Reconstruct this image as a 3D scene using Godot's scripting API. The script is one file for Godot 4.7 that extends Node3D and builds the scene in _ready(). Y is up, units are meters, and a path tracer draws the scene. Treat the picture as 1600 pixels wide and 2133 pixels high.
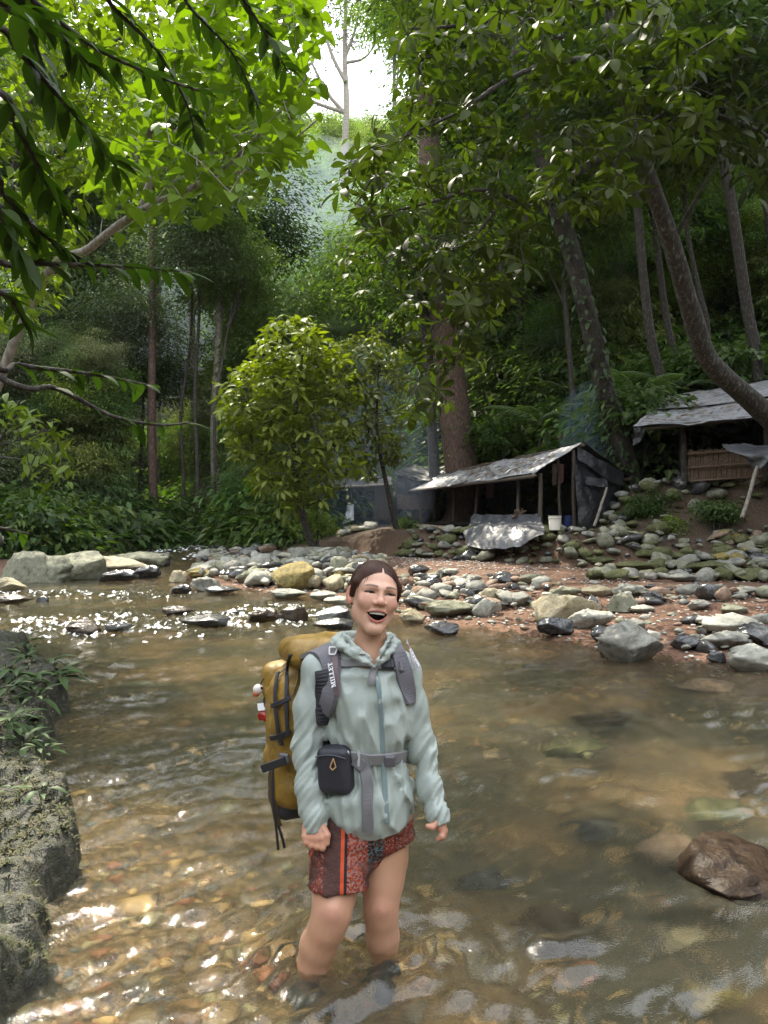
extends Node3D
# A forest river with a wading hiker, stone banks, tarpaulin huts and steep wooded slopes.

const F := 1552.0      # focal length in photograph pixels
const EYE := 1.38      # camera height above the water
var rng := RandomNumberGenerator.new()
var M := {}            # materials
var n1 := FastNoiseLite.new()
var n2 := FastNoiseLite.new()
var n3 := FastNoiseLite.new()
var taken := {}

func W(px: float, py: float, d: float) -> Vector3:
	return Vector3((px - 800.0) / F * d, EYE - (py - 1066.5) / F * d, -d)

func R(a: float, b: float) -> float:
	return rng.randf_range(a, b)

func lin(r: float, g: float, b: float) -> Color:
	return Color(r, g, b).linear_to_srgb()

func numbered(called: String) -> String:
	if not taken.has(called):
		taken[called] = 0
		return called
	taken[called] += 1
	return "%s_%03d" % [called, taken[called]]

func tag(o: Node, label: String, category: String, group := "", kind := "") -> void:
	if label: o.set_meta("label", label)
	if category: o.set_meta("category", category)
	if group: o.set_meta("group", group)
	if kind: o.set_meta("kind", kind)

func thing(called: String, label: String, category: String, at := Vector3.ZERO, group := "") -> Node3D:
	var o := Node3D.new()
	o.name = numbered(called)
	add_child(o, true)
	o.position = at
	tag(o, label, category, group)
	return o

func obj(called: String, mesh: Mesh, mat: Material, parent: Node = null) -> MeshInstance3D:
	var o := MeshInstance3D.new()
	o.mesh = mesh
	if mat: o.material_override = mat
	if parent == null or parent == self:
		o.name = numbered(called)
		add_child(o, true)
	else:
		o.name = called
		parent.add_child(o, true)
	return o

# ---------- textures and materials
func ntex(sd: int, freq: float, stops: Array, size := 512, oct := 4, kind := FastNoiseLite.TYPE_SIMPLEX_SMOOTH) -> NoiseTexture2D:
	var t := NoiseTexture2D.new()
	t.width = size
	t.height = size
	t.seamless = true
	var n := FastNoiseLite.new()
	n.noise_type = kind
	n.seed = sd
	n.frequency = freq
	n.fractal_octaves = oct
	n.fractal_gain = 0.55
	if kind == FastNoiseLite.TYPE_CELLULAR:
		n.cellular_return_type = FastNoiseLite.RETURN_DISTANCE
	t.noise = n
	var g := Gradient.new()
	var offs := PackedFloat32Array()
	var cols := PackedColorArray()
	for s in stops:
		offs.append(s[0])
		cols.append(s[1])
	g.offsets = offs
	g.colors = cols
	t.color_ramp = g
	return t

func nnorm(sd: int, freq: float, strength: float, size := 512, oct := 4, kind := FastNoiseLite.TYPE_SIMPLEX_SMOOTH) -> NoiseTexture2D:
	var t := ntex(sd, freq, [[0.0, Color.BLACK], [1.0, Color.WHITE]], size, oct, kind)
	t.color_ramp = null
	t.as_normal_map = true
	t.bump_strength = strength
	return t

func flat_mat(r: float, g: float, b: float, rough := 0.8) -> StandardMaterial3D:
	var m := StandardMaterial3D.new()
	m.albedo_color = lin(r, g, b)
	m.roughness = rough
	return m

func tri_mat(tex: Texture2D, scale: float, rough: float, norm: Texture2D = null, nscale := 1.0, world := true) -> StandardMaterial3D:
	var m := StandardMaterial3D.new()
	m.albedo_texture = tex
	m.uv1_triplanar = true
	m.uv1_world_triplanar = world
	m.uv1_scale = Vector3.ONE * scale
	m.roughness = rough
	if norm:
		m.normal_enabled = true
		m.normal_texture = norm
		m.normal_scale = nscale
	return m

func leaf_mat(back: Color, rough := 0.5, spec := 0.4) -> StandardMaterial3D:
	var m := StandardMaterial3D.new()
	m.vertex_color_use_as_albedo = true
	m.roughness = rough
	m.metallic_specular = spec
	m.backlight_enabled = true
	m.backlight = back
	return m

func make_materials() -> void:
	var nrm := nnorm(11, 0.03, 6.0, 512, 5)
	M.nrm = nrm
	var st := [
		["grey", lin(.06, .058, .05), lin(.185, .18, .155), lin(.32, .31, .27), .65],
		["pale", lin(.11, .11, .09), lin(.26, .255, .215), lin(.42, .41, .36), .7],
		["green", lin(.05, .055, .03), lin(.15, .15, .105), lin(.27, .265, .21), .8],
		["tan", lin(.13, .10, .05), lin(.29, .25, .165), lin(.40, .37, .29), .75],
		["ochre", lin(.06, .048, .025), lin(.17, .135, .06), lin(.36, .28, .06), .8],
		["rust", lin(.08, .05, .035), lin(.19, .125, .09), lin(.28, .22, .17), .65],
		["wet", lin(.014, .014, .015), lin(.045, .045, .046), lin(.12, .12, .12), .18],
		["wetbrown", lin(.012, .008, .006), lin(.04, .026, .016), lin(.09, .065, .042), .3],
		["moss", lin(.025, .028, .012), lin(.07, .075, .03), lin(.16, .155, .09), .9],
	]
	for k in st.size():
		var s: Array = st[k]
		var t := ntex(20 + k, 0.012, [[0.1, s[1]], [0.42, s[2]], [0.55, s[2].lerp(s[3], .5)], [0.62, s[2]], [0.85, s[3]]], 512, 6)
		var m := tri_mat(t, 0.9 + 0.13 * k, s[4], nrm, 0.8)
		m.metallic_specular = 0.5 if s[4] < 0.4 else 0.3
		M[s[0]] = m
		if s[4] < .4:
			var m2: StandardMaterial3D = m.duplicate()
			m2.roughness = .9
			m2.metallic_specular = .1
			M["sunk_" + s[0]] = m2
	M.bark_dark = tri_mat(ntex(41, 0.03, [[0.0, lin(.008, .006, .005)], [0.45, lin(.026, .020, .015)], [0.66, lin(.045, .038, .028)], [0.85, lin(.12, .12, .095)]], 512, 5), 1.6, .9, nrm, 1.4)
	M.bark_pale = tri_mat(ntex(42, 0.02, [[0.0, lin(.06, .05, .04)], [0.5, lin(.20, .175, .14)], [1.0, lin(.42, .39, .34)]], 512, 5), 1.2, .85, nrm, 1.0)
	M.bark_red = tri_mat(ntex(43, 0.02, [[0.0, lin(.025, .015, .010)], [0.5, lin(.065, .037, .025)], [1.0, lin(.17, .105, .07)]], 512, 5), 1.0, .85, nrm, 1.2)
	M.leaf = leaf_mat(Color(.9, 1.0, .5), .5, .3)
	M.leaf_dull = leaf_mat(Color(.5, .6, .3), .5, .32)
	M.leaf_young = leaf_mat(Color(.95, 1.0, .35), .45, .4)
	var g := tri_mat(ntex(51, 0.03, [[0.0, Color(.35, .33, .31)], [0.4, Color(.72, .71, .7)], [0.6, Color(.88, .86, .84)], [1.0, Color(1, 1, 1)]], 1024, 6), .55, .95, nnorm(52, 0.06, 9.0, 1024, 5), 1.3)
	g.vertex_color_use_as_albedo = true
	M.ground = g
	var tarp_n := nnorm(61, 0.008, 14.0, 512, 5)
	M.tarp = tri_mat(ntex(62, 0.01, [[0.0, lin(.025, .026, .03)], [0.5, lin(.065, .068, .075)], [1.0, lin(.15, .15, .16)]], 512, 5), .5, .42, tarp_n, .9)
	M.tarp_roof = tri_mat(ntex(63, 0.02, [[0.0, lin(.07, .06, .05)], [0.3, lin(.17, .17, .175)], [0.6, lin(.27, .27, .28)], [1.0, lin(.42, .42, .43)]], 512, 6), .6, .5, tarp_n, .8)
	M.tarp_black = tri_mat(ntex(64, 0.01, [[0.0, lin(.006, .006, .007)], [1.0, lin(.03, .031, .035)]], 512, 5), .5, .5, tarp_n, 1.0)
	M.bamboo = tri_mat(ntex(65, 0.03, [[0.0, lin(.07, .045, .028)], [1.0, lin(.22, .15, .095)]], 256, 4), 1.5, .7)
	M.moss_tuft = flat_mat(1, 1, 1, .9)
	M.moss_tuft.vertex_color_use_as_albedo = true
	M.leaf_stalk = flat_mat(.08, .10, .03, .6)
	M.bark_mottled = tri_mat(ntex(44, 0.02, [[0.0, lin(.010, .008, .006)], [0.5, lin(.034, .028, .02)], [0.68, lin(.05, .043, .033)], [0.78, lin(.16, .16, .14)], [1.0, lin(.26, .26, .23)]], 512, 4), 2.2, .85, nrm, .8)
	M.wood = tri_mat(ntex(66, 0.03, [[0.0, lin(.03, .022, .016)], [1.0, lin(.11, .083, .058)]], 256, 4), 2.0, .85)
	for k in ["bark_dark", "bark_pale", "bark_red", "bark_mottled"]: M[k].uv1_scale = Vector3(1.5, .45, 1.5)
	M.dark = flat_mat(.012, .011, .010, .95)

# ---------- the lie of the land (x to the right, d ahead)
var river := PackedVector2Array([Vector2(7, -5), Vector2(5.6, 2), Vector2(4.6, 4.6), Vector2(3.45, 6.2), Vector2(2.75, 7.0), Vector2(2.0, 7.5), Vector2(1.75, 8.3), Vector2(1.13, 8.8), Vector2(.47, 9.2), Vector2(.1, 9.9), Vector2(-.35, 11.4), Vector2(-1.2, 12.3), Vector2(-1.96, 12.7), Vector2(-2.78, 13.5), Vector2(-3.7, 14.4), Vector2(-4.3, 16), Vector2(-4.8, 19), Vector2(-5.3, 22), Vector2(-6.3, 26), Vector2(-9, 34), Vector2(-14, 44),
	Vector2(-17, 44), Vector2(-11.5, 33), Vector2(-8.2, 26), Vector2(-7.1, 22), Vector2(-6.1, 18.5), Vector2(-6.6, 16.3), Vector2(-8, 15.4), Vector2(-17, 14.6), Vector2(-17, 8.8), Vector2(-4.35, 8.1), Vector2(-3.4, 7.0), Vector2(-2.7, 5.7), Vector2(-2.25, 5.1), Vector2(-2.0, 4.3), Vector2(-1.6, 3.5), Vector2(-1.35, 3.1), Vector2(-1.2, 2.8), Vector2(-1.12, 2.4), Vector2(-1.05, 2.2), Vector2(-1.1, 1.8), Vector2(-1.3, 0), Vector2(-1.6, -5)])

func shore(x: float, d: float) -> float:   # above 0 on land
	var p := Vector2(x, d)
	var best := 1e9
	var inside := false
	var n := river.size()
	var b := river[n - 1]
	for i in n:
		var a := river[i]
		var e := b - a
		var w := p - a
		var t := clampf(w.dot(e) / e.length_squared(), 0.0, 1.0)
		best = minf(best, (w - e * t).length_squared())
		if (a.y > d) != (b.y > d) and x < (b.x - a.x) * (d - a.y) / (b.y - a.y) + a.x:
			inside = not inside
		b = a
	return -sqrt(best) if inside else sqrt(best)

var foot := [Vector2(-30, 60), Vector2(-6, 24.5), Vector2(-3, 21), Vector2(.35, 18.0), Vector2(3.5, 14.6), Vector2(7.5, 13.4), Vector2(14, 12.5), Vector2(60, 10)]
func behind_foot(x: float, d: float) -> float:
	for i in range(1, foot.size()):
		var a: Vector2 = foot[i - 1]
		var b: Vector2 = foot[i]
		if x <= b.x or i == foot.size() - 1:
			var t := (x - a.x) / (b.x - a.x)
			var run := (b - a).normalized()
			return (d - lerpf(a.y, b.y, t)) * absf(run.x)
	return 0.0

func ss(a: float, b: float, x: float) -> float:
	return smoothstep(a, b, x)

func ground(x: float, d: float) -> float:
	var s := shore(x, d)
	var rough := n1.get_noise_2d(x * 1.2, d * 1.2)
	if s < 0.0:
		return -(.08 + .34 * ss(0.0, 2.2, -s)) + rough * .05 * ss(0.0, .6, -s)
	var left := x < -4.0 and d > 14.0 and x < lerpf(-5.2, -11.0, ss(20, 40, d))
	var h := 0.0
	var hill := 0.0
	if x < -1.0 and d < 12.0:
		h = .02 + .2 * ss(0.0, .8, s) + .25 * maxf(0.0, s - 2.0)
	elif left or (x < -11.0 and d > 14.0):
		h = .06 + .25 * ss(0.0, 1.6, s)
		hill = .5 * maxf(0.0, s - 7.0) + .12 * maxf(0.0, s - 2.5)
	else:
		h = .03 + .27 * ss(0.0, 3.6, s)
		var t := behind_foot(x, d)
		var wr := ss(4.3, 6.2, x)
		var wl := ss(-2.2, .2, x)
		var ha := .63 * ss(0.0, 1.0, t) + .05 * clampf(t - 2.0, 0.0, 6.0)
		var hl := .17 * clampf(t, 0.0, 8.0)
		var hb := .5 * ss(0.0, 1.3, t) + .55 * ss(1.3, 2.4, t) + .62 * ss(2.5, 2.9, t)
		h += lerpf(lerpf(hl, ha, wl), hb, wr)
		hill = .55 * maxf(0.0, t - lerpf(8.0, 5.5, wr))
	hill = maxf(hill, .74 * maxf(0.0, d - 44.0 + 6.0 * n2.get_noise_2d(x * .5, d * .5)))
	return h + minf(hill, 60.0) + rough * .05 + (n2.get_noise_2d(x, d) * 1.5 if hill > 1.0 else 0.0)

func on_ground(px: float, py: float) -> Vector3:   # where the line through a point of the view meets the land
	var d := 1.5
	while d < 60.0:
		var q := W(px, py, d)
		if q.y <= maxf(ground(q.x, d), 0.0 if py > 1066 else -9.0):
			return q
		d += .04
	return W(px, py, 40.0)

# ---------- mesh helpers
class Soup:
	var v := PackedVector3Array()
	var n := PackedVector3Array()
	var c := PackedColorArray()
	var u := PackedVector2Array()
	var i := PackedInt32Array()
	func mesh() -> ArrayMesh:
		var a := []
		a.resize(Mesh.ARRAY_MAX)
		a[Mesh.ARRAY_VERTEX] = v
		if n.size() == v.size(): a[Mesh.ARRAY_NORMAL] = n
		if c.size() == v.size(): a[Mesh.ARRAY_COLOR] = c
		if u.size() == v.size(): a[Mesh.ARRAY_TEX_UV] = u
		a[Mesh.ARRAY_INDEX] = i
		var m := ArrayMesh.new()
		m.add_surface_from_arrays(Mesh.PRIMITIVE_TRIANGLES, a)
		return m
	func quad(a: int, b: int, d: int, e: int) -> void:
		i.append_array([a, b, d, a, d, e])
	func smooth() -> void:   # normals from the faces; front faces run clockwise
		n = PackedVector3Array()
		n.resize(v.size())
		for k in range(0, i.size(), 3):
			var a := v[i[k]]
			var f := (v[i[k + 2]] - a).cross(v[i[k + 1]] - a)
			n[i[k]] += f
			n[i[k + 1]] += f
			n[i[k + 2]] += f
		for k in n.size():
			n[k] = n[k].normalized()

func tube(s: Soup, pts: Array, radii: Array, sides := 8, wob := 0.0, closed := true) -> void:
	var up := Vector3(.31, .17, .93)
	var rows := pts.size()
	var first := s.v.size()
	for k in rows:
		var dir: Vector3 = (pts[mini(k + 1, rows - 1)] - pts[maxi(k - 1, 0)]).normalized()
		var sx := dir.cross(up).normalized()
		var sy := dir.cross(sx).normalized()
		for j in sides:
			var a := TAU * j / sides
			var o := sx * cos(a) + sy * sin(a)
			var r: float = radii[k]
			if wob > 0.0:
				var q: Vector3 = pts[k] + o * r
				r *= 1.0 + wob * n1.get_noise_3d(q.x * 9.0, q.y * 3.0, q.z * 9.0)
			s.v.append(pts[k] + o * r)
			s.n.append(o)
	for k in rows - 1:
		for j in sides:
			var a := first + k * sides + j
			var b := first + k * sides + (j + 1) % sides
			s.quad(a, a + sides, b + sides, b)
	if closed:
		for e in [0, rows - 1]:
			var ci := s.v.size()
			s.v.append(pts[e])
			s.n.append((pts[e] - pts[1 if e == 0 else e - 1]).normalized())
			for j in sides:
				var a: int = first + e * sides + j
				var b: int = first + e * sides + (j + 1) % sides
				if e == 0: s.i.append_array([ci, a, b])
				else: s.i.append_array([ci, b, a])

func tube_mesh(pts: Array, radii: Array, sides := 8, wob := 0.0) -> ArrayMesh:
	var s := Soup.new()
	tube(s, pts, radii, sides, wob)
	return s.mesh()

func spline(pts: Array, per := 6) -> Array:   # smooth line through points
	var out := []
	for k in pts.size() - 1:
		var p0: Vector3 = pts[maxi(k - 1, 0)]
		var p1: Vector3 = pts[k]
		var p2: Vector3 = pts[k + 1]
		var p3: Vector3 = pts[mini(k + 2, pts.size() - 1)]
		for j in per:
			out.append(p1.cubic_interpolate(p2, p0, p3, float(j) / per))
	out.append(pts[-1])
	return out

func taper(n: int, a: float, b: float) -> Array:
	var out := []
	for k in n: out.append(lerpf(a, b, float(k) / maxi(n - 1, 1)))
	return out

func box(s: Soup, size: Vector3, t := Transform3D(), bev := .0) -> void:   # a box with chamfered edges
	var h := size * .5
	var b := minf(bev, minf(h.x, minf(h.y, h.z)) * .9)
	for ax in 3:
		for sg in [-1.0, 1.0]:
			var u := (ax + 1) % 3
			var w := (ax + 2) % 3
			var ids := []
			var nn := Vector3.ZERO
			nn[ax] = sg
			for q in [[-1, -1], [1, -1], [1, 1], [-1, 1]]:
				var p := Vector3.ZERO
				p[ax] = sg * h[ax]
				p[u] = q[0] * (h[u] - b)
				p[w] = q[1] * (h[w] - b)
				ids.append(s.v.size())
				s.v.append(t * p)
				s.n.append((t.basis * nn).normalized())
			if sg > 0: s.quad(ids[3], ids[2], ids[1], ids[0])
			else: s.quad(ids[0], ids[1], ids[2], ids[3])
	if b > 0.0:
		for ax in 3:
			var u := (ax + 1) % 3
			var w := (ax + 2) % 3
			for su in [-1.0, 1.0]:
				for sw in [-1.0, 1.0]:
					var nn := Vector3.ZERO
					nn[u] = su
					nn[w] = sw
					nn = (t.basis * nn).normalized()
					var ids := []
					for q in [[-1, 0], [1, 0], [1, 1], [-1, 1]]:
						var p := Vector3.ZERO
						p[ax] = q[0] * (h[ax] - b)
						p[u] = su * (h[u] - (b if q[1] == 1 else 0.0))
						p[w] = sw * (h[w] - (0.0 if q[1] == 1 else b))
						ids.append(s.v.size())
						s.v.append(t * p)
						s.n.append(nn)
					if su * sw > 0: s.quad(ids[0], ids[1], ids[2], ids[3])
					else: s.quad(ids[3], ids[2], ids[1], ids[0])

func box_mesh(size: Vector3, bev := .005) -> ArrayMesh:
	var s := Soup.new()
	box(s, size, Transform3D(), bev)
	return s.mesh()

func stick(called: String, a: Vector3, b: Vector3, r0: float, r1: float, mat: Material, parent: Node, sides := 7) -> MeshInstance3D:
	var pts := []
	for k in 6:
		var t := k / 5.0
		pts.append(a.lerp(b, t) + Vector3(n1.get_noise_2d(k * 31.0, a.x * 7.0), 0, n1.get_noise_2d(a.z * 5.0, k * 37.0)) * (b - a).length() * .015)
	return obj(called, tube_mesh(pts, taper(6, r0, r1), sides, .15), mat, parent)

# a cloth through rows of points, with thickness
func cloth(rows: Array, sub := 6, wrinkle := .02, thick := .006, freq := 3.0) -> ArrayMesh:
	var s := Soup.new()
	var nr := rows.size()
	var nc: int = rows[0].size()
	var fine := []
	for r in nr:
		fine.append(spline(rows[r], sub))
	var w: int = fine[0].size()
	var grid := []
	for c in w:
		var col := []
		for r in nr: col.append(fine[r][c])
		grid.append(spline(col, sub))
	var h: int = grid[0].size()
	for r in h:
		for c in w:
			var p: Vector3 = grid[c][r]
			var a: Vector3 = grid[mini(c + 1, w - 1)][r] - grid[maxi(c - 1, 0)][r]
			var b: Vector3 = grid[c][mini(r + 1, h - 1)] - grid[c][maxi(r - 1, 0)]
			var nn := a.cross(b).normalized()
			var k := n1.get_noise_3d(p.x * freq * 9.0, p.y * freq * 9.0, p.z * freq * 9.0) + .5 * absf(n3.get_noise_3d(p.x * freq * 20.0, p.y * freq * 8.0, p.z * freq * 20.0))
			p += nn * wrinkle * k
			s.v.append(p)
			s.u.append(Vector2(float(c) / (w - 1), float(r) / (h - 1)))
	for r in h - 1:
		for c in w - 1:
			var a := r * w + c
			s.quad(a, a + 1, a + w + 1, a + w)
	s.smooth()
	var n := s.v.size()
	for k in n:   # the other face
		s.v.append(s.v[k] - s.n[k] * thick)
		s.u.append(s.u[k])
	for k in n: s.n.append(-s.n[k])
	var m := s.i.size()
	for k in range(0, m, 3):
		s.i.append_array([s.i[k] + n, s.i[k + 2] + n, s.i[k + 1] + n])
	return s.mesh()

# ---------- ground, river bed, water
func axis(stops: Array) -> PackedFloat32Array:   # [from, to, step] runs
	var out := PackedFloat32Array()
	for s in stops:
		var x: float = s[0]
		while x < s[1] - 1e-4:
			out.append(x)
			x += s[2]
	out.append(stops[-1][1])
	return out

func build_ground() -> void:
	var xs := axis([[-150, -40, 10], [-40, -16, 2], [-16, -8, .5], [-8, 10, .22], [10, 20, .8], [20, 40, 2.5], [40, 150, 10]])
	var ds := axis([[-30, -4, 3], [-4, 1, .5], [1, 20, .2], [20, 30, .5], [30, 60, 2], [60, 160, 5]])
	var s := Soup.new()
	for d in ds:
		for x in xs:
			var h := ground(x, d)
			s.v.append(Vector3(x, h, -d))
			var sh := shore(x, d)
			var c: Color
			var k := .5 + .5 * n1.get_noise_2d(x * 3.0 + 40.0, d * 3.0)
			if sh < 0.0:
				var am := clampf(ss(.4, -1.0, x) * ss(4.6, 2.4, d) + ss(.05, .3, n2.get_noise_2d(x * 14.0 + 9.0, d * 14.0)) * .8, 0.0, 1.0)
				c = Color(.065, .058, .036).lerp(Color(.125, .11, .066), k).lerp(Color(.15, .092, .04).lerp(Color(.29, .205, .10), k), am)
				c = c.lerp(Color(.19, .095, .045), .7 * ss(-1.2, -.1, sh) * (1.0 if x > -.3 or d > 9.0 else .15))
			else:
				var litter := Color(.07, .048, .032).lerp(Color(.12, .085, .055), k)
				var soil := Color(.13, .064, .036).lerp(Color(.19, .108, .068), k)
				var t := behind_foot(x, d)
				var f := ss(-1.0, 1.5, t)
				if x < -5.0 and d > 14.0: f = ss(.6, 2.5, sh)
				if x < -.5 and d < 12.0: f = 1.4
				c = soil.lerp(litter, f)
			s.c.append(Color(c.r * 1.35, c.g * 1.35, c.b * 1.35))
	var w := xs.size()
	for r in ds.size() - 1:
		for c in w - 1:
			var a := r * w + c
			s.quad(a, a + w, a + w + 1, a + 1)
	s.smooth()
	tag(obj("ground", s.mesh(), M.ground), "red earth bank, stony river bed and steep forest floor", "ground", "", "structure")

func rapids(x: float, d: float) -> float:   # how broken the water runs
	var a := ss(.0, .8, 1.0 - absf(d - (9.4 + .35 * (x + 2.5))) / 1.9) * ss(-.2, -1.4, x + .0)
	var b := ss(19.0, 21.0, d) * .9
	var e := ss(.0, .8, 1.0 - absf(d - 12.0 + .1 * x) / .8) * ss(-2.6, -4.0, x) * .8
	return clampf(maxf(a, maxf(b, e)), 0.0, 1.0)

var legs := [Vector2(-.215, 2.24), Vector2(-.01, 2.37)]
func wave(x: float, d: float) -> float:
	var r := rapids(x, d)
	var cx := x * .92 + d * .38
	var cz := d * .92 - x * .38
	cx += .25 * n2.get_noise_2d(x * 12.0, d * 12.0)
	cz += .25 * n2.get_noise_2d(x * 12.0 + 70.0, d * 12.0)
	var calm := .45 + .9 * ss(-.35, .4, n2.get_noise_2d(x * 9.0 + 31.0, d * 14.0))
	var y := .024 * calm * n1.get_noise_2d(cx * 26.0, cz * 80.0)
	y += .006 * calm * n3.get_noise_2d(cx * 70.0, cz * 190.0)
	y += .026 * calm * n2.get_noise_2d(cx * 24.0, cz * 66.0)
	y += .010 * n2.get_noise_2d(x * 22.0, d * 40.0)
	if r > 0.0:
		y += r * (.07 * absf(n1.get_noise_2d(x * 24.0, d * 40.0)) + .045 * n3.get_noise_2d(x * 60.0, d * 70.0) - .01)
	if d < 4.0:
		for g in legs:
			var q := Vector2(x, d).distance_to(g)
			y += .011 * sin(q * 62.0 + 5.0 * n1.get_noise_2d(x * 20.0, d * 20.0)) * exp(-q / .30) * ss(.03, .1, q)
	return y + .25 * ss(17.0, 24.0, d) + .5 * ss(24.0, 44.0, d)

func build_water() -> void:
	var s := Soup.new()
	var cols := 380
	var d := .9
	var rows := []
	while d < 45.0:
		rows.append(d)
		d += .0085 * d + .006
	rows.push_front(-1.5)
	rows.push_front(-5.0)
	for dd in rows:
		for c in cols + 1:
			var u := 2.0 * c / cols - 1.0
			var x: float = u * (1.6 + .64 * maxf(dd, 0.0)) + (4.0 * u if dd < .5 else 0.0)
			s.v.append(Vector3(x, wave(x, dd), -dd))
	for r in rows.size() - 1:
		for c in cols:
			var a := r * (cols + 1) + c
			s.quad(a, a + cols + 1, a + cols + 2, a + 1)
	s.smooth()
	var m := StandardMaterial3D.new()
	var wc := lin(.84, .82, .64)
	m.albedo_color = Color(wc.r, wc.g, wc.b, .02)
	m.refraction_enabled = true
	m.refraction_scale = .042
	m.roughness = .03
	m.metallic_specular = .5
	m.normal_enabled = true
	m.normal_texture = nnorm(71, .035, 5.0, 1024, 4)
	m.normal_scale = .45
	m.uv1_triplanar = true
	m.uv1_world_triplanar = true
	m.uv1_scale = Vector3(1.3, 1.3, 2.4)
	tag(obj("river_water", s.mesh(), m), "shallow murky brown river water with ripples and small rapids", "water", "", "structure")
	# white water on the rapids
	var f := Soup.new()
	var fm := flat_mat(.82, .84, .85, .5)
	for zone in [[-7.0, .2, 7.0, 13.4, .016, .034], [-9.0, -4.0, 18.0, 27.0, .06, .12]]:
		var x: float = zone[0]
		while x < zone[1]:
			var e: float = zone[2]
			while e < zone[3]:
				var r := rapids(x, e)
				if r > .12 and shore(x, e) < -.05:
					var k := n1.get_noise_2d(x * 60.0, e * 130.0) * .7 + n3.get_noise_2d(x * 120.0 + 9.0, e * 220.0) * .5 + .6 * n2.get_noise_2d(x * 24.0, e * 80.0)
					if k > .80 - .44 * r:
						var b := f.v.size()
						var hx: float = zone[4] * (.5 + R(.0, .3))
						var hz: float = zone[5] * (.5 + R(.0, .2))
						for q in [[-1, -1], [1, -1], [1, 1], [-1, 1]]:
							var vx: float = x + q[0] * hx + R(-.3, .3) * hx
							var vz: float = e + q[1] * hz + R(-.3, .3) * hz
							f.v.append(Vector3(vx, wave(vx, vz) + .004 + R(0, .008), -vz))
						f.quad(b, b + 3, b + 2, b + 1)
				e += zone[5]
			x += zone[4]
	f.smooth()
	tag(obj("river_foam", f.mesh(), fm), "white broken water of the small rapids", "foam", "", "stuff")

# ---------- stones
var stones := []      # shapes of about unit size
var small_stones := []
func stone_mesh(sd: int, nu: int, nv: int, flat: float, chips: int) -> ArrayMesh:
	var q := RandomNumberGenerator.new()
	q.seed = sd
	var planes := []
	for k in chips:
		var nn := Vector3(q.randfn(), q.randfn() * .8, q.randfn()).normalized()
		planes.append([nn, q.randf_range(.45, .85)])
	var s := Soup.new()
	for r in nv + 1:
		for c in nu:
			var th := PI * r / nv
			var ph := TAU * c / nu
			var p := Vector3(sin(th) * cos(ph), cos(th), sin(th) * sin(ph))
			p *= 1.0 + .34 * n2.get_noise_3d(p.x * 45.0 + sd * 17.0, p.y * 45.0, p.z * 45.0)
			for pl in planes:
				var o: float = p.dot(pl[0]) - pl[1]
				if o > 0.0: p -= pl[0] * o * .88
			p *= 1.0 + .05 * n1.get_noise_3d(p.x * 20.0 + sd * 7.0, p.y * 20.0, p.z * 20.0)
			s.v.append(Vector3(p.x * .5, p.y * .5 * flat, p.z * .5 * .78))
	for r in nv:
		for c in nu:
			var a := r * nu + c
			var b := r * nu + (c + 1) % nu
			s.quad(a, b, b + nu, a + nu)
	s.smooth()
	return s.mesh()

func make_stones() -> void:
	for k in 12: stones.append(stone_mesh(100 + k, 30, 20, [.58, .46, .7, .36, .55, .3][k % 6], 6 + k % 4 * 2))
	for k in 10: small_stones.append(stone_mesh(200 + k, 11, 7, [.38, .52, .3, .42, .34][k % 5], 6))

func rot(yaw: float, tilt := .2) -> Basis:
	return Basis(Vector3.UP, yaw) * Basis(Vector3(cos(yaw * 3.1), 0, sin(yaw * 3.1)), R(-tilt, tilt))

var boulders := []    # [node, short name, position]
# one loose stone: the box it fills in the view gives its place and size, the land gives its distance
func boulder(x0: float, y0: float, x1: float, y1: float, mat: String, label: String, short: String, shape: int, yaw := 0.0, sink := .12, at_d := 0.0) -> MeshInstance3D:
	var base := on_ground((x0 + x1) * .5, y1) if at_d == 0.0 else W((x0 + x1) * .5, y1, at_d)
	var d := -base.z
	var wid := (x1 - x0) / F * d
	var hei := (y1 - y0) / F * d
	var o := obj("river_stone", stones[shape % 12], M[mat])
	tag(o, label, "stone")
	var mesh: Mesh = stones[shape % 12]
	var bs := Basis(Vector3.UP, yaw)
	# fit the turned shape to the width and height seen
	var lo := Vector3.ONE * 9.0
	var hi := -lo
	var arr: PackedVector3Array = mesh.surface_get_arrays(0)[Mesh.ARRAY_VERTEX]
	for v in arr:
		var r := bs * v
		lo = lo.min(r)
		hi = hi.max(r)
	var sx := wid / (hi.x - lo.x)
	var sy := hei * (1.0 + sink) / (hi.y - lo.y)
	var sc := Basis.from_scale(Vector3(sx, sy, maxf(sx * .8, sy * .7)))
	o.transform = Transform3D(sc * bs, Vector3(base.x - sx * (lo.x + hi.x) * .5, base.y + hei - sy * hi.y, base.z - sx * .3))
	boulders.append([o, short, o.position])
	return o

func wall_stone(parent: Node, p: Vector3, size: float, mats: Array, flat := 1.0) -> void:
	var o := obj("stone", small_stones[rng.randi() % 10], M[mats[rng.randi() % mats.size()]], parent)
	var k := size * (.5 + 1.25 * pow(R(0, 1), 1.8))
	o.transform = Transform3D(rot(R(0, TAU), .42) * Basis.from_scale(Vector3(k, k * R(.7, 1.5) * flat, k * R(.6, 1.1))), p - (parent as Node3D).position)

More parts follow.
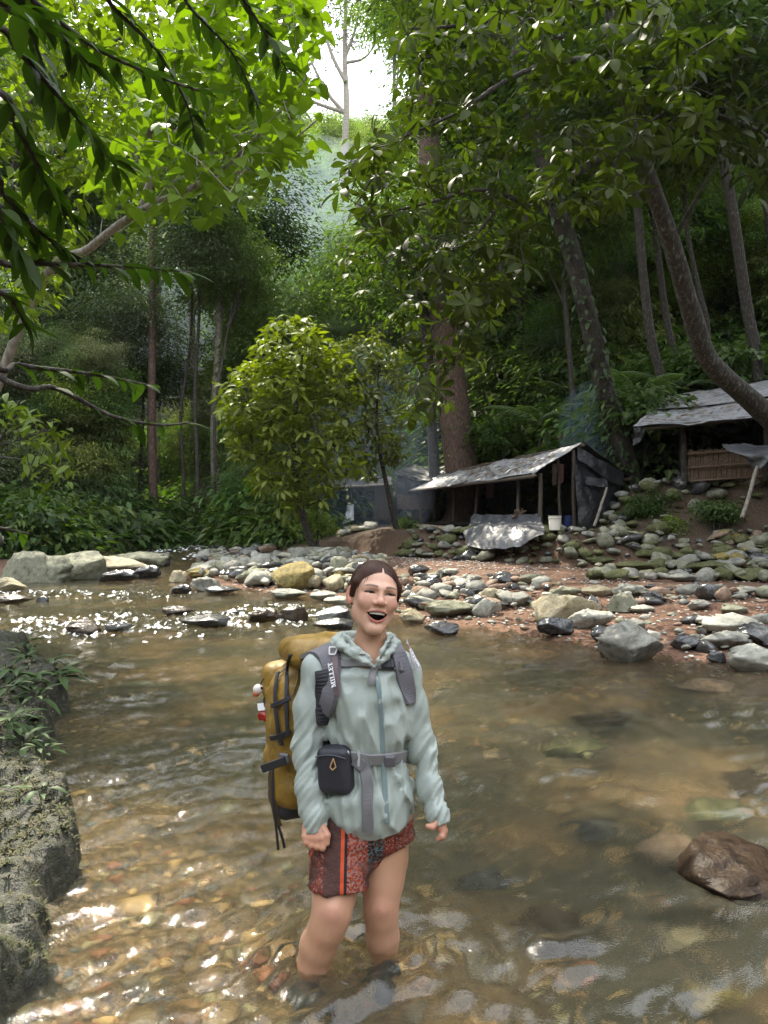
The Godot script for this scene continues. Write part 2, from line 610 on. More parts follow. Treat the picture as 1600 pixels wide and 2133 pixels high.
# courses of stones along a line of the bank
func dry_wall(label: String, pts: Array, rows: int, size: float, back: float, mats: Array, rise := .36, group := "dry-stone terrace walls") -> Node3D:
	var a0: Vector2 = pts[0]
	var root := thing("dry_stone_wall", label, "stone wall", Vector3(a0.x, ground(a0.x, a0.y), -a0.y), group)
	root.set_meta("kind", "thing")
	for r in rows:
		for k in pts.size() - 1:
			var a: Vector2 = pts[k]
			var b: Vector2 = pts[k + 1]
			var run := (b - a).normalized()
			var nn := Vector2(-run.y, run.x)
			if nn.y < 0: nn = -nn
			var t := R(0, size)
			while t < a.distance_to(b):
				var q := a + run * t + nn * (r * back + R(-.07, .07))
				var y := maxf(ground(q.x, q.y), ground(a.x, a.y) * .0 - .05)
				wall_stone(root, Vector3(q.x, y + size * (.12 + rise * R(.0, .4)) + (r * size * rise if back < .1 else 0.0), -q.y), size, mats)
				t += size * R(.62, .95)
	return root

func stone_heap(label: String, poly: Array, n: int, size: float, mats: Array, lift := 0.0, gap := -2.0, called := "stone_heap") -> Node3D:
	var pv := PackedVector2Array(poly)
	var lo := pv[0]
	var hi := pv[0]
	for q in pv:
		lo = lo.min(q)
		hi = hi.max(q)
	var mid := (lo + hi) * .5
	var root := thing(called, label, "stone heap", Vector3(mid.x, ground(mid.x, mid.y), -mid.y))
	var made := 0
	var tries := 0
	var put := []
	while made < n and tries < n * 40:
		tries += 1
		var q := Vector2(R(lo.x, hi.x), R(lo.y, hi.y))
		if not Geometry2D.is_point_in_polygon(q, pv): continue
		if gap > -1.0 and n2.get_noise_2d(q.x * 22.0, q.y * 22.0) < gap: continue
		var close := false
		for o in put:
			if q.distance_squared_to(o) < size * size * .30:
				close = true
				break
		if close: continue
		put.append(q)
		made += 1
		wall_stone(root, Vector3(q.x, maxf(ground(q.x, q.y), -.02) + size * R(.05, .22) + lift * R(.3, 1.0), -q.y), size, mats)
	return root

# ---------- huts
func lerp_row(a: Vector3, b: Vector3, n: int, sag := 0.0, push := Vector3.ZERO) -> Array:
	var out := []
	for k in n:
		var t := float(k) / (n - 1)
		out.append(a.lerp(b, t) - Vector3(0, sag * sin(PI * t) + R(-.02, .02) * signf(sag), 0) + push * sin(PI * t))
	return out

func panel(a: Vector3, b: Vector3, c: Vector3, d: Vector3, sag := .0, wr := .02, thick := .01, freq := 3.0) -> ArrayMesh:   # a b along the top, d c along the bottom
	var rows := []
	for k in 4:
		var t := k / 3.0
		rows.append(lerp_row(a.lerp(d, t), b.lerp(c, t), 6, sag))
	return cloth(rows, 5, wr, thick, freq)

func litter(parent: Node, corners: Array, n: int, called := "fallen_leaves") -> void:   # dead leaves lying on a roof
	var s := Soup.new()
	var cols := [Color(.10, .055, .03), Color(.16, .10, .05), Color(.05, .035, .025), Color(.2, .14, .09)]
	for k in n:
		var u := R(.03, .97)
		var v := pow(R(0.0, 1.0), .7)
		var p: Vector3 = (corners[0] as Vector3).lerp(corners[1], u).lerp((corners[3] as Vector3).lerp(corners[2], u), v)
		if n2.get_noise_3d(p.x * 14.0, p.y * 14.0, p.z * 8.0) < -.05: continue
		var nn: Vector3 = (corners[1] - corners[0]).cross(corners[3] - corners[0]).normalized()
		if nn.y < 0: nn = -nn
		var a := R(0, TAU)
		var t := nn.cross(Vector3(cos(a), .1, sin(a))).normalized()
		var w := nn.cross(t)
		var l := R(.05, .13)
		var b := s.v.size()
		p += nn * R(.02, .045)
		s.v.append_array([p - t * l, p + w * l * .4 + nn * .01, p + t * l, p - w * l * .4 + nn * .01])
		var c: Color = cols[rng.randi() % 4]
		for q in 4: s.c.append(c)
		s.quad(b, b + 1, b + 2, b + 3)
	var o := obj(called, s.mesh(), M.litter, parent)
	o.set_meta("kind", "stuff")

func BUILD_20_huts() -> void:
	M.litter = flat_mat(1, 1, 1, .8)
	M.litter.vertex_color_use_as_albedo = true
	# the long hut on the terrace
	var rn := W(1214, 923, 17.0)
	var rf := W(922, 984, 25.0)
	var en := W(1112, 985, 16.3)
	var ef := W(845, 1020, 24.2)
	var bn := W(1312, 993, 17.7)
	var bf := rf + (bn - rn)
	var fl := 1.0
	var h := thing("tarpaulin_hut", "long low hut with grey plastic roof on the stone terrace", "hut", Vector3(3.2, fl, -19))
	var at := func(p: Vector3) -> Vector3: return p - h.position
	var q := [rn, rf, ef, en].map(at)
	var m1: Vector3 = (q[0] as Vector3).lerp(q[1], .46)
	var m2: Vector3 = (q[3] as Vector3).lerp(q[2], .46)
	var over := Vector3(0, .025, 0)
	obj("roof_sheet", panel(m1 - over, q[1], q[2], m2 - over, .06, .05, .012, 1.2), M.tarp_roof, h)
	var ns: MeshInstance3D = obj("roof_sheet", panel(q[0], m1 + (m1 - q[0]) * .06, m2 + (m2 - q[3]) * .06, q[3], .05, .05, .012, 1.2), M.tarp_roof, h)
	litter(ns, [q[0], q[1], q[2], q[3]], 420)
	obj("roof_sheet", panel(at.call(rn) + Vector3(.01, .02, .05), at.call(rf), at.call(bf), at.call(bn), .05, .05, .012, 1.2), M.tarp_black, h)
	obj("gable_flap", cloth([lerp_row(at.call(W(1205, 930, 16.95)), at.call(W(1300, 985, 17.3)), 5), lerp_row(at.call(W(1205, 955, 16.8)), at.call(W(1298, 1008, 17.2)), 5, .05), lerp_row(at.call(W(1222, 965, 16.85)), at.call(W(1290, 1012, 17.2)), 5, .06)], 5, .05, .01, 2.0), M.tarp_black, h)
	stick("ridge_pole", q[0] + Vector3(0, -.06, .1), q[1] + Vector3(0, -.06, 0), .05, .05, M.wood, h)
	stick("eave_pole", q[3] + Vector3(.05, -.07, .1), q[2] + Vector3(.05, -.07, 0), .045, .045, M.wood, h)
	stick("eave_pole", at.call(bn) + Vector3(-.05, -.07, .1), at.call(bf) + Vector3(-.05, -.07, 0), .045, .045, M.wood, h)
	# posts along the open front and at the gable
	for p in [[1126, 990, 1102, 16.6], [1080, 998, 1088, 18.0], [996, 1012, 1082, 20.3], [946, 1012, 1086, 22.3], [905, 1016, 1078, 23.6]]:
		var a: Vector3 = at.call(W(p[0], p[1] - 4, p[3]))
		var b: Vector3 = at.call(W(p[0] + (-6 if p[0] == 996 else 0), p[2], p[3]))
		stick("post", b, a, .05, .045, M.wood, h)
	stick("post", at.call(W(1196, 1098, 16.9)), at.call(W(1194, 938, 16.9)), .045, .04, M.wood, h)
	stick("post", at.call(W(1168, 1096, 17.0)), at.call(W(1162, 955, 17.0)), .03, .03, M.wood, h)
	stick("post", at.call(W(1290, 1096, 17.5)), at.call(W(1288, 995, 17.5)), .05, .04, M.wood, h)
	# black sheet hung over the gable, with a paler patch
	var g: MeshInstance3D = obj("gable_sheet", cloth([
		lerp_row(at.call(W(1196, 948, 16.9)), at.call(W(1292, 985, 17.5)), 6), lerp_row(at.call(W(1198, 1000, 16.8)), at.call(W(1292, 1030, 17.4)), 6, .05, Vector3(0, 0, .12)),
		lerp_row(at.call(W(1203, 1060, 16.7)), at.call(W(1293, 1070, 17.4)), 6, .04, Vector3(0, 0, .2)), lerp_row(at.call(W(1206, 1098, 16.6)), at.call(W(1288, 1092, 17.3)), 6, .06, Vector3(0, 0, .1))], 6, .07, .01, 1.6), M.tarp_black, h)
	obj("sheet_patch", panel(at.call(W(1220, 990, 16.72)), at.call(W(1262, 996, 16.95)), at.call(W(1268, 1012, 16.95)), at.call(W(1222, 1010, 16.7)), .02, .03), M.tarp, g)
	# dark walls and floor inside
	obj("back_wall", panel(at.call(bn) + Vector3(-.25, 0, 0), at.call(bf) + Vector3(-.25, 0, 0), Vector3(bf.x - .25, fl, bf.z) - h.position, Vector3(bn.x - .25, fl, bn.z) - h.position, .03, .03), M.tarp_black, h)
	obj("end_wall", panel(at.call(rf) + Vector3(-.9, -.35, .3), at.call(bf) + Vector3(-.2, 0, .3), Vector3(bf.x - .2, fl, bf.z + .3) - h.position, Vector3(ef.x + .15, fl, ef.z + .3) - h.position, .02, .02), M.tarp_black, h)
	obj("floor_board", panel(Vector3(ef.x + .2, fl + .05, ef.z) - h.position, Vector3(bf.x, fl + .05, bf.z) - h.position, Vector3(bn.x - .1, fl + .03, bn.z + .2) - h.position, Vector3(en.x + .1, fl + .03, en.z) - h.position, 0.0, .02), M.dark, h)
	# grey plastic along the front edge
	obj("front_skirt", cloth([
		lerp_row(at.call(W(985, 1070, 19.8)), at.call(W(1127, 1068, 16.6)), 7, .03), lerp_row(at.call(W(980, 1088, 19.4)), at.call(W(1127, 1084, 16.3)), 7, .04),
		lerp_row(at.call(W(966, 1106, 17.6)), at.call(W(1134, 1098, 15.3)), 7, -.1, Vector3(-.1, 0, .1)), lerp_row(at.call(W(972, 1134, 16.5)), at.call(W(1134, 1116, 14.7)), 7, .06, Vector3(-.1, -.1, .1))], 6, .09, .01, 1.3), M.tarp, h)
	# things kept at the hut
	var b := thing("plastic_bucket", "dirty white plastic bucket standing in the doorway of the long hut", "bucket", W(1156, 1104, 15.6))
	var bs := Soup.new()
	tube(bs, [Vector3(0, 0, 0), Vector3(0, .01, 0), Vector3(0, .30, 0), Vector3(0, .30, 0), Vector3(0, .27, 0)], [.11, .115, .135, .128, .12], 20, 0.0, true)
	obj("body", bs.mesh(), flat_mat(.70, .67, .58, .5), b)
	for y in [.24, .295]:
		var rs := Soup.new()
		tube(rs, [Vector3(0, y - .008, 0), Vector3(0, y - .006, 0), Vector3(0, y + .006, 0), Vector3(0, y + .008, 0)], [.13, .142, .143, .132], 20)
		obj("rim", rs.mesh(), flat_mat(.36, .33, .27, .5), b)
	var d := thing("blue_drum", "dark blue plastic drum just inside the gable of the long hut", "drum", W(1188, 1096, 17.3))
	var dsp := Soup.new()
	tube(dsp, [Vector3(0, 0, 0), Vector3(0, .02, 0), Vector3(0, .1, 0), Vector3(0, .12, 0), Vector3(0, .22, 0), Vector3(0, .25, 0)], [.13, .15, .15, .157, .15, .13], 18)
	obj("body", dsp.mesh(), flat_mat(.015, .03, .11, .4), d)
	var wood := thing("firewood_bundle", "small bundle of split firewood behind the grey plastic skirt of the long hut", "firewood", W(1083, 1080, 17.6))
	for k in 7:
		stick("log", Vector3(R(-.2, .2), R(0, .06), R(-.1, .1)), Vector3(R(-.2, .2), R(.16, .3), R(-.15, .1)), .025, .02, M.bamboo, wood, 6)
	for c in [[1020, 1008, 1040, 20.0, .20, "dull red cloth hanging under the eave of the long hut"], [1155, 966, 1012, 16.9, .10, "brown cloth hanging from the gable beam beside the doorway"], [1170, 966, 1008, 16.95, .09, "rusty orange cloth hanging beside the brown one in the hut doorway"]]:
		var p := W(c[0], c[1], c[3])
		var lo := W(c[0], c[2], c[3])
		var hw: float = c[4] * .5
		var cl := obj("hanging_cloth", cloth([lerp_row(p - Vector3(hw, 0, 0), p + Vector3(hw, 0, 0), 4), lerp_row(p.lerp(lo, .5) - Vector3(hw, 0, -.03), p.lerp(lo, .5) + Vector3(hw, 0, .03), 4), lerp_row(lo - Vector3(hw * .8, 0, 0), lo + Vector3(hw * .9, .04, 0), 4)], 5, .03, .006, 4.0), flat_mat(.06, .025, .018, .9) if c[0] != 1155 else flat_mat(.05, .03, .02, .9))
		tag(cl, c[5], "cloth")
	var ls := stick("leaning_pole", W(1238, 1096, 16.3), W(1265, 1016, 16.75), .035, .028, M.bark_pale, null)
	tag(ls, "pale wooden pole leaning against the black gable tarp", "pole")

	# the hut on the upper terrace
	var f2 := 2.1
	var u := thing("tarpaulin_hut", "hut with dark grey plastic roof and slatted cane wall on the upper terrace", "hut", Vector3(8, f2, -17))
	var au := func(p: Vector3) -> Vector3: return p - u.position
	var k1: Vector3 = au.call(W(1383, 824, 18.6))
	var k2: Vector3 = au.call(W(1660, 782, 17.4))
	var k3: Vector3 = au.call(W(1690, 852, 15.0))
	var k4: Vector3 = au.call(W(1318, 888, 15.9))
	var ra: MeshInstance3D = obj("roof_sheet", panel(k1, k2, k2.lerp(k3, .55) + over, k1.lerp(k4, .55) + over, .03, .05, .012, 1.3), M.tarp_roof, u)
	obj("roof_sheet", panel(k1.lerp(k4, .5) - over, k2.lerp(k3, .5) - over, k3, k4, .04, .06, .012, 1.3), M.tarp_roof, u)
	litter(ra, [k1, k2, k3, k4], 160)
	obj("roof_sheet", panel(k1, k2, k2 + Vector3(.3, -1.4, -2.2), k1 + Vector3(.3, -1.4, -2.2), .03, .05), M.tarp_black, u)
	stick("ridge_pole", k1 + Vector3(.05, -.06, 0), k2 + Vector3(0, -.06, 0), .05, .05, M.wood, u)
	stick("eave_pole", k4 + Vector3(.15, -.05, -.1), k3 + Vector3(0, -.05, -.1), .045, .045, M.wood, u)
	stick("post", au.call(W(1427, 1002, 16.3)), au.call(W(1422, 882, 16.2)), .07, .06, M.bark_dark, u)
	stick("post", au.call(W(1596, 1000, 15.9)), au.call(W(1596, 866, 15.6)), .06, .05, M.bark_dark, u)
	obj("back_wall", panel(k1 + Vector3(.6, -.4, -.7), k2 + Vector3(0, -.4, -.7), k2 + Vector3(0, -2.6, -.9), k1 + Vector3(.6, -2.4, -.9), .0, .03), M.tarp_black, u)
	obj("side_wall", panel(k1 + Vector3(.45, -.4, -.7), au.call(W(1424, 885, 16.3)), au.call(W(1430, 1000, 16.4)), k1 + Vector3(.6, -2.4, -.9), .0, .03), M.tarp_black, u)
	obj("end_wall", panel(k2 + Vector3(-.1, -.2, -.7), k3 + Vector3(-.15, 0, 0), k3 + Vector3(-.15, -2.0, 0), k2 + Vector3(-.1, -2.6, -.9), .0, .03), M.tarp_black, u)
	for k in 34:
		var t := k / 33.0
		var x := lerpf(1436, 1612, t)
		var dd := lerpf(16.35, 15.9, t)
		var sl: ArrayMesh = box_mesh(Vector3(.046, R(.62, .70), .012), .004)
		var o := obj("slat", sl, M.bamboo, u)
		o.position = au.call(W(x, 970 - 6 * t + R(-1, 1), dd + R(-.01, .01)))
		o.rotation = Vector3(R(-.02, .02), R(-.2, .2), R(-.025, .025))
	for r in [[1430, 946, 1620, 930], [1432, 975, 1620, 960], [1440, 1002, 1620, 990]]:
		stick("rail", au.call(W(r[0], r[1], 16.28)), au.call(W(r[2], r[3], 15.8)), .022, .02, M.bamboo, u)
	var hs := obj("hanging_sheet", cloth([
		lerp_row(W(1503, 926, 15.6), W(1606, 922, 15.2), 6, .03), lerp_row(W(1522, 944, 15.4), W(1604, 940, 15.0), 6, .06, Vector3(0, 0, .15)),
		lerp_row(W(1552, 956, 15.3), W(1600, 955, 14.9), 6, .05), lerp_row(W(1568, 975, 15.2), W(1586, 976, 15.0), 6, .02)], 6, .07, .01, 1.8), M.tarp)
	tag(hs, "grey plastic sheet sagging in front of the cane wall", "plastic sheet")
	var pl := stick("prop_pole", W(1546, 1078, 14.4), W(1577, 972, 15.1), .04, .035, M.bark_pale, null)
	tag(pl, "pale pole standing on the stone slope and propping the sagging sheet", "pole")
	var rag := obj("hanging_rag", cloth([lerp_row(W(1320, 888, 15.9), W(1348, 886, 15.9), 4), lerp_row(W(1322, 905, 15.9), W(1342, 905, 15.9), 4, .03), lerp_row(W(1318, 928, 15.9), W(1332, 922, 15.9), 4)], 5, .05, .008, 3.0), M.tarp_black)
	tag(rag, "torn black plastic rag hanging from the left corner of the upper hut roof", "plastic rag")

	# small shelter above the long hut
	var v := thing("tarpaulin_shelter", "small steep shelter of crumpled grey plastic showing above the long hut roof", "shelter", W(1215, 960, 21.5))
	var av := func(p: Vector3) -> Vector3: return p - v.position
	obj("roof_sheet", cloth([lerp_row(av.call(W(1180, 888, 22.5)), av.call(W(1238, 862, 20.8)), 5), lerp_row(av.call(W(1170, 905, 22.2)), av.call(W(1224, 890, 20.5)), 5, .05), lerp_row(av.call(W(1164, 922, 22.0)), av.call(W(1204, 924, 20.3)), 5, .1)], 6, .14, .012, 2.0), M.tarp_roof, v)
	obj("roof_sheet", cloth([lerp_row(av.call(W(1238, 862, 20.8)), av.call(W(1238, 870, 23)), 4), lerp_row(av.call(W(1262, 900, 20.9)), av.call(W(1262, 905, 23)), 4, .05), lerp_row(av.call(W(1290, 950, 21)), av.call(W(1290, 950, 23)), 4)], 5, .08, .012, 2.0), M.tarp_black, v)
	obj("end_wall", cloth([lerp_row(av.call(W(1232, 872, 20.9)), av.call(W(1240, 872, 20.9)), 4), lerp_row(av.call(W(1208, 925, 20.9)), av.call(W(1275, 930, 20.9)), 4), lerp_row(av.call(W(1205, 985, 20.9)), av.call(W(1278, 985, 20.9)), 4)], 5, .05, .012, 2.0), M.tarp_black, v)
	stick("post", av.call(W(1207, 985, 20.6)), av.call(W(1206, 922, 20.5)), .05, .05, M.wood, v)
	var rc := obj("hanging_cloth", cloth([lerp_row(W(1160, 906, 21.9), W(1168, 906, 21.9), 4), lerp_row(W(1158, 922, 21.8), W(1169, 922, 21.8), 4), lerp_row(W(1160, 936, 21.8), W(1169, 938, 21.8), 4)], 5, .04, .008, 4.0), flat_mat(.35, .03, .02, .8))
	tag(rc, "bright red cloth hanging from the small shelter above the long hut roof", "cloth")

	# two little huts by the path
	var e1 := thing("plank_hut", "little dark hut with an open doorway behind the small leafy tree", "hut", W(760, 1080, 23))
	var ae := func(p: Vector3) -> Vector3: return p - e1.position
	obj("roof_sheet", panel(ae.call(W(700, 996, 25.2)), ae.call(W(815, 992, 25.2)), ae.call(W(815, 1010, 22.6)), ae.call(W(640, 1018, 22.6)), .02, .04, .012, 1.5), M.tarp_black, e1)
	stick("eave_pole", ae.call(W(640, 1018, 22.55)), ae.call(W(818, 1009, 22.55)), .03, .03, M.bark_pale, e1)
	obj("back_wall", panel(ae.call(W(724, 1000, 24.9)), ae.call(W(812, 1000, 24.9)), ae.call(W(812, 1078, 24.9)), ae.call(W(724, 1078, 24.9)), 0, .02), M.tarp_black, e1)
	obj("side_wall", panel(ae.call(W(724, 1000, 24.9)), ae.call(W(726, 1012, 22.9)), ae.call(W(726, 1085, 22.9)), ae.call(W(724, 1078, 24.9)), 0, .02), M.tarp_black, e1)
	for k in 8:
		var o := obj("plank", box_mesh(Vector3(.07, 1.1, .02), .004), M.wood, e1)
		o.position = ae.call(W(783 + k * 4.6, 1046 + R(-1, 1), 22.9 + R(-.02, .02)))
	stick("post", ae.call(W(731, 1086, 22.9)), ae.call(W(731, 1010, 22.9)), .045, .04, M.wood, e1)
	stick("post", ae.call(W(782, 1083, 22.9)), ae.call(W(782, 1010, 22.9)), .045, .04, M.wood, e1)
	var ws := obj("door_sheet", cloth([lerp_row(W(724, 1052, 22.7), W(737, 1050, 22.7), 4), lerp_row(W(720, 1070, 22.6), W(737, 1070, 22.6), 4), lerp_row(W(714, 1090, 22.4), W(737, 1082, 22.5), 4)], 5, .06, .01, 3.0), flat_mat(.45, .46, .5, .5))
	tag(ws, "pale plastic sheet hanging at the doorway of the little dark hut", "plastic sheet")
	var e2 := thing("cane_hut", "little brown cane-walled hut with sagging grey tarp behind the long hut", "hut", W(862, 1062, 24))
	var a2 := func(p: Vector3) -> Vector3: return p - e2.position
	obj("roof_sheet", panel(a2.call(W(868, 968, 26)), a2.call(W(940, 966, 26)), a2.call(W(925, 1000, 23.8)), a2.call(W(822, 984, 23.8)), .12, .06, .012, 1.5), M.tarp_black, e2)
	obj("tarp_wall", panel(a2.call(W(826, 985, 23.9)), a2.call(W(872, 996, 23.9)), a2.call(W(872, 1030, 23.9)), a2.call(W(828, 1028, 23.9)), .02, .05), M.tarp_black, e2)
	for k in 18:
		var o := obj("slat", box_mesh(Vector3(.062, R(.52, .6), .014), .004), M.bamboo, e2)
		o.position = a2.call(W(830 + k * 3.9, 1043 + R(-1, 1), 23.95 + R(-.01, .01)))
	stick("post", a2.call(W(828, 1064, 24)), a2.call(W(828, 984, 24)), .05, .04, M.wood, e2)
	stick("post", a2.call(W(898, 1064, 24)), a2.call(W(898, 992, 24)), .05, .04, M.wood, e2)
	var sp := stick("garden_post", W(877, 1100, 19.5), W(876, 1052, 19.5), .03, .03, M.wood, null)
	tag(sp, "short dark post standing in the grass left of the long hut", "post")

# ---------- loose stones, walls and heaps
func BUILD_21_stones() -> void:
	var L := [
		[1250, 1300, 1415, 1388, "grey", "big smooth grey boulder half in the water at the right bank", "big grey boulder", 0, .2, .15],
		[1116, 1240, 1270, 1304, "tan", "large rounded yellowish boulder on the red shore above the dark stones", "yellowish boulder", 2, .1, .1],
		[1192, 1272, 1292, 1314, "pale", "pale oval stone leaning on the large yellowish boulder", "pale oval stone", 1, -.1, .1],
		[1122, 1288, 1207, 1328, "wet", "dark grey lumpy stone at the water's edge below the yellowish boulder", "dark lumpy stone", 6, .3, .1],
		[1268, 1238, 1345, 1278, "green", "greenish block of stone just right of the yellowish boulder", "greenish block", 4, .7, .1],
		[1232, 1303, 1288, 1340, "wet", "small dark wet stone at the water beside the big grey boulder", "dark wet stone", 8, .4, .1],
		[1480, 1284, 1612, 1336, "pale", "broad pale slab at the right edge above the striped slab", "broad pale slab", 3, .1, .1],
		[1530, 1348, 1660, 1404, "pale", "smooth whitish stone cut by the right edge at the waterline", "whitish edge stone", 0, .5, .2],
		[1408, 1326, 1490, 1358, "wet", "low dark slab right behind the big grey boulder", "low dark slab", 5, .2, .1],
		[1468, 1320, 1578, 1360, "grey", "long striped grey slab dipping to the water at the right", "striped slab", 9, -.15, .1],
		[1552, 1305, 1640, 1352, "wet", "black angular stone between the broad slab and the right edge", "black angular stone", 7, .9, .1],
		[1478, 1358, 1520, 1384, "wet", "small black pointed stone in the shallow water near the right edge", "black pointed stone", 10, .3, .1],
		[1300, 1290, 1352, 1318, "grey", "flat grey stone wedged behind the top of the big grey boulder", "wedged flat stone", 3, .5, .1],
		[1055, 1234, 1122, 1268, "grey", "blue-grey stone with a pale top left of the yellowish boulder", "blue-grey stone", 6, 1.2, .1],
		[1152, 1222, 1218, 1250, "green", "long greenish stone behind the yellowish boulder, first of the row", "first row stone", 1, .1, .1],
		[1214, 1221, 1286, 1248, "tan", "long tan stone behind the yellowish boulder, second of the row", "second row stone", 3, .2, .1],
		[1285, 1217, 1352, 1246, "pale", "long pale stone behind the greenish block, third of the row", "third row stone", 1, -.1, .1],
		[1000, 1226, 1056, 1254, "tan", "tan stone with a pale lower edge at the end of the bank row", "tan end stone", 4, .2, .1],
		[884, 1296, 958, 1326, "wet", "dark blue-grey wet stone in the water right of the hiker's head", "wet stone by the hiker", 6, -.2, .12],
		[832, 1268, 888, 1300, "tan", "blocky tan stone beside the hiker's left ear", "blocky tan stone", 8, .4, .1],
		[888, 1254, 1012, 1290, "green", "long dark green slab lying along the shore right of the hiker", "long green slab", 5, .05, .1],
		[988, 1252, 1050, 1284, "pale", "pale rounded stone at the right end of the long green slab", "pale rounded stone", 2, .6, .1],
		[655, 1266, 732, 1300, "wet", "black wet boulder in the stream left of the hiker's cheek", "black stream boulder", 7, .2, .15],
		[645, 1292, 735, 1318, "wet", "flat glistening slab in front of the black stream boulder", "glistening slab", 3, .1, .15],
		[574, 1263, 640, 1298, "wetbrown", "dark brown pointed boulder in the row across the stream", "brown pointed boulder", 10, .8, .15],
		[512, 1268, 580, 1302, "wetbrown", "reddish brown wedge-shaped stone left of the brown pointed boulder", "reddish wedge stone", 9, .1, .15],
		[358, 1284, 468, 1314, "wet", "flat black stone like an upturned boat in the rapids", "flat black rapids stone", 3, .05, .15],
		[132, 1292, 202, 1324, "wetbrown", "red-brown wet boulder standing alone in the left rapids", "red-brown rapids boulder", 8, .3, .15],
		[208, 1297, 268, 1320, "wet", "small dark stone right of the red-brown boulder in the rapids", "small dark rapids stone", 5, .4, .15],
		[462, 1270, 500, 1284, "wet", "thin black stone in the rapids behind the flat black one", "thin black stone", 3, .2, .2],
		[330, 1264, 400, 1284, "wetbrown", "low brown stone awash in the middle of the rapids", "low brown awash stone", 5, .2, .3],
		[560, 1174, 654, 1234, "ochre", "big angular boulder with yellow lichen at the foot of the round stone pile", "lichen boulder", 7, .5, .1],
		[690, 1190, 722, 1224, "ochre", "upright yellow-mossed stone right of the lichen boulder", "yellow-mossed stone", 2, .4, .1],
		[724, 1196, 752, 1222, "ochre", "small rounded yellow stone just left of the hiker's hair", "small yellow stone", 6, 1.1, .1],
		[348, 1188, 388, 1214, "tan", "angular tan stone in the water left of the round stone pile", "angular tan water stone", 4, .3, .1],
		[388, 1182, 442, 1206, "ochre", "brown-topped boulder at the stream side behind the angular tan stone", "brown-topped boulder", 8, .5, .1],
		[384, 1202, 456, 1234, "grey", "rough grey boulder with layered top at the water's edge", "layered grey boulder", 10, -.2, .1],
		[352, 1218, 396, 1240, "wet", "dark pointed stone at the tip of the stony spit", "dark spit stone", 9, .2, .1],
		[420, 1222, 500, 1240, "wet", "long flat dark slab at the water below the round stone pile", "long flat dark slab", 5, .1, .1],
		[195, 1188, 282, 1214, "wet", "dark layered rock with pale stripes in the pool", "striped pool rock", 9, .2, .2],
		[324, 1154, 352, 1182, "wet", "black upright stone beside the upper rapids", "black upright stone", 8, .3, .1],
		[-30, 1204, 38, 1236, "tan", "smooth tan rock cut by the left edge at the pool", "tan edge rock", 0, .3, .2],
		[-30, 1240, 50, 1262, "wetbrown", "low red-brown rock at the left edge in the rapids", "left edge rapids rock", 5, .3, .2],
		[70, 1242, 98, 1256, "wet", "small black stone in the rapids near the left edge", "small black rapids stone", 4, .3, .2],
		[640, 1232, 700, 1254, "pale", "pale flat stone on the red shore left of the hiker's forehead", "pale flat shore stone", 3, .3, .1],
		[560, 1228, 640, 1250, "pale", "whitish flat slab in front of the lichen boulder", "whitish flat slab", 5, .1, .1],
		[670, 1244, 732, 1266, "pale", "pale flat slab reaching the water left of the hiker's ear", "pale water slab", 3, -.2, .1],
		[950, 1196, 1010, 1222, "grey", "grey stone on the bank pile right of the hiker's hair", "grey pile stone", 1, .4, .1],
		[850, 1176, 900, 1200, "wet", "dark slanting stone on the bank behind the hiker's head", "dark slanting stone", 5, .2, .1],
		[905, 1182, 960, 1208, "pale", "pale slanting stone right of the dark one behind the hiker's head", "pale slanting stone", 1, .1, .1],
		[1225, 1158, 1310, 1180, "moss", "long mossy stone at the edge of the red path below the terrace", "long mossy stone", 5, .0, .1],
		[1290, 1170, 1380, 1192, "moss", "flat mossy slab on the red path right of the long mossy stone", "flat mossy slab", 3, .1, .1],
		[1428, 1172, 1540, 1196, "moss", "low mossy outcrop beside the red path at the right", "mossy outcrop", 9, .0, .1],
		[1460, 1192, 1520, 1212, "green", "green-grey stone in the row below the mossy outcrop", "row stone below outcrop", 1, .4, .1],
		[1400, 1195, 1462, 1214, "grey", "grey stone left of the green-grey row stone below the outcrop", "grey row stone", 3, .3, .1],
		[1540, 1186, 1630, 1214, "moss", "dark mossy stone at the right edge beside the red path", "dark mossy edge stone", 7, .2, .1],
		[1318, 1262, 1372, 1280, "pale", "white flat stone on the gravel right of the pale oval stone", "white flat stone", 3, .2, .1],
		[1330, 1246, 1372, 1262, "grey", "small grey stone on the gravel above the white flat stone", "small grey gravel stone", 1, .7, .1],
		[1440, 1250, 1496, 1272, "grey", "dark grey flat stone in the red gravel left of the right edge", "dark grey gravel stone", 5, .3, .1],
		[1512, 1262, 1570, 1284, "green", "greenish slab in the red gravel above the broad pale slab", "greenish gravel slab", 3, .1, .1],
	]
	for s in L: boulder(s[0], s[1], s[2], s[3], s[4], s[5], s[6], s[7], s[8], s[9])
	# rocks of the far left bank
	var far := [
		[-40, 1150, 130, 1216, "green", "big square-cut brown rock face at the left edge of the pool", 4, .1], [70, 1152, 200, 1212, "green", "grey cracked rock beside the square-cut brown face", 7, .5],
		[120, 1160, 300, 1206, "tan", "long pale sloping rock slab on the far bank of the pool", 5, .05], [180, 1152, 330, 1186, "green", "upper mossy rock ledge behind the pale sloping slab", 3, .1],
		[250, 1150, 352, 1176, "green", "low rounded rock at the foot of the upper rapids", 1, .3], [270, 1178, 330, 1206, "wet", "dark wet rock where the rapids enter the pool", 9, .3]]
	for s in far:
		var o := boulder(s[0], s[1], s[2], s[3], s[4], s[5], s[5], s[6], s[7], .25)
		o.name = numbered("bank_rock")
		o.set_meta("category", "rock")
	# stones under water and one breaking the surface
	var bg := boulder(1440, 1738, 1680, 1850, "wetbrown", "dark brown wet boulder breaking the surface at the right edge", "brown wet boulder", 5, .3, .5)
	bg.transform.basis = Basis.from_scale(Vector3(1.1, .62, 1.1)) * bg.transform.basis
	bg.position.y = -.01
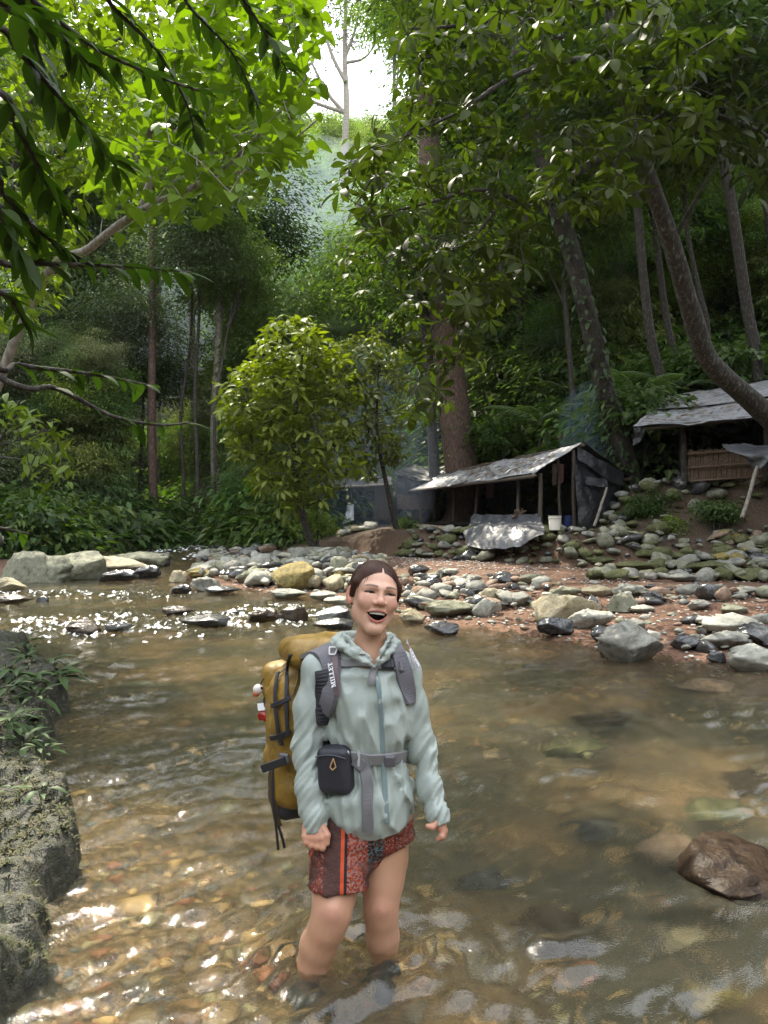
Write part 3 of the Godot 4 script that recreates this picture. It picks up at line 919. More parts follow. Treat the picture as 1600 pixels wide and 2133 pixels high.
	bg.material_override = M.wetbrown.duplicate()
	bg.material_override.albedo_color = lin(.5, .46, .42)
	bg.material_override.roughness = .5
	bg.material_override.metallic_specular = .25
	var under := [[1070, 1392, 1205, 1430, "wet", "dark sunken boulder under the water left of the big grey boulder"], [1190, 1500, 1330, 1545, "wetbrown", "brown sunken slab with a dark lower edge in mid water"], [1480, 1610, 1640, 1690, "wetbrown", "light brown sunken boulder at the right edge"],
		[1390, 1700, 1560, 1735, "moss", "sunken stone just behind the brown wet boulder"], [1300, 1770, 1460, 1812, "rust", "sunken brown stone left of the brown wet boulder"], [950, 1830, 1090, 1880, "wet", "dark sunken stone right of the hiker's knees"],
		[1060, 1890, 1250, 1990, "wetbrown", "large dark brown sunken stone in the lower right water"], [1420, 2050, 1580, 2130, "ochre", "bright yellow sunken stone near the lower right corner"], [1570, 2010, 1660, 2060, "rust", "red sunken stone at the lower right edge"],
		[1360, 1950, 1480, 1995, "tan", "orange-brown sunken stone right of the large dark one"], [190, 1850, 292, 1882, "wet", "dark oval sunken stone in the lower left water"], [225, 1440, 380, 1470, "green", "pale sunken slab beside the mossy ledge"],
		[1100, 1560, 1280, 1600, "moss", "greenish sunken slab in the middle right water"], [380, 1600, 470, 1630, "wetbrown", "brown sunken stone left of the hiker's rucksack"], [1380, 1440, 1545, 1480, "rust", "sunken brown stone making a ripple below the whitish edge stone"], [1180, 1730, 1290, 1770, "wet", "dark sunken stone in the middle of the right water"]]
	for s in under:
		var mid: float = (s[1] + s[3]) * .5
		var d: float = (EYE + .16) * F / (mid - 1066.5)
		var wid: float = (s[2] - s[0]) / F * d
		var o := obj("sunken_stone", stones[(int(s[0]) / 7) % 12], M.get("sunk_" + s[4], M[s[4]]))
		var p := W((s[0] + s[2]) * .5, mid, d)
		o.transform = Transform3D(rot(R(0, .5), .1) * Basis.from_scale(Vector3(wid, minf(.55, wid * .8), wid * .9)), Vector3(p.x, -.30 if s[0] != 1380 else -.16, p.z))
		tag(o, s[5], "stone")
	# smaller loose stones, each told by the nearest big one
	var spots := []
	var ranks := {}
	var mats := ["grey", "pale", "tan", "green", "grey", "rust", "pale", "wet"]
	var names := {"grey": "grey", "pale": "pale", "tan": "tan", "green": "greenish", "rust": "rusty", "wet": "dark"}
	var tries := 0
	while spots.size() < 90 and tries < 4000:
		tries += 1
		var q := on_ground(R(640, 1590), R(1205, 1345))
		if shore(q.x, -q.z) < .05 or shore(q.x, -q.z) > 3.5: continue
		var ok := true
		for o in spots: if (o as Vector3).distance_to(q) < .26: ok = false
		for b in boulders: if (b[2] as Vector3).distance_to(q) < .3: ok = false
		if ok: spots.append(q)
	for q in spots:
		var near: Array = boulders[0]
		for b in boulders: if (b[2] as Vector3).distance_to(q) < (near[2] as Vector3).distance_to(q): near = b
		var o: Vector3 = q - near[2]
		var side := ("right of" if o.x > 0 else "left of") if absf(o.x) > absf(o.z) else ("in front of" if o.z > 0 else "behind")
		var mat: String = mats[rng.randi() % mats.size()]
		var size := R(.09, .2)
		var key: String = names[mat] + side + near[1]
		ranks[key] = ranks.get(key, 0) + 1
		var nth: String = ["", "second ", "third ", "fourth ", "fifth ", "sixth ", "seventh ", "eighth ", "ninth "][mini(ranks[key] - 1, 8)]
		var st := obj("loose_stone", small_stones[rng.randi() % 10], M[mat])
		st.transform = Transform3D(rot(R(0, TAU), .2) * Basis.from_scale(Vector3(size, size * R(.8, 1.4), size)), q + Vector3(0, size * .1, 0))
		tag(st, "%ssmall %s stone %s the %s" % [nth, names[mat], side, near[1]], "stone", "small loose stones on the red shore")
	# heaps and walls
	var pale := ["pale", "grey", "pale", "tan", "green", "wet", "grey", "green"]
	var mossy := ["moss", "green", "grey", "moss", "wet", "green"]
	stone_heap("big pile of rounded pale stones along the far shore left of the hiker", [Vector2(-3.6, 14.7), Vector2(-2.7, 13.8), Vector2(-1.9, 13.1), Vector2(-1.1, 12.9), Vector2(-.3, 12.4), Vector2(.0, 15), Vector2(-.8, 17.2), Vector2(-2.5, 18.6), Vector2(-4.1, 19.2), Vector2(-4.1, 16.5)], 290, .40, pale, .12)
	stone_heap("stony bank of tumbled stones right of the hiker's head", [Vector2(.3, 10.3), Vector2(.8, 9.6), Vector2(1.4, 9.4), Vector2(1.9, 9.8), Vector2(2.5, 11), Vector2(2.2, 12.6), Vector2(.4, 13.4), Vector2(-.3, 12.8)], 120, .27, ["pale", "grey", "green", "rust", "wet", "wet", "grey"], .05, -.12)
	stone_heap("strip of grey stones across the red shore at the right", [Vector2(2.2, 9.6), Vector2(3.4, 9.4), Vector2(5.6, 9.0), Vector2(5.6, 10.2), Vector2(3.4, 10.6), Vector2(2.3, 10.9)], 46, .28, ["grey", "green", "pale", "wet", "rust", "wet"], .02, .02)
	stone_heap("band of flat stones along the edge of the red path", [Vector2(3.2, 11.6), Vector2(6.5, 11), Vector2(6.7, 12), Vector2(3.6, 12.5)], 45, .36, ["grey", "green", "moss", "wet", "moss"], .05, .0)
	stone_heap("scattered stones along the water under the right bank slabs", [Vector2(2.6, 7.6), Vector2(3.3, 6.8), Vector2(4.6, 6.2), Vector2(5, 8), Vector2(3.4, 8.4)], 70, .17, ["grey", "pale", "wet", "grey"], .02)
	stone_heap("stones lining the upper rapids below the forest", [Vector2(-6.3, 26), Vector2(-5.2, 22), Vector2(-4.7, 19.3), Vector2(-3.6, 19.5), Vector2(-3.2, 22), Vector2(-5, 27)], 120, .44, ["grey", "pale", "wet", "green", "rust"], .08)
	stone_heap("stone slope of round mossy stones below the upper hut", [Vector2(6.0, 13.7), Vector2(8.9, 13), Vector2(9.2, 15), Vector2(6.8, 15.2)], 170, .32, ["green", "grey", "moss", "rust", "grey", "ochre"], .1)
	stone_heap("stones between the long hut and the upper terrace", [Vector2(4.3, 14.9), Vector2(5.8, 14.4), Vector2(6.2, 16.2), Vector2(5.0, 17)], 60, .36, mossy, .08, .0)
	stone_heap("flat stone steps leading to the little dark hut", [Vector2(-1.25, 21.2), Vector2(-.4, 21), Vector2(-.3, 22.4), Vector2(-1.1, 22.6)], 40, .32, ["pale", "tan", "pale"], .06)
	dry_wall("low mossy dry-stone wall under the front of the long hut", [Vector2(.1, 18.2), Vector2(1.2, 17.0), Vector2(2.4, 15.8), Vector2(3.6, 14.7)], 6, .36, .2, mossy, .5)
	dry_wall("wide mossy dry-stone wall between the red path and the upper hut", [Vector2(3.6, 14.5), Vector2(5.5, 13.9), Vector2(7.6, 13.4), Vector2(9.4, 13.0)], 6, .34, .22, mossy, .5)
	dry_wall("upper dry-stone wall carrying the cane-walled hut", [Vector2(4.7, 16.9), Vector2(6, 16.5), Vector2(7.5, 16.2), Vector2(9.4, 15.8)], 5, .36, .1, mossy, .5)
	# pebbles
	var mm := MultiMesh.new()
	mm.transform_format = MultiMesh.TRANSFORM_3D
	mm.use_colors = true
	mm.mesh = stone_mesh(300, 7, 5, .55, 3)
	var put := []
	for k in 9000:
		var q := Vector2(R(-3, 8), R(6.2, 18))
		var s := shore(q.x, q.y)
		if s < -.3 or s > 6.0: continue
		if n2.get_noise_2d(q.x * 9.0, q.y * 9.0) < R(-.6, .15): continue
		put.append([q, R(.02, .07), 0])
	for k in 12000:
		var e := R(.9, 6.5)
		var q := Vector2(R(-.75, .75) * e * 1.1, e)
		if shore(q.x, q.y) > -.02: continue
		if R(0, 1) > .18 + .82 * ss(.2, -.9, q.x) * ss(4.2, 2.0, e): continue
		put.append([q, R(.02, .05) * (1.0 + pow(R(0, 1), 4.0) * 2.0), 1])
	mm.instance_count = put.size()
	var bed := [Color(.20, .13, .06), Color(.26, .18, .09), Color(.13, .10, .06), Color(.42, .28, .12), Color(.28, .17, .07), Color(.27, .15, .06), Color(.20, .14, .07), Color(.40, .27, .10), Color(.24, .095, .045), Color(.15, .12, .08), Color(.30, .26, .14), Color(.09, .085, .07)]
	var dry := [Color(.32, .31, .28), Color(.22, .22, .21), Color(.28, .15, .09), Color(.40, .37, .31), Color(.14, .13, .12)]
	for k in put.size():
		var q: Vector2 = put[k][0]
		var sz: float = put[k][1]
		mm.set_instance_transform(k, Transform3D(rot(R(0, TAU), .3) * Basis.from_scale(Vector3(sz, sz * .8, sz)), Vector3(q.x, ground(q.x, q.y) + sz * .12, -q.y)))
		mm.set_instance_color(k, bed[rng.randi() % 12] if put[k][2] == 1 else dry[rng.randi() % 5])
	var mi := MultiMeshInstance3D.new()
	mi.name = "pebbles"
	mi.multimesh = mm
	var pm := flat_mat(1, 1, 1, .6)
	pm.vertex_color_use_as_albedo = true
	mi.material_override = pm
	add_child(mi, true)
	tag(mi, "small pebbles on the red shore and the river bed", "pebbles", "", "stuff")
	build_ledge()

func ledge_y(x: float, d: float) -> float:
	var sh := shore(x, d) + .10 * n1.get_noise_2d(x * 20.0, d * 20.0) + .07
	var block := n2.get_noise_2d(x * 24.0 + 3.0, d * 18.0)
	var top := .17 + .13 * block + .05 * n1.get_noise_2d(x * 40.0, d * 40.0) + .09 * ss(.3, 1.5, sh) + .08 * ss(3.2, 4.6, d)
	var crack := absf(n3.get_noise_2d(x * 16.0, d * 22.0))
	top -= .06 * (1.0 - ss(.0, .06, crack))
	var y := lerpf(-.5, top, ss(-.10, .10, sh))
	return y + (.022 * n1.get_noise_2d(x * 90.0, d * 90.0) + .02 * absf(n3.get_noise_2d(x * 120.0, d * 120.0))) * ss(-.1, .1, sh)

func build_ledge() -> void:
	var s := Soup.new()
	var xs := axis([[-6.0, -3.0, .07], [-3.0, -.7, .022]])
	var ds := axis([[.6, 4.2, .024], [4.2, 9.0, .05]])
	for d in ds:
		for x in xs:
			var y := ledge_y(x, d)
			s.v.append(Vector3(x - .04 * n1.get_noise_3d(x * 40.0, y * 60.0, d * 40.0), y, -d))
	var w := xs.size()
	for r in ds.size() - 1:
		for c in w - 1:
			var a := r * w + c
			s.quad(a, a + w, a + w + 1, a + 1)
	s.smooth()
	var m := tri_mat(ntex(81, .012, [[.1, lin(.008, .008, .006)], [.35, lin(.022, .02, .013)], [.5, lin(.03, .034, .012)], [.64, lin(.045, .042, .03)], [.85, lin(.12, .105, .09)]], 1024, 6), 1.9, .7, nnorm(82, .05, 9.0, 1024, 5), 1.8)
	var led := obj("rock_ledge", s.mesh(), m)
	tag(led, "mossy cracked rock ledge with small plants along the near left bank", "rock ledge")
	var tuft := Soup.new()
	for k in 6: leaf_into(tuft, Transform3D(frame(Vector3(cos(k * 1.05), R(.5, 1.6), sin(k * 1.05)))), R(.6, 1.1), .3, .4, .2, 2, .8, Color(1, 1, 1) * R(.7, 1.2))
	var mm := MultiMesh.new()
	mm.transform_format = MultiMesh.TRANSFORM_3D
	mm.use_colors = true
	mm.mesh = tuft.mesh()
	var spots := []
	for k in 26000:
		var e := .9 + 7.0 * pow(R(0, 1), 1.6)
		var q := Vector2(-.8 - R(0, 1) * (.5 + .55 * e), e)
		var y := ledge_y(q.x, q.y)
		if y < .015 or n2.get_noise_2d(q.x * 30.0, q.y * 30.0) < R(-.35, .35): continue
		spots.append(Vector3(q.x, y - .002, -q.y))
	mm.instance_count = spots.size()
	for k in spots.size():
		var z: float = R(.010, .026) * (1.0 + .12 * -spots[k].z)
		mm.set_instance_transform(k, Transform3D(rot(R(0, TAU), .6) * Basis.from_scale(Vector3(z, z, z)), spots[k]))
		mm.set_instance_color(k, Color(.05, .06, .018).lerp(Color(.10, .085, .04), R(0, 1)))
	var mo := MultiMeshInstance3D.new()
	mo.name = "moss"
	mo.multimesh = mm
	mo.material_override = M.moss_tuft
	led.add_child(mo, true)
	mo.set_meta("kind", "stuff")

# ---------- leaves, crowns, trees
func leaf_into(s: Soup, t: Transform3D, ll: float, lw: float, bend: float, fold: float, segs: int, fat: float, col: Color) -> void:
	# grows along +z of t, lies in xz, curves down
	var b := s.v.size()
	for k in segs + 1:
		var u := float(k) / segs
		var w := lw * .5 * pow(sin(PI * pow(clampf(u, .0, 1.0), fat)), .8)
		if k == segs: w = 0.0
		if k == 0: w = lw * .04
		var y := -bend * ll * u * u
		var z := ll * (u - .12 * bend * u * u)
		s.v.append(t * Vector3(-w, y + fold * w, z))
		s.v.append(t * Vector3(0, y, z))
		s.v.append(t * Vector3(w, y + fold * w, z))
		for q in 3: s.c.append(col)
	for k in segs:
		var a := b + k * 3
		s.quad(a, a + 3, a + 4, a + 1)
		s.quad(a + 1, a + 4, a + 5, a + 2)

func frame(dir: Vector3, up := Vector3.UP) -> Basis:   # z along dir
	var z := dir.normalized()
	var x := up.cross(z)
	if x.length() < .01: x = Vector3.RIGHT.cross(z)
	x = x.normalized()
	return Basis(x, z.cross(x), z)

func crown(sd: int, clumps: int, per: int, rad: Vector3, ll: float, lw: float, ca: Color, cb: Color, droop := .35, tight := .2) -> ArrayMesh:
	var q := RandomNumberGenerator.new()
	q.seed = sd
	var s := Soup.new()
	for k in clumps:
		var o := Vector3(q.randfn(), q.randfn(), q.randfn()).normalized()
		var rr := pow(q.randf(), .42)
		rr *= .82 + .38 * n1.get_noise_3d(o.x * 9.0 + sd * 5.0, o.y * 9.0, o.z * 9.0) * 2.0
		var cc := o * rr * rad
		if o.y < -.3: cc.y *= .75
		var cs := tight * rad.x * q.randf_range(.6, 1.25)
		var tint := ca.lerp(cb, q.randf())
		for j in per:
			var p := Vector3(q.randfn() * cs, q.randfn() * cs * .42, q.randfn() * cs)
			var out := Vector3(p.x + o.x * cs * .6, 0, p.z + o.z * cs * .6)
			p += cc
			p.y -= out.length() * .25
			var dir := (out.normalized() + Vector3(q.randfn() * .5, -droop + q.randfn() * .35, q.randfn() * .5)).normalized()
			var side := dir.cross(Vector3(q.randfn() * .35, 1, q.randfn() * .35)).normalized()
			var l := ll * q.randf_range(.65, 1.25)
			var w := lw * q.randf_range(.7, 1.2) * .5
			var b := s.v.size()
			var up := side.cross(dir) * w * .35
			s.v.append(p)
			s.v.append(p + dir * l * .45 + side * w + up)
			s.v.append(p + dir * l - Vector3(0, l * .12, 0))
			s.v.append(p + dir * l * .45 - side * w + up)
			var f := q.randf_range(.65, 1.3)
			var c := Color(tint.r * f, tint.g * f, tint.b * f)
			for e in 4: s.c.append(c)
			s.i.append_array([b, b + 1, b + 2, b, b + 2, b + 3])
	return s.mesh()

var crowns := {}
func make_crowns() -> void:
	crowns.dark = crown(1, 95, 100, Vector3(1, .8, 1) * 3.2, .21, .085, Color(.05, .08, .03), Color(.095, .135, .05))
	crowns.mid = crown(2, 90, 95, Vector3(1, .95, 1) * 3.0, .22, .085, Color(.07, .11, .032), Color(.13, .18, .05))
	crowns.light = crown(3, 80, 90, Vector3(1, .85, 1) * 2.8, .22, .09, Color(.10, .15, .035), Color(.19, .235, .05))
	crowns.grey = crown(4, 95, 95, Vector3(1, .8, 1) * 3.0, .20, .075, Color(.085, .11, .065), Color(.14, .17, .10))
	crowns.tall = crown(5, 120, 90, Vector3(.75, 1.5, .75) * 3.0, .21, .085, Color(.045, .08, .026), Color(.095, .14, .04))
	crowns.weep = crown(6, 90, 90, Vector3(.9, 1.15, .9) * 2.6, .28, .07, Color(.05, .085, .026), Color(.10, .14, .04), .95)
	crowns.big = crown(12, 60, 60, Vector3(1, .9, 1) * 3.0, .42, .17, Color(.07, .105, .035), Color(.14, .18, .06), .5)
	crowns.bush = crown(7, 46, 60, Vector3(1, .8, 1) * 1.0, .15, .065, Color(.05, .085, .027), Color(.10, .15, .04), .3, .26)
	crowns.broad = crown(8, 34, 42, Vector3(1, .75, 1) * 1.0, .21, .12, Color(.06, .10, .035), Color(.12, .17, .06), .45, .3)
	crowns.small = crown(9, 90, 46, Vector3(1, 1.1, 1) * 2.2, .27, .115, Color(.09, .135, .03), Color(.19, .24, .045), .35, .2)
	crowns.sprig = crown(10, 20, 26, Vector3(1, .7, 1) * .8, .15, .06, Color(.15, .22, .04), Color(.2, .27, .05), .3, .3)
	crowns.open = crown(11, 46, 46, Vector3(1, .8, 1) * 4.0, .3, .12, Color(.10, .12, .06), Color(.16, .17, .09), .3, .16)

func trunk_pts(list: Array) -> Array:
	var out := []
	for q in list: out.append(W(q[0], q[1], q[2]))
	return out

# trunk from points in the world; crowns: [mesh, offset from the trunk top (x, y, z), scale, material]
func tree(called: String, label: String, pts: Array, r0: float, r1: float, bark: Material, crs: Array, group := "forest trees along the river", branches: Array = []) -> Node3D:
	var base: Vector3 = pts[0]
	base.y = ground(base.x, -base.z) - .1
	if base.y < (pts[0] as Vector3).y - .05: pts.push_front(base)
	var root := thing(called, label, "tree", base, group)
	var sp := spline(pts, 6)
	for k in sp.size(): sp[k] = sp[k] - base
	var rad := taper(sp.size(), r0, r1)
	rad[0] = r0 * 1.5
	rad[1] = r0 * 1.15
	obj("trunk", tube_mesh(sp, rad, 12, .12), bark, root)
	for b in branches:
		var bp := spline(b[0], 5)
		for k in bp.size(): bp[k] = bp[k] - base
		obj("branch", tube_mesh(bp, taper(bp.size(), b[1], b[1] * .3), 7, .1), bark, root)
	for c in crs:
		var o := obj("crown", crowns[c[0]], M[c[3]] if c.size() > 3 else M.leaf, root)
		var sc: Vector3 = c[2] if c[2] is Vector3 else Vector3.ONE * c[2]
		o.transform = Transform3D(Basis(Vector3.UP, R(0, TAU)) * Basis.from_scale(sc), (sp[-1] as Vector3) + c[1])
		o.set_meta("kind", "stuff")
		# a few limbs that carry the crown
		if c.size() <= 4:
			for k in 3:
				var a := R(0, TAU)
				var from: Vector3 = sp[int(sp.size() * R(.72, .95))]
				var to: Vector3 = o.position + Vector3(cos(a) * 1.6 * sc.x, R(-.4, .8) * sc.y, sin(a) * 1.6 * sc.z)
				var mid := from.lerp(to, .5) + Vector3(0, R(-.3, .2), 0)
				var bp := spline([from, mid, to], 4)
				obj("branch", tube_mesh(bp, taper(bp.size(), maxf(r1 * .7, .03), .012), 6, .1), bark, root)
	return root

func straight(px: float, d: float, h: float, lean: float, crook := .3) -> Array:
	var x := (px - 800.0) / F * d
	var y := ground(x, d) - .1
	var out := []
	for k in 5:
		var t := k / 4.0
		out.append(Vector3(x + lean * h * t + R(-crook, crook) * t * (1.0 - t) * 3.0, y + h * t, -d + R(-crook, crook) * t))
	return out

func scatter(called: String, label: String, cat: String, meshes: Array, mat: Material, places: Array) -> void:   # places: [Vector3, scale, tint]
	for k in meshes.size():
		var mine := []
		for j in range(k, places.size(), meshes.size()): mine.append(places[j])
		var mm := MultiMesh.new()
		mm.transform_format = MultiMesh.TRANSFORM_3D
		mm.use_colors = true
		mm.mesh = meshes[k]
		mm.instance_count = mine.size()
		for j in mine.size():
			var s: float = mine[j][1]
			mm.set_instance_transform(j, Transform3D(Basis(Vector3.UP, R(0, TAU)) * Basis.from_scale(Vector3(s, s * R(.8, 1.2), s)), mine[j][0]))
			var f: float = mine[j][2]
			mm.set_instance_color(j, Color(f * R(.8, 1.25), f, f * R(.7, 1.2)))
		var o := MultiMeshInstance3D.new()
		o.name = numbered(called)
		o.multimesh = mm
		o.material_override = mat
		add_child(o, true)
		tag(o, label, cat, "", "stuff")

func BUILD_30_forest() -> void:
	make_crowns()
	# the wooded far hill
	var far := []
	for k in 2300:
		var d := R(44, 135)
		var x := R(-.9, .8) * d
		var ok := true
		for o in far:
			if absf(o[0].x - x) < 3.6 and absf(o[0].z + d) < 4.2:
				ok = false
				break
		if ok: far.append([Vector3(x, ground(x, d) + R(3, 8), -d), R(1.0, 1.9), R(1.0, 2.0)])
	scatter("hillside_forest", "hazy sunlit forest covering the far hillside", "forest", [crowns.mid, crowns.light, crowns.grey, crowns.dark], M.leaf, far)
	# the forest that closes the valley behind the viewer
	var rear := []
	for k in 200:
		var a := R(0, TAU)
		var r := R(14.0, 34.0)
		var x := cos(a) * r
		var d := sin(a) * r * .9 - 1.0
		if d > 4.5 and absf(x) < d * .62 + 4.0: continue
		if d > 7.0 and x < 0.0: continue
		if shore(x, d) < .5: continue
		rear.append([Vector3(x, R(2.0, 4.0 + .33 * r), -d), R(.9, 1.4), R(.7, 1.2)])
	scatter("riverbank_forest", "forest on both banks around and behind the viewer", "forest", [crowns.mid, crowns.dark], M.leaf, rear)
	# undergrowth
	var low := []
	for k in 7400:
		var d := R(13.5, 46)
		var x := R(-1.0, .78) * d
		var s := shore(x, d)
		var t := behind_foot(x, d)
		if s < .9: continue
		if x < -4.0 and d > 14.0 and x < lerpf(-5.2, -11.0, ss(20, 40, d)):
			if d < 23.0 and s < 3.0: continue
		else:
			if t < 1.6 or d < 17.0 and x < 9.5: continue
			if x > -2.4 and x < 3.2 and d < 27.0: continue
			if x > 1.0 and x < 6.4 and d > 15.5 and d < 25.5: continue
			if x > 5.6 and x < 10.5 and d < 19.5: continue
		low.append([Vector3(x, ground(x, d) + R(.2, .5), -d), R(.6, 1.5) * (1.0 + .02 * d), R(.6, 1.5)])
	scatter("undergrowth", "dense leafy undergrowth on the forest floor", "undergrowth", [crowns.bush, crowns.broad, crowns.bush], M.leaf, low)

	var mids := []
	for k in 1400:
		var d := R(20.0, 46)
		var x := R(-1.1, .78) * d
		if x > -.6 * d and d < 24.3: continue
		var sh := shore(x, d)
		if sh < 1.6: continue
		var back := sh if x < lerpf(-5.0, -9.0, ss(24, 40, d)) else behind_foot(x, d) - 6.5
		if back < 0.0 or (x > -5.0 and x < 6.4 and d < 28.0) or (x > 6.0 and d < 22.0): continue
		var up := R(.3, 1.0 + minf(back, 12.0) * .95)
		mids.append([Vector3(x, ground(x, d) + up, -d), R(.32, .62) * (1.0 + .03 * up), R(.9, 1.8)])
	for k in 820:
		var d := R(26.8, 34.0)
		var x := R(-1.0, -.17) * d
		var sh := shore(x, d)
		if sh < 1.2: continue
		mids.append([Vector3(x, ground(x, d) + R(.4, 1.6 + (d - 26.0) * 1.15), -d), R(.30, .55), R(.9, 1.7)])
	for k in 170:
		var d := R(24.6, 27.5)
		var x := R(-.60, -.30) * d
		if shore(x, d) < 1.4: continue
		mids.append([Vector3(x, ground(x, d) + R(.5, 6.8), -d), R(.28, .5), R(1.1, 2.0)])
	for k in 90:
		var d := R(24.8, 26.2)
		var x := R(-.34, -.19) * d
		if shore(x, d) < 1.0: continue
		mids.append([Vector3(x, ground(x, d) + R(.3, 3.2), -d), R(.22, .38), R(1.1, 2.0)])
	for k in 260:
		var d := R(28.0, 44.0)
		var x := (R(270, 560) - 800.0) / F * d
		if shore(x, d) < 1.5: continue
		mids.append([Vector3(x, ground(x, d) + R(.4, 5.5), -d), R(.38, .7), R(1.0, 2.0)])
	scatter("understory", "shrubby young growth between the forest trunks", "undergrowth", [crowns.mid, crowns.grey, crowns.weep, crowns.light, crowns.big, crowns.grey], M.leaf, mids)
	# the forest wall beyond the river
	var T := [
		[325, 26.0, 15.5, -.02, .17, "bark_red", [["mid", .75], ["mid", .5]], "tall straight reddish-brown trunk standing in the left forest wall"],
		[455, 27.5, 16.5, -.01, .17, "bark_pale", [["light", .7], ["grey", .5]], "tall pale straight trunk behind the dark stems left of the leafy tree"],
		[408, 26.5, 11.5, .01, .085, "bark_dark", [["mid", .7]], "dark upright stem between the reddish trunk and the pale trunk"],
		[372, 27.0, 10.5, .05, .075, "bark_dark", [["grey", .7]], "dark forked stem just right of the reddish-brown trunk"],
		[424, 26.0, 9.5, .12, .065, "bark_dark", [["mid", .6]], "thin dark stem leaning right towards the pale trunk"],
		[230, 26.0, 8.0, .03, .07, "bark_dark", [["grey", .8]], "thin crooked stem in the shade left of the reddish trunk"],
		[130, 30.0, 14.0, .0, .12, "bark_pale", [["dark", 1.1], ["grey", .8]], "broad dark tree above the square-cut bank rock"],
		[15, 29.0, 13.0, .02, .17, "bark_dark", [["big", 1.0], ["mid", .8]], "dark tree at the left edge beyond the pool"],
		[-90, 24.0, 14.0, .03, .2, "bark_dark", [["mid", 1.3]], "tree half out of view at the left edge"],
		[535, 33.0, 13.0, -.02, .2, "bark_dark", [["dark", 1.2], ["big", .7]], "large round dark-crowned tree above the river bend"],
		[150, 41.0, 27.0, .0, .22, "bark_pale", [["light", 1.5], ["mid", 1.2]], "very tall sunlit tree closing the sky at upper left"],
		[330, 42.0, 26.0, .0, .22, "bark_pale", [["light", 1.4], ["light", 1.1]], "very tall yellow-green tree behind the round-leaved tree"],
		[822, 52.0, 26.0, .0, .22, "bark_pale", [["light", 1.2], ["mid", 1.0]], "tall sunlit tree closing the right side of the sky gap"],
		[470, 46.0, 24.0, .0, .22, "bark_pale", [["mid", 1.4], ["light", 1.2]], "tall light tree left of the sky gap"],
		[250, 36.0, 19.0, .0, .2, "bark_pale", [["grey", 1.5], ["mid", 1.1]], "tall grey-green tree rising behind the reddish trunk"],
		[90, 38.0, 20.0, .0, .2, "bark_pale", [["mid", 1.5], ["grey", 1.2]], "tall tree with mid green crown behind the broad dark tree"],
		[-40, 36.0, 21.0, .0, .22, "bark_dark", [["light", 1.5], ["mid", 1.2]], "tall yellow-green tree behind the left edge tree"],
		[400, 37.0, 20.0, .0, .2, "bark_pale", [["mid", 1.4], ["light", 1.0]], "tall light-crowned tree behind the pale straight trunk"],
		[180, 31.0, 9.0, .0, .12, "bark_dark", [["grey", .8], ["weep", .6]], "low grey-leaved tree hanging over the left bank"],
		[60, 30.0, 8.0, .02, .12, "bark_dark", [["grey", 1.1]], "low silvery-leaved tree near the left edge beyond the pool"],
		[290, 30.0, 7.0, .02, .1, "bark_dark", [["dark", .9]], "low dark tree at the foot of the reddish trunk"],
		[590, 30.0, 6.5, -.04, .1, "bark_dark", [["mid", .95]], "low mid green tree behind the small leafy tree on the bank"],
		[700, 34.0, 4.5, .02, .12, "bark_dark", [["light", 1.0]], "light green tree behind the little dark hut"],
		[790, 42.0, 9.0, .0, .16, "bark_dark", [["mid", 1.3], ["light", 1.0]], "mid green tree in the gap of the valley"],
		[650, 50.0, 6.0, .0, .16, "bark_pale", [["light", 1.2], ["grey", 1.0]], "pale-stemmed tree with sunlit crown deep in the valley"],
		[870, 36.0, 13.0, .0, .2, "bark_dark", [["dark", 1.4], ["mid", 1.1]], "dark tree behind the cane-walled little hut"],
		[1000, 33.0, 15.0, .0, .2, "bark_dark", [["mid", 1.4], ["dark", 1.1]], "broad tree behind the middle of the long hut"],
		[1090, 29.0, 12.0, .0, .16, "bark_dark", [["light", 1.1], ["mid", 1.0]], "sunlit tree on the slope above the long hut"],
		[1180, 31.0, 15.0, -.02, .18, "bark_dark", [["mid", 1.3], ["weep", 1.0]], "tree on the slope behind the crumpled plastic shelter"],
		[1290, 28.0, 12.0, .0, .14, "bark_dark", [["light", 1.1], ["mid", .9]], "bright tree seen between the leaning dark trunk and the slender stem"],
		[1380, 33.0, 15.0, .0, .18, "bark_dark", [["mid", 1.4], ["light", 1.0]], "tree high on the slope behind the upper hut's ridge"],
		[1480, 29.0, 13.0, .0, .16, "bark_dark", [["light", 1.2], ["dark", 1.0]], "yellow-green tree behind the upper hut roof"],
		[1560, 32.0, 16.0, .0, .2, "bark_dark", [["dark", 1.4], ["mid", 1.1]], "dark tree behind the right end of the upper hut"],
		[1650, 27.0, 13.0, -.02, .18, "bark_dark", [["mid", 1.3]], "tree cut by the right edge behind the upper hut"],
		[1240, 38.0, 18.0, .0, .2, "bark_dark", [["dark", 1.5], ["mid", 1.2]], "tall dark tree at the top of the right slope"],
		[1440, 39.0, 19.0, .0, .2, "bark_dark", [["dark", 1.5], ["mid", 1.2]], "tall tree at the top of the slope behind the upper hut"],
		[930, 44.0, 20.0, .0, .22, "bark_dark", [["mid", 1.5], ["dark", 1.2]], "tall tree far behind the giant trunk"],
		[1090, 43.0, 20.0, .0, .22, "bark_dark", [["dark", 1.6], ["mid", 1.3]], "tall tree far behind the leaning dark trunk"],
		[1610, 40.0, 20.0, .0, .22, "bark_dark", [["mid", 1.6]], "tall tree at the top right of the slope"],
	]
	for q in T:
		var cr := []
		for k in q[6].size():
			cr.append([q[6][k][0], Vector3(R(-.8, .8) + (1.6 if k == 1 else 0.0) * signf(R(-1, 1)), .3 if k == 0 else R(-3.2, -2.0), R(-.6, 1.4)), q[6][k][1]])
		tree("forest_tree", q[7], straight(q[0], q[1], q[2], q[3]), q[4], q[4] * .5, M[q[5]], cr)
	# tall pale bare tree on the hill
	var e := [W(718, 640, 62), W(716, 380, 64), W(722, 220, 65), W(718, 110, 66), W(722, -30, 66)]
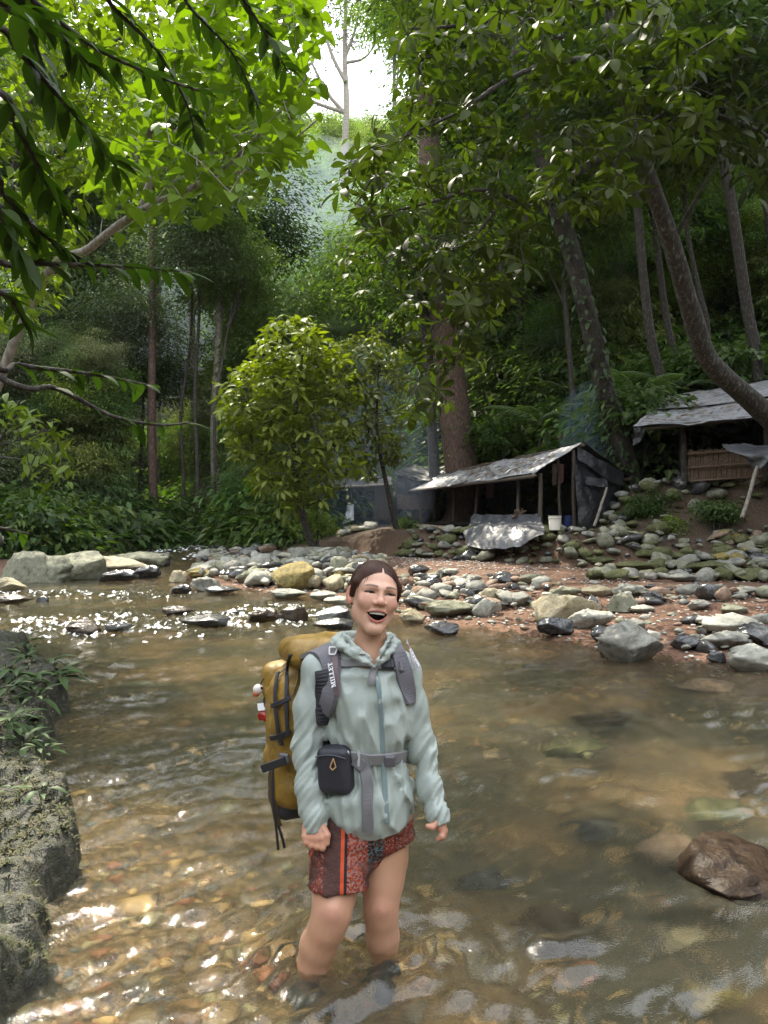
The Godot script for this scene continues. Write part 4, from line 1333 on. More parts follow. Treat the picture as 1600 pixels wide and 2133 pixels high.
	tree("bare_pale_tree", "tall pale nearly bare tree against the white sky in the valley gap", e, .42, .16, M.bark_pale, [["open", Vector3(0, -3, 0), 1.1, "leaf_dull", 1], ["open", Vector3(-4, -9, 1), .8, "leaf_dull", 1]], "", [
		[[W(722, 240, 65), W(680, 190, 65), W(640, 110, 65)], .22], [[W(720, 170, 65), W(690, 110, 65), W(665, 20, 65), W(655, -40, 65)], .2], [[W(718, 120, 66), W(740, 60, 66), W(756, -20, 66)], .18], [[W(722, 235, 65), W(660, 215, 65), W(610, 185, 65)], .2], [[W(722, 130, 65), W(760, 120, 65), W(790, 80, 64)], .15]])
	for k in [[700, 690, 552, 46], [688, 700, 600, 47]]:
		var st := stick("pale_stem", W(k[0], k[1], k[3]), W(k[0] + 8, k[2], k[3]), .16, .13, M.bark_pale, null, 8)
		tag(st, "pale bare stem in the hazy valley, " + ("taller and on the right" if k[0] == 700 else "shorter and on the left"), "tree")
	# the giant behind the hut
	var g := trunk_pts([[965, 1000, 24], [952, 900, 24], [935, 760, 24], [915, 560, 24.2], [893, 300, 24.5], [880, 60, 25], [872, -220, 25.5]])
	tree("giant_tree", "giant reddish trunk rising behind the long hut and out of view", g, .62, .26, M.bark_red, [["mid", Vector3(0, 2, 0), 1.9], ["dark", Vector3(3, -1, 2), 1.5], ["light", Vector3(2, -3.5, 1.5), 1.2], ["mid", Vector3(1.5, -5.5, 2.5), .9]], "")
	# dark leaning trunk right of the hut, with creepers
	var lt := trunk_pts([[1318, 1000, 18], [1295, 930, 18], [1262, 820, 17.8], [1225, 660, 17.4], [1190, 520, 17], [1150, 400, 16.5], [1115, 260, 16], [1085, 120, 15.5], [1060, -120, 15]])
	var ltt := tree("leaning_tree", "dark creeper-clad trunk leaning left over the end of the long hut", lt, .27, .16, M.bark_dark, [["dark", Vector3(.5, 2.5, -1.2), 1.3], ["mid", Vector3(3.2, 1.2, -.6), 1.2], ["dark", Vector3(3.2, -.3, -2), 1.1], ["tall", Vector3(5.4, 1.2, -1.5), 1.2]], "")
	var cr := Soup.new()
	var sp := spline(lt, 12)
	for k in sp.size():
		for j in 8:
			var a := R(0, TAU)
			var p: Vector3 = sp[k] + Vector3(cos(a) * .27, R(-.2, .2), sin(a) * .27)
			var f := R(.7, 1.4)
			leaf_into(cr, Transform3D(frame(Vector3(cos(a), R(-1.4, -.2), sin(a)), Vector3(cos(a), 1, sin(a))), p - ltt.position), R(.12, .26), R(.07, .13), .3, .2, 3, .8, Color(.035, .055, .02) * f)
	obj("creeper_leaves", cr.mesh(), M.leaf_dull, ltt).set_meta("kind", "stuff")
	var S := [
		[[[1388, 840, 19], [1360, 720, 19], [1345, 620, 19], [1330, 450, 18.8], [1326, 300, 18.6], [1318, 120, 18.4], [1310, -100, 18]], .13, .08, "slender dark stem left of the upper hut, rising straight", [["dark", Vector3(1.2, 1, 0), 1.2], ["mid", Vector3(-1.5, .6, .6), 1.0], ["weep", Vector3(2.6, .4, 1), .9]]],
		[[[1415, 800, 21], [1388, 660, 21], [1372, 540, 20.8], [1352, 380, 20.5], [1340, 200, 20]], .11, .07, "thin dark stem just right of the slender one", [["mid", Vector3(.5, .6, 0), 1.1]]],
		[[[1580, 780, 18], [1556, 640, 18], [1525, 430, 17.6], [1494, 270, 17.2], [1470, 100, 17], [1450, -80, 17]], .15, .09, "dark trunk leaning left above the upper hut roof", [["dark", Vector3(.4, -.6, .4), 1.1, "leaf_dull"], ["grey", Vector3(2.4, -1.6, .6), 1.0, "leaf_dull"], ["mid", Vector3(-1.8, 1, 1), 1.1]]],
		[[[1640, 760, 19], [1612, 520, 19], [1590, 330, 19], [1578, 180, 19], [1570, -60, 19]], .16, .1, "dark upright trunk near the right edge above the upper hut", [["dark", Vector3(.8, -1.4, .6), 1.1, "leaf_dull"], ["dark", Vector3(-1, 1, 0), 1.2]]],
		[[[1196, 880, 22], [1188, 760, 22], [1178, 640, 22], [1172, 500, 22]], .09, .06, "thin mossy pole-like stem above the palm fronds", [["mid", Vector3(0, .8, 0), .9]]],
		[[[1475, 700, 20], [1455, 600, 20], [1430, 470, 20], [1424, 330, 20]], .08, .05, "thin crooked stem between the slender stem and the leaning trunk", [["light", Vector3(0, .6, 0), .9]]],
		[[[905, 990, 24.5], [900, 900, 24.5], [893, 760, 24.5], [880, 600, 24.5]], .2, .14, "grey trunk standing left beside the giant reddish trunk", [["mid", Vector3(0, 1, 0), 1.2]]],
			]
	for q in S: tree("slender_tree", q[3], trunk_pts(q[0]), q[1], q[2], M.bark_dark, q[4])
	# shrubs that show singly
	var B := [
		[60, 1120, 25, "broad", 1.2, "leafy bush above the brown rock face on the far bank"], [150, 1125, 26, "broad", 1.1, "broad-leaved bush right of the leafy bush on the far bank"], [240, 1120, 26, "bush", 1.2, "dense green bush above the pale sloping slab"],
		[330, 1112, 27, "broad", 1.3, "heart-leaved bush above the upper rapids"], [385, 1090, 27.5, "bush", 1.6, "rounded bluish-green bush at the foot of the pale trunk"], [460, 1100, 28, "bush", 1.3, "dark bush beside the upper rapids"], [540, 1095, 27, "broad", 1.2, "sunlit bush between the river bend and the small leafy tree"],
		[590, 1110, 23, "sprig", 1.0, "bright green sprig at the left of the small leafy tree's foot"], [660, 1085, 20, "sprig", .9, "bright rosette of leaves right of the small leafy tree's stem"], [1030, 900, 24, "bush", 1.3, "sunlit bush above the middle of the long hut's roof"], [1180, 850, 25, "mid", .6, "bright bush behind the palm fronds"],
		[1400, 1090, 15.6, "sprig", .5, "low plants on the red earth bank below the upper hut"], [1500, 1060, 15.3, "broad", .45, "broad-leaved plant left of the prop pole"], [1340, 1060, 16.5, "bush", .6, "leafy plant on the stones left of the upper hut"], [852, 1098, 20, "bush", .35, "tuft of green plants at the left end of the long hut"],
		[1330, 850, 18, "broad", 1.2, "grey-leaved bush left of the upper hut's roof"], [1550, 760, 19, "broad", 1.5, "dark bush above the upper hut's roof"], [1450, 770, 20, "bush", 1.4, "green bush above the left part of the upper hut's ridge"]]
	for q in B:
		var p := W(q[0], q[1], q[2])
		p.y = ground(p.x, -p.z)
		var r := thing("bush", q[5], "bush", p, "bushes of the forest edge")
		var o := obj("foliage", crowns[q[3]], M.leaf_young if q[3] == "sprig" else M.leaf, r)
		var k: float = q[4]
		o.transform = Transform3D(Basis(Vector3.UP, R(0, TAU)) * Basis.from_scale(Vector3(k, k, k)), Vector3(0, maxf(W(q[0], q[1], q[2]).y - p.y, .35 * k), 0))
		o.set_meta("kind", "stuff")
		for j in 3: stick("stem", Vector3(R(-.1, .1), -.1, R(-.1, .1)), o.position + Vector3(R(-.4, .4) * k, R(-.2, .3) * k, R(-.3, .3) * k), .025, .01, M.bark_dark, r, 5)
	palms()

func frond_mesh(l: float, pairs: int, leaf: float, w: float, arch: float, col: Color) -> ArrayMesh:
	var s := Soup.new()
	for k in pairs:
		var u := (k + 1.0) / (pairs + 1.0)
		var p := Vector3(0, arch * l * (u - 1.5 * u * u), l * u)
		var ln := leaf * (sin(PI * (.12 + .84 * u))) + .02
		for sd in [-1.0, 1.0]:
			var dir := Vector3(sd, -.25, .55 + u * .6)
			leaf_into(s, Transform3D(frame(dir), p), ln, w, .35, .15, 4, .7, col * R(.8, 1.2))
	return s.mesh()

func palms() -> void:
	var P := [[1125, 888, 22.6, 8, "young palm with pale arching fronds behind the long hut roof"], [1195, 842, 24, 5, "young palm with fronds reaching over the crumpled plastic shelter"], [1325, 830, 19, 5, "large pale-leaved plant between the leaning dark trunk and the upper hut"], [1420, 830, 19.5, 4, "palm with stiff fronds just above the upper hut's ridge"]]
	for q in P:
		var p := W(q[0], q[1], q[2])
		p.y = ground(p.x, -p.z)
		var top := W(q[0], q[1], q[2]) - p
		var r := thing("palm", q[4], "palm", p, "young palms on the slope")
		stick("stem", Vector3(0, -.1, 0), top, .06, .04, M.bark_dark, r)
		for k in q[3]:
			var a: float = TAU * k / q[3] + R(-.3, .3)
			var o := obj("frond", frond_mesh(R(1.4, 2.0), 19, .55, .075, .5, Color(.13, .18, .09)), M.leaf, r)
			o.transform = Transform3D(frame(Vector3(cos(a), R(.25, .7), sin(a))), top)
			var st := Soup.new()
			var rp := []
			for j in 7:
				var u := j / 6.0
				rp.append(Vector3(0, .5 * 1.35 * (u - 1.5 * u * u), 1.35 * u))
			tube(st, rp, taper(7, .014, .004), 5)
			obj("midrib", st.mesh(), M.leaf_stalk, o)

# ---------- the boughs close to the viewer
func leaf_mesh(ll: float, lw: float, bend: float, fold: float, fat: float, col: Color, segs := 6) -> ArrayMesh:
	var s := Soup.new()
	leaf_into(s, Transform3D(), ll, lw, bend, fold, segs, fat, col)
	s.smooth()
	return s.mesh()

func BUILD_40_boughs() -> void:
	# long-leaved boughs hanging in from the upper left
	var shapes := []
	for k in 8:
		var f := R(.75, 1.3)
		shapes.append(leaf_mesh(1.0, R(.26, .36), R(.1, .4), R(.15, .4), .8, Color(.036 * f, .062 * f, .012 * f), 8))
	var boughs := [
		[[[-60, -90, 2.3], [80, 10, 2.4], [200, 100, 2.6], [330, 160, 2.8], [450, 200, 3.0]], 26, .17], [[[-80, 20, 2.1], [40, 110, 2.2], [130, 210, 2.3], [200, 290, 2.45], [250, 360, 2.6]], 26, .17],
		[[[-80, 150, 1.9], [30, 260, 2.0], [90, 370, 2.1], [140, 460, 2.2]], 24, .16], [[[-90, 300, 2.2], [10, 410, 2.3], [90, 490, 2.4], [170, 540, 2.5]], 24, .16], [[[-80, 500, 2.3], [60, 545, 2.4], [200, 552, 2.5], [310, 558, 2.6], [400, 568, 2.7]], 20, .16],
		[[[-80, 560, 2.2], [10, 610, 2.3], [60, 690, 2.4]], 14, .15], [[[-80, 720, 2.6], [40, 760, 2.7], [160, 775, 2.8], [250, 790, 2.9], [320, 805, 3.0]], 16, .15], [[[-60, 750, 2.6], [120, 810, 2.7], [230, 865, 2.8], [330, 885, 2.9], [395, 880, 3.0]], 9, .14],
		[[[120, -100, 3.0], [240, 20, 3.1], [330, 110, 3.2], [390, 220, 3.3], [410, 300, 3.4]], 26, .17], [[[280, -100, 3.3], [400, 20, 3.4], [490, 120, 3.5], [540, 230, 3.6]], 24, .16], [[[-40, -100, 2.5], [60, 60, 2.6], [110, 200, 2.7]], 22, .17], [[[-70, 1085, 2.8], [0, 1100, 2.8], [60, 1112, 2.9]], 5, .12],
		[[[420, -110, 3.3], [500, -10, 3.4], [560, 80, 3.5], [600, 150, 3.6]], 22, .15], [[[-80, 380, 2.0], [0, 450, 2.05], [60, 560, 2.1]], 16, .15], [[[-90, -20, 1.8], [20, 20, 1.9], [110, 60, 2.0], [190, 140, 2.1]], 20, .17]]
	var tr := thing("overhanging_tree", "dark long-leaved tree on the left bank whose boughs hang into the upper left", "tree", Vector3(-4.6, ground(-4.6, 3.6), -3.6))
	var o0 := tr.position
	var tp := [Vector3(-4.6, .2, -3.6), Vector3(-4.3, 3.2, -3.5), Vector3(-3.9, 7.0, -3.8), Vector3(-3.6, 11.6, -7.0)]
	obj("trunk", tube_mesh(spline(tp, 6).map(func(p): return p - o0), taper(19, .22, .1), 12, .12), M.bark_dark, tr)
	var tr_b := thing("overhanging_tree", "second dark long-leaved tree whose boughs cross in front of the round-leaved tree", "tree", Vector3(-5.4, ground(-5.4, 5.2), -5.2))
	obj("trunk", tube_mesh(spline(tp, 6).map(func(p): return p - o0), taper(19, .2, .07), 12, .12), M.bark_dark, tr_b)
	var tr_a := tr
	for bi in boughs.size():
		var q: Array = boughs[bi]
		tr = tr_b if bi > 7 else tr_a
		o0 = tr.position
		var pts := trunk_pts(q[0])
		var joint: Vector3 = (tp[1] as Vector3).lerp(tp[3], clampf((pts[0].y - 1.5) / 9.0, 0.0, 1.0))
		pts.push_front(joint.lerp(pts[0], .5) + Vector3(0, .15, 0))
		pts.push_front(joint)
		var sp := spline(pts, 8)
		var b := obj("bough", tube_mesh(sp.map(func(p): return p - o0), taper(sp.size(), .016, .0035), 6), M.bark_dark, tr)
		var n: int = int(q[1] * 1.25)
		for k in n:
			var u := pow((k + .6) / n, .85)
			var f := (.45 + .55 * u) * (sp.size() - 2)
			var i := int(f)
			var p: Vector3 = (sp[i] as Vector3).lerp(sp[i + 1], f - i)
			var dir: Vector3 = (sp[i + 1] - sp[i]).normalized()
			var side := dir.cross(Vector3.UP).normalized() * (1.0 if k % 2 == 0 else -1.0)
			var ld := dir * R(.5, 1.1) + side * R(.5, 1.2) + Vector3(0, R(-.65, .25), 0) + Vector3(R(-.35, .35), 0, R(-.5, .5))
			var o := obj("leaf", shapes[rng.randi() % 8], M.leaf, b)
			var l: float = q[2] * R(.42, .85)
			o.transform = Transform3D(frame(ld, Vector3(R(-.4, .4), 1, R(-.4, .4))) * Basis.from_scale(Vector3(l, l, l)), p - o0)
	tr = tr_a
	o0 = tr.position
	for c in [["mid", Vector3(-4.6, 8.2, -3.2), Vector3(.7, .5, .7)], ["mid", Vector3(-3.3, 12.4, -8.4), Vector3(.62, .42, .5)], ["mid", Vector3(-4.4, 12.0, -7.4), Vector3(.5, .3, .45)]]:
		var o := obj("crown", crowns[c[0]], M.leaf, tr)
		o.transform = Transform3D(Basis.from_scale(c[2]), c[1] - o0)
		o.set_meta("kind", "stuff")
	# broad round-leaved tree, sunlit from behind
	var round_shapes := []
	for k in 6:
		var f := R(.8, 1.2)
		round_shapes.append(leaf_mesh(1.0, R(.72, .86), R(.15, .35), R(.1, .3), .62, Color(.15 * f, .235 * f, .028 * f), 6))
	var spots := region_spots([[200, 330], [320, 170], [390, -50], [645, -50], [668, 60], [668, 200], [650, 290], [590, 370], [500, 420], [400, 460], [280, 480], [220, 420]], 1350, 5.6, 8.2)
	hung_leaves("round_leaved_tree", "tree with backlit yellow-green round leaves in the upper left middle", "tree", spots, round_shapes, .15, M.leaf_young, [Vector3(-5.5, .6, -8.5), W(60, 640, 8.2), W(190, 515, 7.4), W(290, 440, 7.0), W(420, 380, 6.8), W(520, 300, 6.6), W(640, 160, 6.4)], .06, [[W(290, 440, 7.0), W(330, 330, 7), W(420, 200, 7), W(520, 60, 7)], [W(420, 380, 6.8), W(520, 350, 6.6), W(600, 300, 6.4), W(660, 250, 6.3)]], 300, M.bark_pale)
	# the tree behind the boughs: pale green and yellow
	var sp2 := region_spots([[-60, -60], [230, -60], [420, 0], [330, 160], [200, 330], [160, 520], [120, 640], [-60, 700]], 2300, 7.5, 11.0)
	var lance := []
	for k in 6:
		var f := R(.7, 1.3)
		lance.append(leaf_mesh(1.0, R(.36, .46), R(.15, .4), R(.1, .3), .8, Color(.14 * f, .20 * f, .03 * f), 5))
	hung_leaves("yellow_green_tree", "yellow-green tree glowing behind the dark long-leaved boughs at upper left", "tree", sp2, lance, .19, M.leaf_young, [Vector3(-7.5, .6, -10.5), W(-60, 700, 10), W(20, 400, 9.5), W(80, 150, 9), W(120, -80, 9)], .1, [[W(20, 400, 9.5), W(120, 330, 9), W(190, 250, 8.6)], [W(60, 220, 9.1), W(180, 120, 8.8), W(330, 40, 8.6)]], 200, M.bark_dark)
	# whorled-leaved tree over the right half
	var wh := []
	for k in 5:
		var s := Soup.new()
		var f := R(.8, 1.2)
		for j in 7:
			var a := TAU * j / 7.0 + R(-.25, .25)
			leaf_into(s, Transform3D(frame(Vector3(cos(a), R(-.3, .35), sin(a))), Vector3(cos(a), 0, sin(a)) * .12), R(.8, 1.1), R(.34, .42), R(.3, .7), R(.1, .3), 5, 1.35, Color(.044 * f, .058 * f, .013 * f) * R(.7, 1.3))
		s.smooth()
		wh.append(s.mesh())
	var one := []
	for k in 6:
		var f := R(.75, 1.25)
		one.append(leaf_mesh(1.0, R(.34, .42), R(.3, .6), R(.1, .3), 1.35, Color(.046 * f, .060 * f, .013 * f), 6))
	var poly := [[765, -40], [830, 60], [870, 150], [800, 250], [712, 300], [690, 420], [700, 540], [760, 640], [850, 690], [842, 880], [885, 910], [960, 760], [1000, 690], [1085, 560], [1150, 480], [1300, 430], [1440, 330], [1520, 200], [1540, -40]]
	var ws := region_spots(poly, 540, 7.4, 11.2)
	var tr2 := trunk_pts([[1720, 985, 15.2], [1640, 905, 14.6], [1560, 830, 14], [1480, 755, 13.3], [1440, 650, 12.7], [1400, 510, 12], [1355, 380, 11.4], [1320, 280, 11], [1282, 110, 10.4], [1262, -60, 10], [1240, -260, 10]])
	var br := [[[W(1326, 290, 11), W(1215, 350, 10.4), W(1150, 410, 10), W(1108, 434, 9.8), W(1080, 480, 9.6), W(1050, 540, 9.4), W(1018, 620, 9.2), W(990, 690, 9.1), W(930, 780, 9.0)], .065], [[W(1108, 434, 9.8), W(1050, 405, 9.4), W(990, 396, 9.1), W(900, 420, 8.8), W(780, 450, 8.6)], .04], [[W(1285, 120, 10.4), W(1150, 130, 9.8), W(1050, 170, 9.4), W(960, 230, 9.0), W(830, 290, 8.7)], .05], [[W(1270, 0, 10.1), W(1120, 20, 9.6), W(980, 50, 9.2), W(850, 60, 9)], .05], [[W(1400, 510, 12), W(1440, 430, 11.6), W(1500, 330, 11.2)], .04], [[W(1320, 280, 11), W(1400, 220, 10.6), W(1470, 150, 10.4)], .04], [[W(1050, 405, 9.4), W(980, 500, 9.0), W(860, 560, 8.8)], .025], [[W(1018, 620, 9.2), W(930, 640, 9.0), W(860, 760, 8.9)], .022]]
	var root := thing("whorled_leaf_tree", "slanting tree from beside the upper hut with big leaves in whorls over the right half", "tree", Vector3(tr2[0].x, ground(tr2[0].x, -tr2[0].z) - .1, tr2[0].z))
	var o1 := root.position
	tr2.push_front(o1)
	var s2 := spline(tr2, 6)
	obj("trunk", tube_mesh(s2.map(func(p): return p - o1), taper(s2.size(), .25, .045), 14, .1), M.bark_mottled, root)
	var lines := []
	for b in br:
		var bp := spline(b[0], 6)
		lines.append_array(bp)
		obj("branch", tube_mesh(bp.map(func(p): return p - o1), taper(bp.size(), b[1], .01), 7, .08), M.bark_dark, root)
	ws = by_distance(ws, lines)
	var depth := range(ws.size())
	depth.sort_custom(func(a, b): return ws[a].z > ws[b].z)
	var front := {}
	for k in 42: front[depth[k]] = true
	var joined := []
	var tw := Soup.new()
	var mm := MultiMesh.new()
	mm.transform_format = MultiMesh.TRANSFORM_3D
	mm.mesh = wh[0]
	var rest := []
	for k in ws.size():
		var p: Vector3 = ws[k]
		var near := nearest(lines, p)
		if p.distance_to(near) > 1.2: p = near.lerp(p, 1.2 / p.distance_to(near))
		joined.append(p)
		lines.append(near.lerp(p, .6))
		lines.append(p)
		var mid := near.lerp(p, .55) + Vector3(R(-.1, .1), R(-.05, .12), R(-.1, .1))
		tube(tw, spline([near - o1, mid - o1, p - o1], 3), taper(7, .008, .005), 4, 0.0, false)
		var up := Vector3(R(-.5, .5), 1, R(-.5, .5)) if R(0, 1) > .35 else (p - near).normalized() + Vector3(0, .2, 0)
		var bs := frame(up.cross(Vector3(R(-1, 1), .1, R(-1, 1))), up)
		var sz := R(.17, .265)
		if front.has(k):
			for j in 7:
				var a := TAU * j / 7.0 + R(-.25, .25)
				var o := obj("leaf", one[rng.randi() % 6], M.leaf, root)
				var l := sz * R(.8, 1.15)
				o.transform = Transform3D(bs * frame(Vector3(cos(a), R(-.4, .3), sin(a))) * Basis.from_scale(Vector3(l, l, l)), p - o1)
		else: rest.append(Transform3D(bs * Basis.from_scale(Vector3(sz, sz, sz)), p - o1))
	obj("twigs", tw.mesh(), M.bark_dark, root).set_meta("kind", "stuff")
	for j in 5:
		var m2 := MultiMesh.new()
		m2.transform_format = MultiMesh.TRANSFORM_3D
		m2.mesh = wh[j]
		var mine := []
		for k in range(j, rest.size(), 5): mine.append(rest[k])
		m2.instance_count = mine.size()
		for k in mine.size(): m2.set_instance_transform(k, mine[k])
		var o := MultiMeshInstance3D.new()
		o.name = "foliage"
		o.multimesh = m2
		o.material_override = M.leaf
		root.add_child(o, true)
		o.set_meta("kind", "stuff")
	for c in [["dark", Vector3(4.8, 8.6, -12.5), Vector3(.9, .6, .8)]]:
		var o := obj("crown", crowns[c[0]], M.leaf_dull, root)
		o.transform = Transform3D(Basis.from_scale(c[2]), c[1] - o1)
		o.set_meta("kind", "stuff")
	# bright sprays at the left edge
	var sp3 := region_spots([[-20, 830], [60, 840], [150, 900], [140, 1000], [60, 1010], [20, 900]], 120, 6.5, 7.5)
	hung_leaves("bright_sapling", "bright green sapling lit by the sun at the left edge above the rocks", "sapling", sp3, lance, .13, M.leaf_young, [Vector3(-5.2, .4, -7.6), W(-20, 950, 7.4), W(10, 900, 7.2), W(40, 850, 7.0)], .02, [[W(-10, 930, 7.3), W(60, 910, 7), W(120, 890, 6.9)], [W(-15, 950, 7.3), W(60, 960, 7), W(120, 980, 6.9)]], 120, M.bark_dark)
	whorl_tree("small_tree", "small leafy tree on the bank with sunlit yellow-green top", [[465, 800], [530, 745], [555, 690], [585, 650], [640, 665], [700, 725], [745, 790], [740, 900], [750, 960], [690, 1035], [600, 1075], [520, 1010], [490, 940], [450, 880]], 620, 17.4, 19.8, [[655, 1150, 18.6], [632, 1080, 18.6], [618, 1000, 18.6], [612, 900, 18.7], [622, 800, 18.8], [630, 730, 18.8]], .11, .26, Color(.165, .20, .032))
	whorl_tree("small_tree", "slender light tree in the smoke between the leafy tree and the long hut", [[660, 760], [720, 705], [780, 690], [840, 740], [845, 850], [830, 960], [770, 1000], [690, 900]], 330, 19.4, 20.8, [[828, 1112, 20], [812, 1040, 20], [795, 960, 20], [785, 880, 20], [790, 760, 20.2]], .09, .24, Color(.14, .165, .05))
	var dark := []
	for k in 6:
		var f := R(.6, 1.3)
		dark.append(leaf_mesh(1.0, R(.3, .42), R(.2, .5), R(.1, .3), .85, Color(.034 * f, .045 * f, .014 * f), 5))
	var sp4 := region_spots([[1370, -60], [1480, -60], [1500, 20], [1560, 40], [1650, -40], [1650, 420], [1560, 400], [1500, 330], [1400, 300], [1330, 180]], 900, 9.5, 13.0)
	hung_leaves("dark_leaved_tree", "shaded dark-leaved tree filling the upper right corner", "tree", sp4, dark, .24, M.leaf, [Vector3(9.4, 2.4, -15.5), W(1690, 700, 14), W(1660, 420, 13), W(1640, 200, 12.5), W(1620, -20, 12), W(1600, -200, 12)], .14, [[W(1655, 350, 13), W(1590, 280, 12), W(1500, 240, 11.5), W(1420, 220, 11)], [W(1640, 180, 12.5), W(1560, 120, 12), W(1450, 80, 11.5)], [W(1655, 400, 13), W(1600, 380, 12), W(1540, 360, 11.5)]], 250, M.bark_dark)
	ledge_plants()

func whorl_tree(called: String, label: String, poly: Array, n: int, d0: float, d1: float, stem: Array, r0: float, size: float, col: Color) -> void:
	var sp := spline(trunk_pts(stem), 5)
	var base := Vector3(sp[0].x, ground(sp[0].x, -sp[0].z) - .1, sp[0].z)
	sp.push_front(base)
	var root := thing(called, label, "tree", base)
	obj("trunk", tube_mesh(sp.map(func(p): return p - base), taper(sp.size(), r0, .02), 10, .12), M.bark_dark, root)
	var shapes := []
	for k in 5:
		var s := Soup.new()
		for j in 6:
			var a := TAU * j / 6.0 + R(-.3, .3)
			leaf_into(s, Transform3D(frame(Vector3(cos(a), R(-.6, .4), sin(a))), Vector3(cos(a), R(-.3, .3), sin(a)) * .25), R(.7, 1.15), R(.34, .44), R(.2, .6), R(.1, .3), 3, 1.0, col * R(.7, 1.3))
		s.smooth()
		shapes.append(s.mesh())
	var spots := region_spots(poly, n, d0, d1, .9)
	var lists := [[], [], [], [], []]
	var tw := Soup.new()
	var wood := sp.slice(6)
	spots = by_distance(spots, wood)
	for k in spots.size():
		var p: Vector3 = spots[k]
		if k % 3 == 0:
			var near := nearest(wood, p)
			wood.append(near.lerp(p, .5))
			wood.append(p)
			tube(tw, spline([near - base, near.lerp(p, .55) - base + Vector3(R(-.15, .15), R(-.2, .1), R(-.15, .15)), p - base], 3), taper(7, .014, .006), 4, 0.0, false)
		var up := Vector3(R(-.7, .7), 1, R(-.7, .7))
		var l := size * R(.7, 1.3)
		lists[k % 5].append(Transform3D(frame(up.cross(Vector3(R(-1, 1), .1, R(-1, 1))), up) * Basis.from_scale(Vector3(l, l, l)), p - base))
	obj("twigs", tw.mesh(), M.bark_dark, root).set_meta("kind", "stuff")
	for j in 5:
		var m2 := MultiMesh.new()
		m2.transform_format = MultiMesh.TRANSFORM_3D
		m2.mesh = shapes[j]
		m2.instance_count = lists[j].size()
		for k in lists[j].size(): m2.set_instance_transform(k, lists[j][k])
		var o := MultiMeshInstance3D.new()
		o.name = "foliage"
		o.multimesh = m2
		o.material_override = M.leaf_young
		root.add_child(o, true)
		o.set_meta("kind", "stuff")

func nearest(list: Array, p: Vector3) -> Vector3:
	var best: Vector3 = list[0]
	var bd := p.distance_squared_to(best)
	for l in list:
		var e := p.distance_squared_to(l)
		if e < bd:
			bd = e
			best = l
	return best

func by_distance(spots: Array, lines: Array) -> Array:   # those close to the wood first
	var keyed := []
	for p in spots: keyed.append([p.distance_squared_to(nearest(lines, p)), p])
	keyed.sort_custom(func(a, b): return a[0] < b[0])
	return keyed.map(func(q): return q[1])

func region_spots(poly: Array, n: int, d0: float, d1: float, grain := .16) -> Array:   # points spread through a hanging volume of foliage, clumped
	var pv := PackedVector2Array()
	var lo := Vector2(9e9, 9e9)
	var hi := -lo
	for q in poly:
		pv.append(Vector2(q[0], q[1]))
		lo = lo.min(pv[-1])
		hi = hi.max(pv[-1])
	var out := []
	var tries := 0
	while out.size() < n and tries < n * 60:
		tries += 1
		var p := Vector2(R(lo.x, hi.x), R(lo.y, hi.y))
		if not Geometry2D.is_point_in_polygon(p, pv): continue
		if n2.get_noise_2d(p.x * grain, p.y * grain * 1.4) < R(-.75, .15): continue
		var w := W(p.x, p.y, R(d0, d1))
		out.append(w + Vector3(R(-.1, .1), R(-.1, .1), 0))
	return out

func hung_leaves(called: String, label: String, cat: String, spots: Array, shapes: Array, ll: float, mat: Material, stem: Array, r0: float, branches: Array, singles: int, bark: Material) -> void:
	var base: Vector3 = stem[0]
	base.y = ground(base.x, -base.z) - .1
	stem[0] = base
	var root := thing(called, label, cat, base)
	var sp := spline(stem, 6)
	var lines := sp.slice(6)
	obj("trunk", tube_mesh(sp.map(func(p): return p - base), taper(sp.size(), r0, .008), 9, .1), bark, root)
	for b in branches:
		var bp := spline(b, 5)
		lines.append_array(bp)
		obj("branch", tube_mesh(bp.map(func(p): return p - base), taper(bp.size(), r0 * .4, .006), 6, .1), bark, root)
	spots.sort_custom(func(a, b): return a.z > b.z)
	var tw := Soup.new()
	var rest := []
	for k in spots.size():
		var p: Vector3 = spots[k]
		if k % 6 == 0:
			var near := nearest(lines, p)
			lines.append(near.lerp(p, .55))
			lines.append(p)
			tube(tw, spline([near - base, near.lerp(p, .5) - base + Vector3(R(-.06, .06), R(0, .08), R(-.06, .06)), p - base], 3), taper(7, .006, .003), 4, 0.0, false)
		var a := R(0, TAU)
		var bs := frame(Vector3(cos(a), R(-.9, .1), sin(a)), Vector3(R(-.5, .5), 1, R(-.5, .5)))
		var l := ll * R(.7, 1.25)
		var t := Transform3D(bs * Basis.from_scale(Vector3(l, l, l)), p - base)
		if k < singles: obj("leaf", shapes[rng.randi() % shapes.size()], mat, root).transform = t
		else: rest.append(t)
	obj("twigs", tw.mesh(), bark, root).set_meta("kind", "stuff")
	if rest.is_empty(): return
	for j in shapes.size():
		var mine := []
		for k in range(j, rest.size(), shapes.size()): mine.append(rest[k])
		var m2 := MultiMesh.new()
		m2.transform_format = MultiMesh.TRANSFORM_3D
		m2.mesh = shapes[j]
		m2.instance_count = mine.size()
		for k in mine.size(): m2.set_instance_transform(k, mine[k])
		var o := MultiMeshInstance3D.new()
		o.name = "foliage"
		o.multimesh = m2
		o.material_override = mat
		root.add_child(o, true)
		o.set_meta("kind", "stuff")

